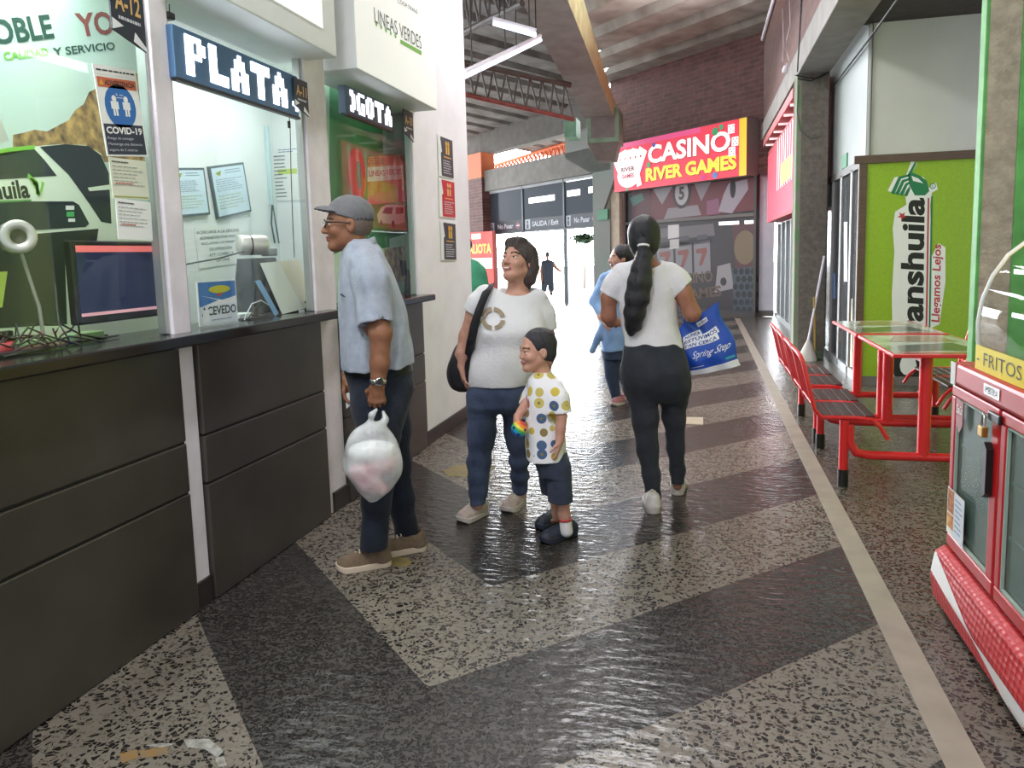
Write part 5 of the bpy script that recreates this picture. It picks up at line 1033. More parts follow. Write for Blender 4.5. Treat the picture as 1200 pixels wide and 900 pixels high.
class Person:
    """frame at the feet: u right along the picture, v away from the camera, z up"""
    def __init__(s, base, label, cat='person', name='person'):
        s.B = np.array([base[0], base[1], 0.0]); n = s.B.copy(); n /= np.linalg.norm(n); s.n = n; s.t = np.array([n[1], -n[0], 0]); s.rz = math.atan2(s.t[1], s.t[0])
        s.o = thing(name, tuple(s.B), label, cat, rz=s.rz); s.s = float((s.B-CAM) @ _f)/FPX
    def at(s, px, py, dv=0.0):
        d = ray(px, py); w = CAM+d*(((s.B+s.n*dv-CAM) @ s.n)/(d @ s.n)); q = w-s.B; return np.array([q @ s.t, q @ s.n, w[2]])
    def fl(s, px, py, z=0.0): w = onZ(px, py, z)-s.B; return np.array([w @ s.t, w @ s.n, z])
    def rows(s, L):
        out = []
        for py, xl, xr, vc, rv in L: a, b = s.at(xl, py, vc), s.at(xr, py, vc); out.append(((a[2]+b[2])/2, (a[0]+b[0])/2, (b[0]-a[0])/2, vc, rv))
        return out
    def ch(s, L): return [(s.at(x, y, v), r*s.s) for x, y, v, r in L]
    def world(s, q): return s.B+s.t*q[0]+s.n*q[1]+np.array([0, 0, q[2]])
class Head:
    def __init__(s, c, scale, yaw, pitch=0.0, roll=0.0):
        s.c = np.array(c, float); s.k = scale; y, p = math.radians(yaw), math.radians(pitch)
        F = np.array([-math.sin(y)*math.cos(p), -math.cos(y)*math.cos(p), math.sin(p)]); U = np.array([math.sin(y)*math.sin(p), math.cos(y)*math.sin(p), math.cos(p)]); X = np.cross(F, U)
        r = math.radians(roll); X, U = X*math.cos(r)+U*math.sin(r), U*math.cos(r)-X*math.sin(r); s.R = np.stack([X, F, U], 1)
    def w(s, q): return s.c+s.R @ (np.array(q, float)*s.k)
    def loc(s, p): return ((p-s.c) @ s.R)/s.k
    def face(s, S, smile=0.0, child=False, neck=None, nr=0.05, cheek=1.0):
        k = s.k; E = lambda c, r, kk=0.02, op='u', R=None: S.ell(s.w(c), np.array(r)*k, s.R if R is None else R, kk*k, op); C = lambda a, b, ra, rb, kk=0.02, op='u': S.cap(s.w(a), s.w(b), ra*k, rb*k, kk*k, op)
        E((0, -.012, .038), (.077, .097, .086)); E((0, .030, -.02), (.061, .062, .083), .03)
        C((0, .02, -.05), (0, .056, -.09), .05, .026, .02)
        for sx in (-1, 1):
            C((sx*.046, 0, -.045), (sx*.016, .056, -.092), .021, .019, .025); E((sx*.036, .060, -.028), (.025*cheek, .023*cheek, .024), .02)
        C((-.034, .078, .024), (.034, .078, .024), .013, .013, .015)
        for sx in (-1, 1): E((sx*.032, .096, .004), (.017, .012, .0095), .012, 's')
        nl = .098 if child else .108
        for sx in (-1, 1): E((sx*.032, .0835, .0125), (.018, .0095, .0072), .004); E((sx*.032, .0830, -.0065), (.017, .0085, .0065), .004)
        C((0, .084, .014), (0, nl, -.028), .0085, .0125, .012)
        for sx in (-1, 1): E((sx*.0125, nl-.012, -.033), (.009, .011, .0075), .008)
        E((0, .091, -.0555), (.023, .010, .0055), .008); E((0, .088, -.0675), (.019, .010, .0065), .008); C((-.021-.004*smile, .099, -.061+.003*smile), (.021+.004*smile, .099, -.061+.003*smile), .0022+.003*smile, .0022+.003*smile, .003, 's')
        E((0, .072, -.096), (.018, .016, .015), .02)
        for sx in (-1, 1):
            E((sx*.078, -.010, -.004), (.010, .021, .032), .008); E((sx*.088, -.004, -.003), (.008, .010, .016), .006, 's')
        if neck is not None: S.cap(s.w((0, -.018, -.055)), neck, nr*k, nr*1.08, 0.03)
    def eyes(s, parent, iris='#3a2416'):
        for sx in (-1, 1):
            mb = MB(); Mx = Matrix([list(r) for r in s.R]); mb.ball(s.w((sx*.031, .0765, .003)), .0128*s.k, mat('eye_white', '#e9e4de', 0.25), 12)
            mb.ball(s.w((sx*.031, .0842, .003)), (.0074*s.k,)*3, mat('iris_'+iris, iris, 0.2), 10); MBlocal(mb, 'eye', parent)
    def slots(s, p):
        """0 skin, 1 lips, 2 brows"""
        q = s.loc(p); o = np.zeros(len(p), int); f = q[:, 1] > .07
        o[f & (np.abs(q[:, 0]) < .024) & (((q[:, 2]+.0615)/.0125)**2+(q[:, 0]/.025)**2 < 1)] = 1
        ax = np.abs(q[:, 0]); o[(q[:, 1] > .055) & (ax > .014) & (ax < .054) & (np.abs(q[:, 2]-(.0275-(ax-.034)**2*9)) < .0048)] = 2; return o
def MBlocal(mb, name, parent, label=None):
    """links a builder whose points are already in the parent's own frame"""
    me = bpy.data.meshes.new(name); me.from_pydata(mb.v, [], mb.f)
    for q in mb.mats: me.materials.append(q)
    me.polygons.foreach_set('material_index', mb.m); me.polygons.foreach_set('use_smooth', mb.sm); me.update(); o = bpy.data.objects.new(name, me); COL.objects.link(o); o.parent = parent
    if label: o['label'] = label
    return o
def hand(S, w, d, nrm, sc=1.0, side=1, curl=(0.3, 0.35, 0.35), tcurl=0.4, spread=0.05):
    """wrist, finger direction, palm-facing direction; side: which side the thumb leaves"""
    w = np.array(w, float); d = np.array(d, float); d /= np.linalg.norm(d); nrm = np.array(nrm, float); nrm -= d*(nrm @ d); nrm /= np.linalg.norm(nrm); lat = np.cross(d, nrm)*side
    off = (.030, .0105, -.0095, -.029); ln = (.074, .082, .075, .059); kx = (.082, .087, .083, .075)
    S.cap(w, w+d*.045*sc, .022*sc, .020*sc, .02)
    for o, k in zip(off, kx): S.cap(w+d*.015*sc+lat*o*.5*sc, w+d*k*sc+lat*o*sc, .015*sc, .0115*sc, .012)
    for i, (o, L, k) in enumerate(zip(off, ln, kx)):
        p = w+d*k*sc+lat*o*sc; a = 0.0; sp = spread*(1.5-i); e = d*math.cos(sp)+lat*math.sin(sp); r = (.0098, .0098, .0095, .0084)[i]*sc
        for j, fr in enumerate((.46, .30, .24)):
            a += curl[j]*(1+0.08*i); q = p+(e*math.cos(a)+nrm*math.sin(a))*L*fr*sc; S.cap(p, q, r, r*0.9, .0035); p = q; r *= 0.9
    p = w+d*.022*sc+lat*.020*sc; q = p+(d*.55+lat*.62+nrm*.45)*.045*sc; S.cap(p, q, .014*sc, .0115*sc, .01); a = d*.9+lat*(.35-tcurl*.6)+nrm*(.25+tcurl*.5); a /= np.linalg.norm(a); m = q+a*.032*sc; S.cap(q, m, .0112*sc, .0100*sc, .004); b = a+nrm*tcurl*.6-lat*tcurl*.6; b /= np.linalg.norm(b); S.cap(m, m+b*.026*sc, .0100*sc, .0085*sc, .004)
def shoe(P, heel, toe, um, sm, w=0.043, ht=0.085, ank=None, tongue=None, name='shoe', lift=0.0, h=0.005, clog=False):
    heel, toe = np.array(heel, float), np.array(toe, float); d = toe-heel; L = np.linalg.norm(d); d /= L; lt = np.array([-d[1], d[0], 0]); Z = np.array([0, 0, 1.0])
    a = heel+d*w*0.9; b = toe-d*w*1.0; S = Sdf(); mid = heel+d*L*0.42
    S.cap(a+Z*.042, a+Z*(ht-.012), w*.86, w*.74, .02); S.cap(a+Z*.040, b+Z*.028, w*.82, w*.80, .02); S.cap(a+d*.02+Z*.062, heel+d*L*.55+Z*.050, w*.66, w*.62, .03); S.cap(heel+d*L*.62+Z*.036, b+Z*.026, w*.9, w*.86, .025)
    if not clog: S.cap(a+d*.012+Z*(ht+.03), a+d*.012+Z*(ht-.03), w*.60, w*.62, .005, 's')
    S.cut(heel+Z*(.018+lift), (0, 0, -1)); o = S.build(name, P.o, h, um)
    def fn(p):
        q = p-heel; x = q @ d; y = q @ lt; t = np.clip(x/L, 0, 1); r = w*(.80+.28*np.clip((t-.25)/.4, 0, 1)-.10*np.clip((t-.8)/.2, 0, 1)); xx = np.clip(x, w*.85, L-w*1.0); d2 = np.sqrt((x-xx)**2+y*y)-r*1.06
        top = .030+.012*np.clip((t-.85)/.15, 0, 1)+.006*np.clip((.2-t)/.2, 0, 1); bot = .004+.016*np.clip((t-.86)/.14, 0, 1); return np.maximum(d2, np.maximum(p[..., 2]-top-lift, bot-.004+lift-p[..., 2]))
    S2_ = Sdf(); S2_._a(fn, np.minimum(heel, toe)-w*1.2-np.array([0, 0, 0.0]), np.maximum(heel, toe)+w*1.2+np.array([0, 0, .05]), .0); s2 = S2_.build('sole', P.o, h*0.8, sm); s2.parent = o
    if not clog:
        mb = MB()
        for k in range(4):
            c = heel+d*L*(.50+.07*k)+Z*(.097-.009*k); mb.tube([c-lt*w*.42-Z*.008, c+Z*.004, c+lt*w*.42-Z*.008], .0032, mat('laces_pale', '#cfc8bb', 0.8), 6)
        l = MBlocal(mb, 'laces', P.o); l.parent = o
    return o
def skin(n, c, c2): return mat(n, c, 0.5, color2=c2, vscale=25, bump=0.06, bscale=220, spec=0.4)
LIP = mat('lips', '#8f4f47', 0.4); BROW = mat('brow_hair', '#2a2220', 0.7)
def cloth(n, c, c2=None, vs=14, b=0.35, bs=55, r=0.85, st=(1, 1, 1)): return mat(n, c, r, color2=c2 or c, vscale=vs, bump=b, bscale=bs, spec=0.25, sheen=0.1, stretch=st)
# ================================================================ the man in the cap
m = Person(onZ(446, 660), 'man in a grey cap and grey-blue shirt standing at the counter with a plastic bag'); A = m.at; s = m.s
SK = skin('skin_tan', '#98694f', '#865943'); DEN = cloth('dark_denim', '#262d3c', '#1a1f2a', 9, 0.4, 90); DENB = cloth('belt_black', '#17171a', r=0.5)
TR_m = m.rows([(282, 409, 437, .0, .06), (292, 404, 446, 0, .13), (302, 400, 452, 0, .175), (316, 398, 460, 0, .195), (340, 397, 468, 0, .20), (365, 396, 475, 0, .20), (390, 396, 479, 0, .20), (415, 397, 483, 0, .20), (432, 399, 484, 0, .20)])
S = Sdf(); hm = Head(A(408, 264), 1.0, 88, 2); hm.face(S, neck=A(422, 298, 0), nr=.054)
S.loft(m.rows([(290, 410, 438, 0, .08), (305, 404, 446, 0, .15), (340, 404, 460, 0, .17), (400, 404, 472, 0, .17), (445, 410, 476, 0, .14)]), .03)
S.chain(m.ch([(432, 312, -.16, 12), (446, 390, -.245, 11.6), (445, 425, -.245, 10), (443, 447, -.24, 8)]), .02); wr = A(442.5, 449, -.24)
hand(S, wr, A(440, 490, -.235)-wr, (0.25, 1, 0), .98, -1, (0.75, 1.0, 0.8), .7)
S.chain(m.ch([(424, 312, .16, 12), (416, 395, .25, 11), (411, 420, .2, 9.5), (408, 438, .15, 7.6)]), .02); wf = A(407, 440, .14); hand(S, wf, A(402, 478, .12)-wf, (1, -.2, 0), .95, 1, (0.35, 0.5, 0.5), .6)
S.chain(m.ch([(442, 450, -.08, 16), (444, 545, -.08, 12), (439, 632, -.06, 9)]), .02); S.chain(m.ch([(452, 450, .08, 16), (460, 545, .1, 12), (478, 618, .15, 9)]), .02)
S.build('body', m.o, .0042, [SK, LIP, BROW], hm.slots); hm.eyes(m.o)
sh = Sdf(); sh.loft(TR_m, .03); sh.chain(m.ch([(430, 309, -.155, 15), (436, 330, -.20, 17.5), (441, 379, -.245, 18.5)]), .035); sh.chain(m.ch([(424, 309, .155, 15), (418, 335, .2, 16), (413, 380, .24, 17)]), .035)
sh.cut(A(441, 380, -.245), A(441, 386, -.245)-A(436, 330, -.20), .10); sh.cut(A(413, 374, .24), (-.1, .1, -1), .11); sh.cut(A(440, 428), (0.04, 0, -1)); sh.cap(A(441, 395, -.248), A(441, 378, -.245), 13*s, 12.5*s, .004, 's')
sh.noise = folds(.010, 24, 3, (1, 1, .6)); SHM = cloth('shirt_grey_blue', '#a7adba', '#98a0b0', 30, .25, 160)
so = sh.build('shirt', m.o, .0055, SHM)
mb = MB(); ring = []
for k in range(28):
    a = 2*PI*k/28; c = A(420.5, 291.5, 0); ring.append((c[0]+.068*math.cos(a)-.0, .068*math.sin(a), c[2]+.034*math.cos(a)+.004))
up_ = [(p[0]*1.0, p[1]*.93, p[2]+.016) for p in ring]; dn = [(p[0]-.006*math.cos(2*PI*k/28)*-2, p[1]*1.22, p[2]-.014) for k, p in enumerate(ring)]
g = [up_+[up_[0]], ring+[ring[0]], dn+[dn[0]]]; mb.sheet(g, SHM); cl = MBlocal(mb, 'collar', m.o); cl.parent = so; cl.modifiers.new('thick', 'SOLIDIFY').thickness = .006
mb = MB(); a, b = A(399.5, 345, -.12), A(411, 348, -.17); mb.tube([a, (a+b)/2+np.array([0, -.006, -.004]), b], .005, ink('#3c3f4a'), 6); pk_ = MBlocal(mb, 'pocket_edge', m.o); pk_.parent = so
pt = Sdf(); pt.loft(m.rows([(424, 403, 481, 0, .165), (440, 405, 483.5, 0, .172), (465, 411, 483, 0, .17), (490, 415, 477, 0, .155), (506, 423, 472, 0, .11)]), .05)
pt.chain(m.ch([(441, 470, -.08, 27), (444, 505, -.085, 22.5), (446, 545, -.08, 18.5), (441, 590, -.08, 16), (438, 650, -.06, 15)]), .03); pt.chain(m.ch([(454, 470, .075, 27), (459, 505, .09, 21), (463, 545, .1, 18), (470, 585, .13, 16), (478, 634, .16, 14.5)]), .03)
pt.cut(A(438, 641, -.06), (0, 0, -1), .13); pt.cut(A(477, 627, .16), (0, 0, -1), .12); pt.noise = folds(.006, 24, 5, (.7, .7, 1.2)); po = pt.build('jeans', m.o, .0058, DEN)
bl = Sdf(); bl.loft(m.rows([(427, 402, 482.5, 0, .170), (437, 404, 484, 0, .175)]), .0); bl.build('belt', m.o, .006, DENB)
mb = MB(); c = A(397.5+7, 434, -.05); mb.box((c[0]-.012, -.05, c[2]-.018), (c[0]-.004, .02, c[2]+.016), M_chrome, .003); MBlocal(mb, 'buckle', m.o)
TAN = cloth('tan_knit', '#7d6a58', '#6d5b4b', 40, .5, 180); SOLE = mat('cream_sole', '#cbb9a6', .6)
shoe(m, m.fl(459, 661), m.fl(394, 670), TAN, SOLE, .046, .09); shoe(m, m.fl(500, 643), m.fl(440, 652), TAN, SOLE, .046, .09)
# cap
CAPM = cloth('cap_grey', '#77777a', '#6b6b6f', 30, .3, 200); cp_ = Sdf(); cp_.ell(hm.w((0, -.012, .046)), np.array((.086, .107, .090))*1.0, hm.R, .01); cp_.cut(hm.w((0, 0, .028)), -(hm.R @ np.array([0, -.32, 1.0]))); cp_.ell(hm.w((0, -.012, .025)), np.array((.079, .099, .086)), hm.R, .005, 's')
co = cp_.build('cap', m.o, .005, CAPM)
hp = Head(hm.c, 1.0, 88, 12); br2 = Sdf(); br2.ell(hp.w((0, .082, .030)), (.080, .084, .040), hp.R, .01); br2.ell(hp.w((0, .078, .020)), (.088, .096, .040), hp.R, .004, 's'); br2.cut(hp.w((0, .045, .05)), -hp.R[:, 1]); br2.cut(hp.w((0, 0, .012)), -hp.R[:, 2]); bo = br2.build('peak', m.o, .0042, CAPM); bo.parent = co
mb = MB(); mb.ball(hm.w((0, -.012, .138)), .007, CAPM, 10); b_ = MBlocal(mb, 'button', m.o); b_.parent = co
# short hair at the back, glasses, watch
hr = Sdf(); hr.ell(hm.w((0, -.018, .005)), (.081, .094, .075), hm.R, .01); hr.cut(hm.w((0, -.02, 0)), hm.R @ np.array([0, 1, 0.25])); hr.cut(hm.w((0, 0, -.045)), -hm.R[:, 2]); hr.build('hair', m.o, .005, mat('grey_hair', '#6b5d55', .8, bump=.6, bscale=120))
mb = MB(); GLF = mat('glasses_frame', '#1f1b1c', .3)
for sx in (-1, 1):
    mb.tube([hm.w((sx*.033+.024*math.cos(a)*1.05, .107-.01*abs(math.cos(a)), .004+.017*math.sin(a))) for a in np.linspace(0, 2*PI, 18)[:-1]], .0024, GLF, 6, closed=True); mb.tube([hm.w((sx*.058, .098, .010)), hm.w((sx*.078, .06, .010)), hm.w((sx*.085, -.005, .008))], .0032, GLF, 6)
mb.tube([hm.w((-.01, .108, .008)), hm.w((0, .112, .011)), hm.w((.01, .108, .008))], .0022, GLF, 6); gl_ = MBlocal(mb, 'glasses', m.o)
mb = MB()
for sx in (-1, 1): mb.add([hm.w((sx*.033+.023*math.cos(a), .1065, .004+.0165*math.sin(a))) for a in np.linspace(0, 2*PI, 18)[:-1]], [tuple(range(17))], M_glass)
l_ = MBlocal(mb, 'lenses', m.o); l_.parent = gl_
wd_ = A(443, 440, -.24)-A(443, 455, -.24); mb = MB(); mb.lathe([(.0345, -.011), (.0375, -.008), (.0375, .008), (.0345, .011)], A(443, 447, -.24), wd_, M_chrome, 24); wt_ = MBlocal(mb, 'wristwatch', m.o); mb = MB(); c = A(445, 447, -.28); mb.lathe([(.0, .012), (.017, .011), (.019, .006), (.019, 0)], c, (.1, -1, .1), M_chrome, 20); mb.lathe([(0, .0125), (.014, .0122)], c, (.1, -1, .1), M_dark, 20); q_ = MBlocal(mb, 'watch_face', m.o); q_.parent = wt_
# clear plastic bag with its contents
bt = thing('plastic_bag', tuple(m.world(A(437, 540, -.25))*np.array([1, 1, 1])), 'clear white plastic bag with pink contents in the hand of the capped man', 'bag', rz=m.rz); off = A(437, 540, -.25)
def A2(x, y, dv=-.25): return A(x, y, dv)-off
S = Sdf(); S.loft([(q[0]-off[2], q[1]-off[0], q[2], 0, q[4]) for q in m.rows([(494, 431, 446, -.25, .02), (503, 414, 455, -.25, .045), (518, 405, 466, -.25, .08), (536, 401, 471, -.25, .095), (548, 401, 472, -.25, .095), (560, 409, 469, -.25, .085), (574, 419, 458, -.25, .06), (587, 432, 443, -.25, .02)])], .02, ex=2.1)
S.chain([(A2(434, 497), .012), (A2(436, 486, -.26), .012), (A2(441, 480, -.255), .010)], .02); S.chain([(A2(446, 498), .014), (A2(452, 492, -.24), .010), (A2(449, 483, -.23), .009)], .02)
S.noise = folds(.006, 26, 11, (1.2, 1, .5))
def plastic():
    m_ = bpy.data.materials.new('thin_white_plastic'); m_.use_nodes = True; nt = m_.node_tree; nt.nodes.clear(); o = nt.nodes.new('ShaderNodeOutputMaterial'); p = nt.nodes.new('ShaderNodeBsdfPrincipled'); t = nt.nodes.new('ShaderNodeBsdfTransparent'); x = nt.nodes.new('ShaderNodeMixShader'); tc = nt.nodes.new('ShaderNodeTexCoord'); n = nt.nodes.new('ShaderNodeTexNoise'); n.inputs['Scale'].default_value = 11; n.inputs['Detail'].default_value = 5
    mp = nt.nodes.new('ShaderNodeMapRange'); mp.inputs[1].default_value = .3; mp.inputs[2].default_value = .7; mp.inputs[3].default_value = .30; mp.inputs[4].default_value = .62; bp = nt.nodes.new('ShaderNodeBump'); bp.inputs['Strength'].default_value = .8; bp.inputs['Distance'].default_value = .02
    p.inputs['Base Color'].default_value = lin('#f4f7f8'); p.inputs['Roughness'].default_value = .25; p.inputs['Subsurface Weight'].default_value = 0
    L = nt.links; L.new(tc.outputs['Object'], n.inputs['Vector']); L.new(n.outputs['Fac'], mp.inputs[0]); L.new(n.outputs['Fac'], bp.inputs['Height']); L.new(bp.outputs[0], p.inputs['Normal']); L.new(mp.outputs[0], x.inputs[0]); L.new(t.outputs[0], x.inputs[1]); L.new(p.outputs[0], x.inputs[2]); L.new(x.outputs[0], o.inputs[0]); return m_
S.build('bag_film', bt, .006, plastic())
S = Sdf(); c = A2(440, 552); S.cap(c+np.array([-.07, 0, .0]), c+np.array([.05, 0, .035]), .045, .048, .03); S.cap(c+np.array([-.03, .0, -.05]), c+np.array([.02, 0, -.08]), .05, .03, .03); S.build('pink_contents', bt, .009, mat('pink_contents', '#c0606c', .5, color2='#dcb8bd', vscale=7))
S = Sdf(); c = A2(436, 528); S.ell(c, (.105, .065, .045), None); S.build('white_contents', bt, .009, mat('foam_white', '#eceeee', .5))
# paper in the far hand
mb = MB(); q = [A(404, 462, .10), A(412, 458, .08), A(414, 472, .08), (A(406, 479, .1))]; q = [m.world(p) for p in q]; mb.prism(q, tuple(m.n*.004), M_paper); tag(mb.build('folded_paper'), 'small white folded paper in the far hand of the man in the cap', 'paper')

# ================================================================ the woman in the white shirt with the shoulder bag
w = Person(onZ(580, 603), 'woman in white T-shirt and blue jeans looking up, standing behind the small boy'); A = w.at; s = w.s
SKW = skin('skin_warm', '#c99a86', '#b98673'); DENW = cloth('blue_denim', '#505d78', '#2a3347', 5, .4, 90, st=(1, 1, .6)); SHW = cloth('white_tshirt', '#e6e5e6', '#dcdcdf', 6, .3, 60)
S = Sdf(); hw = Head(A(607.5, 308), .99, 40, 20, -3); hw.face(S, smile=1.0, neck=A(606, 346, .02), nr=.055, cheek=1.15)
S.loft(w.rows([(343, 585, 627, .02, .07), (356, 570, 634, .02, .085), (375, 568, 634, 0, .09), (410, 564, 628, 0, .1), (450, 558, 614, 0, .1)]), .03)
S.chain(w.ch([(566, 350, 0, 7.5), (555, 368, .01, 8.5), (547, 394, .02, 8.6), (541, 415, .0, 7), (539.5, 428, -.01, 5.4)]), .02); wr = A(539.5, 430, -.01); hand(S, wr, A(545, 457, -.03)-wr, (1, .3, .1), .92, -1, (.25, .4, .3), .35)
S.chain(w.ch([(632, 352, 0, 9.5), (641, 392, .06, 8.6), (642, 420, .10, 7), (640, 434, .12, 5.4)]), .02); wr = A(640, 436, .12); hand(S, wr, (-.2, -.2, -1), (-1, -.3, 0), .92, 1, (.3, .4, .3), .35)
S.chain(w.ch([(566, 470, 0, 12), (563, 530, -.03, 8), (560, 592, -.07, 6)]), .02); S.chain(w.ch([(604, 470, .02, 12), (608, 530, .08, 8), (609, 580, .14, 6)]), .02)
S.build('body', w.o, .0046, [SKW, mat('lips_rose', '#a8625c', .4), BROW], hw.slots); hw.eyes(w.o)
mb = MB(); mb.box(tuple(hw.w((-.018, .094, -.0625))*0+np.array([-.018, -.003, -.0035])), (.018, .003, .0035), mat('teeth', '#ece6dc', .3), .002); M4 = np.eye(3); mb.v = [tuple(hw.w((0, .0945, -.0585))+hw.R @ np.array(p)) for p in mb.v]; MBlocal(mb, 'teeth', w.o)
ts = Sdf(); ts.loft(w.rows([(337, 588, 624, .02, .07), (345, 572, 635, .02, .095), (357, 563, 640, .01, .11), (372, 560, 641, -.01, .125), (388, 558, 641, -.025, .14), (405, 556, 637, -.01, .135), (425, 552, 630, -.01, .14), (440, 549, 625, -.005, .14), (455, 548, 621, 0, .135)]), .03)
ts.chain(w.ch([(569, 347, .01, 13), (560, 357, .01, 12.5), (552, 371, .01, 12.5)]), .03); ts.chain(w.ch([(630, 350, .01, 12), (635, 368, .02, 13.5), (638.5, 387, .04, 14.5)]), .03)
ts.cut(A(553.5, 368, .01), (-.55, 0, -.8), .10); ts.cut(A(638, 386, .04), (.15, 0, -1), .10); ts.cut(A(585, 451), (0, 0, -1)); ts.ell(A(606, 333, -.05), (21*s, .11, 13.5*s), None, .01, 's'); ts.noise = folds(.008, 22, 9, (1, 1, .7)); wto = ts.build('tshirt', w.o, .0055, SHW)
# printed wreath on the chest: a thin raised print following the cloth
V_, F_ = ts.mesh(.0055); ec = A(577.5, 371, 0)
def surf_v(u, z):
    k = (np.abs(V_[:, 0]-u) < .012) & (np.abs(V_[:, 2]-z) < .012); return V_[k][:, 1].min() if k.any() else -.12
def chest(u, z, lift=.0015): return np.array([u, surf_v(u, z)-lift, z])
mb = MB(); PRT = mat('wreath_print', '#a59678', .8, color2='#8d8070', vscale=60)
for r0, r1, a0, a1 in ((8.2, 13.5, .15, 1.45), (8.2, 13.5, 1.69, 3.0), (8.6, 13.5, 3.2, 4.55), (8.6, 13.5, 4.85, 6.1)):
    g = [[chest(ec[0]+r*s*math.cos(a)*1.0, ec[2]+r*s*math.sin(a)*.92) for a in np.linspace(a0, a1, 9)] for r in np.linspace(r0, r1, 4)]; mb.sheet(g, PRT)
MBlocal(mb, 'wreath_print', w.o).parent = wto
jn = Sdf(); jn.loft(w.rows([(440, 551, 620, 0, .115), (455, 547, 623, 0, .128), (466, 546, 625, 0, .13), (475, 547, 624, 0, .12), (482, 553, 617, 0, .085)]), .03)
jn.chain(w.ch([(565, 478, 0, 17.5), (564, 510, -.01, 15.8), (561, 543, -.03, 12.8), (560.5, 565, -.06, 11.3), (560, 594, -.08, 8.6)]), .03); jn.chain(w.ch([(605, 478, .02, 17.5), (606.5, 510, .05, 14.2), (608.5, 540, .09, 11), (609, 560, .12, 9.8), (609, 582, .14, 8.8)]), .03)
jn.cut(A(560, 591, -.08), (0, 0, -1), .1); jn.cut(A(609, 578, .14), (0, 0, -1), .1); jn.noise = folds(.005, 30, 4, (.6, .6, 1.4)); jn.build('jeans', w.o, .0056, DENW)
PNK = cloth('pale_mesh_shoe', '#c2b1a7', '#ab9a92', 30, .4, 150); WS = mat('worn_white_sole', '#bdb3ab', .6)
shoe(w, w.fl(570, 601), w.fl(538, 614), PNK, WS, .044, .085); shoe(w, w.fl(613, 588), w.fl(592, 602), PNK, WS, .043, .085)
HB = mat('dark_brown_hair', '#4f4240', .55, color2='#332a29', vscale=40, bump=1.0, bscale=40, stretch=(3, 3, .35))
hr = Sdf(); hr.ell(hw.w((0, -.02, .045)), (.092, .108, .094), hw.R, .02); hr.ell(hw.w((0, -.05, -.02)), (.086, .072, .10), hw.R, .03); hr.cap(hw.w((.065, -.04, -.02)), hw.w((.062, -.05, -.09)), .034, .026, .03); hr.cap(hw.w((-.065, -.04, -.02)), hw.w((-.062, -.05, -.09)), .034, .026, .03); hr.cap(hw.w((0, -.09, -.05)), hw.w((0, -.085, -.095)), .048, .036, .03)
hr.ell(hw.w((0, .090, -.035)), (.064, .085, .098), hw.R, .01, 's'); hr.ell(hw.w((.0, .055, .105)), (.070, .035, .028), hw.R, .03); hr.noise = folds(.008, 55, 2, (1, 1, .25)); hr.build('hair', w.o, .0052, HB)
# her bag
bg = thing('shoulder_bag', tuple(w.world(A(533, 430, .08))), 'black shoulder bag hanging behind the arm of the woman in the white T-shirt', 'bag', rz=w.rz); off = A(533, 430, .08); BLK = cloth('black_nylon', '#25242a', '#1b1a1f', 20, .4, 120, r=.6)
S = Sdf(); S.loft([(q[0]-off[2], q[1]-off[0], q[2], 0, q[4]) for q in w.rows([(394, 543, 552, .08, .05), (408, 533, 552, .08, .09), (425, 526, 552, .08, .11), (440, 523, 552, .08, .115), (452, 528, 553, .08, .10), (457, 536, 552, .08, .07)])], .01, ex=2.8); S.noise = folds(.004, 25, 6); S.build('bag_body', bg, .007, BLK)
mb = MB(); pts = []
for x, y, dv in ((574, 333, .02), (570, 341, -.075), (563, 358, -.105), (557, 376, -.11), (553, 396, -.105), (550, 415, -.02), (548, 430, .05)):
    q = A(x, y, 0)*np.array([1, 0, 1]); q[1] = dv; pts.append(q-off)
sm_ = []
for i in range(len(pts)-1):
    for t in (0, .5): sm_.append(pts[i]*(1-t)+pts[i+1]*t)
sm_.append(pts[-1]); g = [[p+np.array([-5.5*s, .0, -.01]) for p in sm_], [p+np.array([0, -.008, 0]) for p in sm_], [p+np.array([5.5*s, 0, .01]) for p in sm_]]; mb.sheet(g, BLK); st_ = MBlocal(mb, 'strap', bg); st_.modifiers.new('thick', 'SOLIDIFY').thickness = .006

# ================================================================ the small boy
b = Person(onZ(650, 631), 'small boy in a white printed shirt and navy shorts holding a rainbow ball'); A = b.at; s = b.s
SKB = skin('skin_child', '#cd9d8a', '#bf8d79'); k = .86
S = Sdf(); hb = Head(A(629.5, 411.5), k, 68, 0); hb.face(S, child=True, neck=A(636, 444, .0), nr=.040, cheek=1.2)
S.loft(b.rows([(442, 628, 644, 0, .045), (455, 626, 648, 0, .075), (490, 625, 648, 0, .08), (545, 632, 662, 0, .08)]), .02)
S.chain(b.ch([(653, 457, -.075, 5.5), (658, 488, -.105, 6.4), (657, 503, -.105, 5.8), (656, 515, -.105, 4.6)]), .004); wr = A(656, 516, -.105); hand(S, wr, A(653, 537, -.11)-wr, (-1, .3, 0), .62, -1, (.15, .25, .2), .3)
S.chain(b.ch([(624, 455, .07, 6.5), (616, 474, .05, 6.2), (611, 483, -.02, 5.4), (607, 488, -.07, 4.6)]), .012); wr = A(606.5, 489, -.075); hand(S, wr, A(602, 503, -.10)-wr, A(609, 503, -.10)-A(603, 496, -.09), .62, 1, (.35, .6, .5), .3)
S.chain(b.ch([(656, 555, -.05, 9), (659, 585, -.045, 8), (661, 603, -.04, 7), (663, 620, -.035, 6)]), .015); S.chain(b.ch([(648, 555, .05, 9), (652, 585, .07, 8), (653, 606, .09, 6)]), .015)
S.build('body', b.o, .0036, [SKB, mat('lips_child', '#b06a62', .4), mat('brow_soft', '#5a4238', .7)], hb.slots); hb.eyes(b.o)
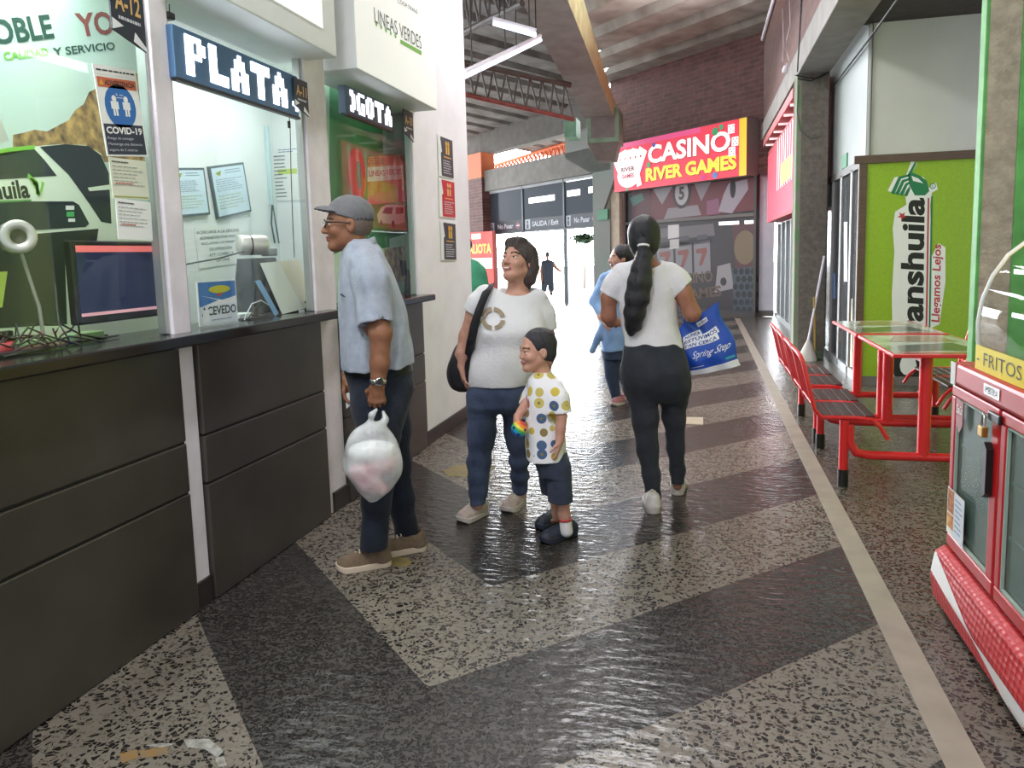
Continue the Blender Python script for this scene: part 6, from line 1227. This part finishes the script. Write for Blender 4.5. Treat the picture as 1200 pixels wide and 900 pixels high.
hr = Sdf(); hr.ell(hb.w((0, -.018, .047)), np.array((.085, .102, .090))*k, hb.R, .01); hr.ell(hb.w((0, -.045, -.005)), np.array((.081, .070, .075))*k, hb.R, .02); hr.cut(hb.w((0, .035, .025)), hb.R @ np.array([0, 1, -.55])); hr.cut(hb.w((0, -.03, -.05)), hb.R @ np.array([0, .3, -1])); hr.noise = folds(.0025, 90, 8); hr.build('hair', b.o, .0042, mat('black_hair', '#2c2a30', .6, bump=.5, bscale=160))
def printed():
    m_ = mat('shirt_print', '#ecebef', .85); nt = m_.node_tree; N, L = nt.nodes, nt.links; tc = N.new('ShaderNodeTexCoord'); v = N.new('ShaderNodeTexVoronoi'); v.voronoi_dimensions = '3D'; v.inputs['Scale'].default_value = 15.5; v.inputs['Randomness'].default_value = .35
    L.new(tc.outputs['Object'], v.inputs['Vector']); lt = N.new('ShaderNodeMath'); lt.operation = 'LESS_THAN'; lt.inputs[1].default_value = .40; L.new(v.outputs['Distance'], lt.inputs[0]); sc = N.new('ShaderNodeSeparateColor'); L.new(v.outputs['Color'], sc.inputs[0])
    r = N.new('ShaderNodeValToRGB'); r.color_ramp.interpolation = 'CONSTANT'; e = r.color_ramp.elements; e[0].color = lin('#c8b765'); e[1].position = .42; e[1].color = lin('#4a6388')
    for p, c in ((.62, '#c9b24a'), (.80, '#b86a60'), (.88, '#8c7a4a')): q = e.new(p); q.color = lin(c)
    L.new(sc.outputs[0], r.inputs[0]); x = N.new('ShaderNodeMixRGB'); x.inputs[1].default_value = lin('#e9e8ec'); L.new(lt.outputs[0], x.inputs[0]); L.new(r.outputs[0], x.inputs[2])
    l2 = N.new('ShaderNodeMath'); l2.operation = 'LESS_THAN'; l2.inputs[1].default_value = .12; L.new(v.outputs['Distance'], l2.inputs[0]); y = N.new('ShaderNodeMixRGB'); y.inputs[2].default_value = lin('#8a7a3c'); L.new(l2.outputs[0], y.inputs[0]); L.new(x.outputs[0], y.inputs[1]); L.new(y.outputs[0], N['Principled BSDF'].inputs['Base Color']); return m_
PRB = printed()
ts = Sdf(); ts.loft(b.rows([(436, 625, 646, 0, .048), (443, 620, 653, 0, .08), (453, 618, 660, 0, .105), (470, 617, 661, 0, .112), (495, 616, 661, 0, .115), (520, 616, 663, 0, .118), (540, 616, 665, 0, .12)]), .02)
ts.chain(b.ch([(652, 453, -.065, 8.5), (656, 466, -.085, 10), (660, 490, -.10, 11)]), .02); ts.chain(b.ch([(625, 453, .065, 8.5), (620, 466, .08, 9), (615, 482, .05, 9.5)]), .02); ts.cut(A(659, 483, -.10), (.12, 0, -1), .08); ts.cut(A(615.5, 474, .05), (-.3, -.4, -.8), .07); ts.cut(A(640, 536), (0, 0, -1)); ts.noise = folds(.004, 30, 12); tso = ts.build('shirt', b.o, .0045, PRB)
mb = MB(); ring = []
for q in range(20):
    a = 2*PI*q/20; c = A(635, 441, 0); ring.append((c[0]+.050*math.cos(a), .048*math.sin(a), c[2]+.012*math.cos(a)))
g = [[(p[0]*.93+c[0]*.07, p[1]*.93, p[2]+.012) for p in ring+ring[:1]], ring+ring[:1], [(c[0]+(p[0]-c[0])*1.28, p[1]*1.28, p[2]-.016) for p in ring+ring[:1]]]; mb.sheet(g, PRB); q_ = MBlocal(mb, 'collar', b.o); q_.parent = tso; q_.modifiers.new('thick', 'SOLIDIFY').thickness = .004
sh = Sdf(); sh.loft(b.rows([(528, 622, 664, 0, .105), (540, 626, 667, 0, .11), (555, 631, 669, 0, .11)]), .02); sh.chain(b.ch([(655, 548, -.05, 13.5), (657, 594, -.05, 15)]), .02); sh.chain(b.ch([(643, 548, .05, 13), (650, 590, .06, 14)]), .02); sh.cut(A(657, 583.5, 0), (-.05, 0, -1)); sh.noise = folds(.003, 28, 13); sh.build('shorts', b.o, .005, cloth('navy_shorts', '#3b4254', '#2f3545', 20, .35, 110))
so = Sdf(); so.cap(A(662, 607, -.04), A(664, 622, -.035), 6.9*s, 7.4*s, .01); so.cut(A(662, 608, -.04), (0, 0, 1)); so.build('sock', b.o, .004, mat('white_sock', '#dfdada', .9)); mb = MB(); mb.lathe([(6.6*s, -.006), (7.6*s, -.006), (7.6*s, .007), (6.6*s, .007)], A(662, 608.5, -.04), (.0, 0, 1), ink('#c23a3e'), 20); MBlocal(mb, 'sock_rim', b.o)
NVY = mat('navy_foam', '#242a38', .6); 
for hx, tx in (((676, 625), (634, 638)), ((656, 612), (629, 622))): 
    c_ = shoe(b, b.fl(*hx), b.fl(*tx), NVY, NVY, .036, .058, clog=True, h=.0045, name='clog'); h_, t_ = b.fl(*hx), b.fl(*tx); d_ = (t_-h_)/np.linalg.norm(t_-h_); l_ = np.array([-d_[1], d_[0], 0]); mb = MB()
    if l_[1] > 0: l_ = -l_
    c = h_+d_*.085+l_*.033+np.array([0, 0, .042]); mb.obox(c-d_*.02+l_*.001, d_*.04, l_*.004, np.array([0, 0, .010]), ink('#d9d4d6')); mb.obox(c-d_*.02+l_*.001-np.array([0, 0, .012]), d_*.045, l_*.004, np.array([0, 0, .011]), ink('#b8374a')); q_ = MBlocal(mb, 'strap_badge', b.o); q_.parent = c_
# ball
bl_ = thing('toy_ball', tuple(b.world(A(608.5, 502.5, -.115))), 'rainbow coloured toy ball held in the right hand of the small boy', 'ball'); mb = MB(); c = b.world(A(608.5, 502.5, -.115)); 
def rainbow():
    m_ = mat('rainbow_plastic', '#3aa0d0', .35); nt = m_.node_tree; N, L = nt.nodes, nt.links; tc = N.new('ShaderNodeTexCoord'); mp = N.new('ShaderNodeMapping'); mp.inputs['Rotation'].default_value = (0.3, 0.9, 0.2); sp = N.new('ShaderNodeSeparateXYZ'); r = N.new('ShaderNodeValToRGB'); r.color_ramp.interpolation = 'CONSTANT'; e = r.color_ramp.elements; e[0].color = lin('#2f6bb8'); e[1].position = .3; e[1].color = lin('#2f9fd0')
    for p, cc in ((.46, '#4ab85a'), (.6, '#e6d040'), (.74, '#ea8a3a'), (.86, '#d8433a')): q = e.new(p); q.color = lin(cc)
    mr = N.new('ShaderNodeMapRange'); mr.inputs[1].default_value = -.045; mr.inputs[2].default_value = .045; L.new(tc.outputs['Object'], mp.inputs[0]); L.new(mp.outputs[0], sp.inputs[0]); L.new(sp.outputs[0], mr.inputs[0]); L.new(mr.outputs[0], r.inputs[0]); L.new(r.outputs[0], N['Principled BSDF'].inputs['Base Color']); return m_
mb.ball(c, 9.3*s, rainbow(), 24); mb.build('shell', bl_); mb = MB()
for q in range(10):
    a, z = q*2.4, -0.8+0.16*q; r_ = math.sqrt(1-z*z); d_ = np.array([r_*math.cos(a), r_*math.sin(a), z]); mb.lathe([(0.0068, -.001), (.0068, .0012), (0, .0014)], c+d_*9.3*s, d_, ink('#2c3a6a'), 10)
mb.build('dots', bl_)

# ================================================================ the woman with the ponytail
l = Person(onZ(780, 589), 'woman with a long black ponytail seen from behind in white top and dark leggings'); A = l.at; s = l.s
SKL = skin('skin_brown', '#a8745e', '#97654f'); SHL = cloth('white_top', '#e4e2e4', '#d9d7db', 7, .3, 70); LEG = cloth('charcoal_leggings', '#33373f', '#2a2d34', 14, .25, 120); HK = mat('black_long_hair', '#23222a', .45, color2='#15141a', vscale=50, bump=.6, bscale=60, stretch=(3, 3, .35))
S = Sdf(); hl = Head(A(754, 281), 1.0, 172, 0); hl.face(S, neck=A(757, 312, .0), nr=.050)
S.loft(l.rows([(308, 740, 772, 0, .07), (318, 729, 786, 0, .088), (340, 731, 786, 0, .094), (370, 734, 788, 0, .09), (410, 738, 795, 0, .1)]), .03)
S.chain(l.ch([(728, 321, 0, 9.5), (714, 348, -.01, 9.6), (713, 370, .0, 8.6), (716, 376, .12, 7), (722, 378, .24, 5.4)]), .02); wr = A(722, 378, .245); hand(S, wr, (.4, 1, .1), (0, 0, -1), .92, 1, (.4, .5, .4), .4)
S.chain(l.ch([(785, 320, 0, 9.5), (800, 342, -.01, 10.2), (811, 367, -.01, 9.4), (813, 369, .10, 7.4), (812, 366, .20, 5.6)]), .02); wr = A(812, 366, .205); hand(S, wr, (.1, .8, -.5), (-.2, -.5, -.8), .92, -1, (.8, 1.0, .7), .6)
S.chain(l.ch([(752, 440, 0, 12), (756, 490, .0, 8), (758.5, 525, 0, 6.5), (763, 556, -.01, 5.5), (766, 588, -.02, 6)]), .02); S.chain(l.ch([(789, 440, .03, 12), (790, 490, .06, 7), (792, 525, .1, 6), (793.5, 550, .13, 5), (794, 569, .14, 5.5)]), .02); S.build('body', l.o, .005, [SKL, LIP, BROW], hl.slots)
tp_ = Sdf(); tp_.loft(l.rows([(303, 744, 770, 0, .062), (311, 729, 785, 0, .09), (322, 723, 790, 0, .105), (340, 722.5, 793, 0, .113), (360, 725, 793.5, 0, .112), (380, 728, 795, 0, .115), (396, 731, 799, 0, .12), (412, 732, 802, 0, .125)]), .03)
tp_.chain(l.ch([(728, 320, 0, 11.5), (720, 334, 0, 12.5), (713.5, 346.5, -.01, 12.5)]), .03); tp_.chain(l.ch([(785, 319, 0, 11.5), (794, 329, 0, 12.5), (801.5, 338.5, -.01, 12.5)]), .03); tp_.cut(A(713.5, 346, 0), (-.5, 0, -.85), .09); tp_.cut(A(801, 338, 0), (.72, 0, -.7), .09); tp_.cut(A(768, 406), (-.06, 0, -1))
tp_.ell(A(763, 305, -.06), (11.5*s, .075, 10*s), None, .01, 's'); tp_.cap(A(776, 307, -.12), A(762, 333, -.15), .040, .012, .01, 's'); tp_.noise = folds(.005, 24, 21, (1, 1, .8)); tp_.build('top', l.o, .0056, SHL)
lg_ = Sdf(); lg_.loft(l.rows([(398, 734, 799, 0, .115), (414, 730, 804, -.01, .132), (432, 727, 808, -.02, .148), (446, 728, 810, -.015, .142), (459, 732, 809, 0, .12), (470, 741, 802, .02, .09)]), .035)
lg_.chain(l.ch([(752, 452, 0, 20), (756, 490, .0, 15), (758.5, 525, .0, 12.2), (763, 556, -.01, 10), (767, 592, -.02, 8.2)]), .03); lg_.chain(l.ch([(789, 452, .03, 19), (790, 490, .06, 12.8), (792, 525, .1, 10), (793.5, 550, .13, 8.6), (794, 572, .14, 7.8)]), .03); lg_.cut(A(767, 587, -.02), (0, 0, -1), .09); lg_.cut(A(794, 566, .14), (0, 0, -1), .09); lg_.noise = folds(.0035, 30, 22); lg_.build('leggings', l.o, .0058, LEG)
WSH = cloth('white_sneaker', '#d6d1cd', '#c4bfbb', 20, .3, 120); shoe(l, l.fl(766, 603), l.fl(763, 585), WSH, WS, .046, .09); shoe(l, l.fl(793.5, 581), l.fl(796, 566), WSH, WS, .045, .09)
hr = Sdf(); hr.ell(hl.w((0, -.018, .042)), (.090, .112, .096), hl.R, .02); hr.ell(hl.w((0, -.04, -.02)), (.084, .080, .085), hl.R, .03); hr.ell(hl.w((0, .09, -.035)), (.07, .085, .10), hl.R, .01, 's'); hr.chain(l.ch([(754, 286, -.10, 8), (754, 290, -.115, 5.5)]), .01); hr.noise = folds(.003, 70, 23, (1, 1, .3)); ho = hr.build('hair', l.o, .0055, HK)
pt = Sdf(); pt.chain(l.ch([(754, 289, -.115, 5.2), (755, 299, -.125, 8.2), (752, 314, -.135, 10.5), (749.5, 331, -.14, 12.4), (746.5, 350, -.14, 12.8), (743.5, 368, -.135, 11.8), (741.5, 382, -.125, 8.5), (740, 390, -.12, 3.0)]), .02); pt.noise = folds(.005, 65, 24, (1, 1, .15)); po = pt.build('ponytail', l.o, .005, HK); po.parent = ho
mb = MB(); mb.tube([A(754+6*math.cos(a), 288+1.5*math.sin(a), -.116+.028*math.sin(a)) for a in np.linspace(0, 2*PI, 17)[:-1]], .007, mat('white_hair_tie', '#ecebee', .6), 8, closed=True); q_ = MBlocal(mb, 'hair_tie', l.o); q_.parent = ho
mb = MB(); mb.tube([A(768, 316, -.118), A(764, 322, -.121), A(759, 326, -.123)], .0025, mat('gold', '#d8b468', .3, metal=.8), 6); MBlocal(mb, 'necklace_clasp', l.o)
# blue shopping bag
sb_ = thing('shopping_bag', tuple(l.world(A(835, 440, .06))), 'large blue shopping bag with white lettering carried by the ponytailed woman', 'bag'); BLU = mat('blue_bag_plastic', '#2357c4', .28, color2='#1b47a8', vscale=5, bump=.35, bscale=14); WB = mat('white_bag_plastic', '#dfe2ea', .3, bump=.3, bscale=14)
def bagpt(a, b_, d): # a 0..1 along, b 0..1 up
    bl0, br0, tl0, tr0 = A(803, 441, .06), A(870, 428, .10), A(794, 386, .07), A(841, 355, .11); p = (bl0*(1-a)+br0*a)*(1-b_)+(tl0*(1-a)+tr0*a)*b_; fat = .055*math.sin(PI*min(max(a, 0), 1))**.6*(1-.8*b_**2)*(.35+.65*min(1, b_*4)); return l.world(p+np.array([.012*math.sin(9*b_+4*a), d*fat+.006*math.sin(14*a+7*b_), .008*math.sin(8*a)*b_]))
na, nb = 22, 18; fr = [[bagpt(i/na, .10+.90*j/nb, -1) for i in range(na+1)] for j in range(nb+1)]; bk = [[bagpt(i/na, .10+.90*j/nb, 1) for i in range(na, -1, -1)] for j in range(nb+1)]
mb = MB(); mb.sheet(fr, BLU); mb.sheet(bk, BLU); mb.sheet([[fr[j][na] for j in range(nb+1)], [bk[j][0] for j in range(nb+1)]], BLU); mb.sheet([[fr[j][0] for j in range(nb+1)], [bk[j][na] for j in range(nb+1)]], BLU); mb.build('bag_sides', sb_)
mb = MB(); f2 = [[bagpt(i/na, .10*j/4, -1) for i in range(na+1)] for j in range(5)]; k2 = [[bagpt(i/na, .10*j/4, 1) for i in range(na, -1, -1)] for j in range(5)]; mb.sheet(f2, WB); mb.sheet(k2, WB); mb.sheet([f2[0], k2[0][::-1]], WB); mb.build('bag_bottom', sb_)
mb = MB()
for dd in (-1, 1):
    mb.tube([bagpt(.18, .98, dd*.6), bagpt(.24, 1.14, 0), l.world(A(812, 368, .22)), bagpt(.46, 1.10, 0), bagpt(.5, .98, dd*.6)], .007, BLU, 6)
mb.build('handles', sb_)
def bagtext(txt, a0, a1, b0, b1, m_, bold=.02, lift=1.0, plate=False, shear=0.0):
    v, f = text2d(txt, bold); mn, mx = v.min(0), v.max(0); q = (v-mn)/(mx-mn); vs = []
    for x, y in q: p = bagpt(a0+(a1-a0)*x+shear*y, b0+(b1-b0)*y, -1.0); vs.append(p-l.n*.0035*lift)
    mbx.add(vs, f, m_)
mbx = MB(); WI = mat('bag_print_white', '#eef1f8', .4)
def bagquad(a0, a1, b0, b1, m_, lift): mbx.sheet([[bagpt(a0+(a1-a0)*i/8, b0+(b1-b0)*j/2, -1)-l.n*.0022*lift for i in range(9)] for j in range(3)], m_)
bagquad(.06, .74, .52, .615, WI, .9); bagquad(.06, .86, .62, .705, WI, .9) if False else bagquad(.05, .80, .615, .71, WI, .9); bagquad(.05, .45, .71, .80, WI, .9); bagquad(.45, .72, .84, .91, WI, .9)
NB = ink('#1d3f94')
bagtext('TAN CERCA', .10, .70, .535, .60, NB); bagtext('ESTUVIMOS', .09, .76, .63, .695, NB); bagtext('NUNCA', .09, .42, .725, .785, NB); bagtext('Spring Step', .18, .86, .27, .43, WI, .0, 1, False, .10); bagtext('LA VIDA', .48, .70, .855, .895, NB); bagquad(.80, .97, .145, .18, ink('#3aa6b8'), 1.0); bagquad(.1, .35, .15, .158, WI, 1); mbx.build('bag_print', sb_)

# ================================================================ people farther away
f = Person(onZ(720, 474), 'woman in a light blue jacket half hidden behind the ponytailed woman, walking to the exit'); A = f.at; s = f.s
S = Sdf(); hf = Head(A(727, 303), .98, 75, 0); hf.face(S, neck=A(728, 322), nr=.05); S.loft(f.rows([(320, 716, 738, 0, .08), (345, 712, 740, 0, .1), (400, 712, 736, 0, .1)]), .02); S.chain(f.ch([(707, 328, -.05, 5), (697, 353, -.08, 4.6), (704, 372, -.2, 3.4)]), .02); wr = A(704, 373, -.2); hand(S, wr, (.6, -.4, -.6), (0, 0, -1), .9, 1); S.chain(f.ch([(717, 410, 0, 7), (717, 440, 0, 5), (723, 466, 0, 4)]), .02); S.chain(f.ch([(728, 410, .1, 7), (731, 440, .15, 5), (735, 463, .3, 4)]), .02); S.build('body', f.o, .008, [SKW, LIP, BROW], hf.slots)
S = Sdf(); S.loft(f.rows([(315, 718, 738, 0, .075), (322, 708, 744, 0, .13), (345, 703, 746, 0, .15), (375, 703, 744, 0, .15), (410, 706, 742, 0, .15)]), .03); S.chain(f.ch([(709, 327, -.05, 7.5), (698, 353, -.08, 7), (704, 368, -.17, 5.5)]), .03); S.chain(f.ch([(706, 385, -.05, 5), (694, 411, -.06, 3.5)]), .02); S.noise = folds(.008, 18, 30); S.build('jacket', f.o, .009, cloth('light_blue_jacket', '#8fb0d8', '#7598c8', 8))
S = Sdf(); S.loft(f.rows([(400, 706, 742, 0, .13), (420, 706, 741, 0, .13)]), .02); S.chain(f.ch([(717, 412, 0, 11), (717, 440, 0, 8), (722, 466, 0, 5.5)]), .02); S.chain(f.ch([(730, 412, .1, 11), (732, 440, .15, 8), (736, 462, .3, 5.5)]), .02); S.build('trousers', f.o, .009, cloth('slate_trousers', '#3c4a63', '#313c52'))
PKS = cloth('pink_shoe', '#b07a80', '#a06a70'); shoe(f, f.fl(731, 473), f.fl(717, 476), PKS, WS, .045, .08, h=.007); shoe(f, f.fl(742, 466), f.fl(730, 469), PKS, WS, .045, .08, h=.007)
S = Sdf(); S.ell(hf.w((0, -.025, .04)), (.089, .104, .094), hf.R, .02); S.ell(hf.w((0, -.10, -.03)), (.05, .05, .06), hf.R, .03); S.ell(hf.w((0, .09, -.035)), (.07, .08, .098), hf.R, .01, 's'); S.build('hair', f.o, .008, HK)

g_ = Person(onY(549, 330, 8.4), 'person in a green top half hidden by the edge of the white wall'); A = g_.at; s = g_.s; fz = 455
S = Sdf(); hg = Head(A(543, 291), 1.0, 150, 0); hg.face(S, neck=A(544, 312), nr=.055); S.loft(g_.rows([(310, 532, 556, 0, .08), (340, 530, 560, 0, .11), (385, 532, 558, 0, .1)]), .02); S.chain(g_.ch([(563, 322, 0, 5), (569, 352, 0, 4.6), (567, 378, -.1, 3.6)]), .02); wr = A(567, 379, -.1); hand(S, wr, (0, -.2, -1), (-1, 0, 0), 1.0, 1); S.chain(g_.ch([(526, 322, 0, 5), (520, 352, 0, 4.6), (521, 378, -.1, 3.6)]), .02); wr = A(521, 379, -.1); hand(S, wr, (0, -.2, -1), (1, 0, 0), 1.0, -1)
S.chain(g_.ch([(538, 390, 0, 8), (538, 425, 0, 6), (538, 446, 0, 4.5)]), .02); S.chain(g_.ch([(553, 390, 0, 8), (553, 425, 0, 6), (553, 446, 0, 4.5)]), .02); S.build('body', g_.o, .008, [SK, LIP, BROW], hg.slots)
S = Sdf(); S.loft(g_.rows([(303, 536, 551, 0, .06), (309, 526, 563, 0, .12), (325, 523, 567, 0, .14), (360, 526, 565, 0, .14), (392, 526, 564, 0, .14)]), .03); S.chain(g_.ch([(562, 318, 0, 7), (568, 345, 0, 6.5)]), .03); S.chain(g_.ch([(526, 318, 0, 7), (520, 345, 0, 6.5)]), .03); S.noise = folds(.008, 16, 31); S.build('top', g_.o, .009, cloth('green_top', '#3f8a68', '#35785a'))
S = Sdf(); S.loft(g_.rows([(385, 528, 562, 0, .13), (400, 528, 562, 0, .13)]), .02); S.chain(g_.ch([(537, 400, 0, 10), (538, 447, 0, 7)]), .02); S.chain(g_.ch([(554, 400, 0, 10), (553, 447, 0, 7)]), .02); S.build('trousers', g_.o, .01, DEN)
zf = g_.at(538, 420)*np.array([1, 0, 0]); xf = g_.at(553, 420)*np.array([1, 0, 0])
for q in (zf, xf): shoe(g_, q+np.array([0, -.08, 0]), q+np.array([0, .18, 0]), M_dark, M_dark, .045, .08, h=.008)
S = Sdf(); S.ell(hg.w((0, -.018, .04)), (.087, .106, .094), hg.R, .02); S.ell(hg.w((0, .09, -.03)), (.07, .08, .10), hg.R, .01, 's'); S.build('hair', g_.o, .008, HK)

o_ = Person(onZ(641.5, 345.5, -.14), 'dark distant figure in shorts walking outside beyond the exit doors'); A = o_.at; s = o_.s; DKC = cloth('dark_sports_top', '#39434f', '#2f3843'); 
S = Sdf(); ho_ = Head(A(641.5, 299), .95, 170, 0); ho_.face(S, neck=A(641.5, 306), nr=.05); S.chain(o_.ch([(636, 308, 0, 2), (634.5, 318, 0, 1.7), (635, 328, -.1, 1.3)]), .02); S.chain(o_.ch([(648, 308, 0, 2), (651, 313, 0, 1.7), (654.5, 316.5, -.1, 1.3)]), .02); S.loft(o_.rows([(307, 637, 646, 0, .1), (330, 636, 647, 0, .1)]), .02); S.chain(o_.ch([(638.5, 332, 0, 2.6), (637.5, 340, 0, 1.9), (636, 345, 0, 1.4)]), .02); S.chain(o_.ch([(645, 332, 0, 2.6), (646, 340, 0, 1.9), (646, 345, 0, 1.4)]), .02)
for q, sd in ((A(635, 328.5, -.1), -1), (A(654.8, 316.8, -.1), 1)): hand(S, q, (.2*sd, -.2, -1) if sd < 0 else (1, -.2, -.3), (-sd, 0, 0.1), 1.1, sd)
S.build('body', o_.o, .014, SK)
S = Sdf(); S.loft(o_.rows([(304.5, 639, 644, 0, .06), (307, 634.5, 648.5, 0, .12), (318, 635, 648.5, 0, .14), (331, 635, 648.5, 0, .14)]), .02); S.build('top', o_.o, .014, DKC); S = Sdf(); S.loft(o_.rows([(328, 635, 648.5, 0, .14), (334, 634.5, 649, 0, .14)]), .02); S.chain(o_.ch([(638, 333, 0, 3.4), (637.5, 339, 0, 3.2)]), .02); S.chain(o_.ch([(645.5, 333, 0, 3.4), (646, 339, 0, 3.2)]), .02); S.build('shorts', o_.o, .014, DKC)
for x in (636.5, 646): q = A(x, 344, 0)*np.array([1, 0, 0])+np.array([0, 0, -.14]); shoe(o_, q+np.array([0, -.1, 0]), q+np.array([0, .17, 0]), M_dark, M_dark, .05, .08, h=.012, lift=-.14)
S = Sdf(); S.ell(ho_.w((0, -.018, .045)), (.085, .104, .09), ho_.R, .02); S.ell(ho_.w((0, .09, -.03)), (.07, .08, .10), ho_.R, .01, 's'); S.build('hair', o_.o, .012, HK)
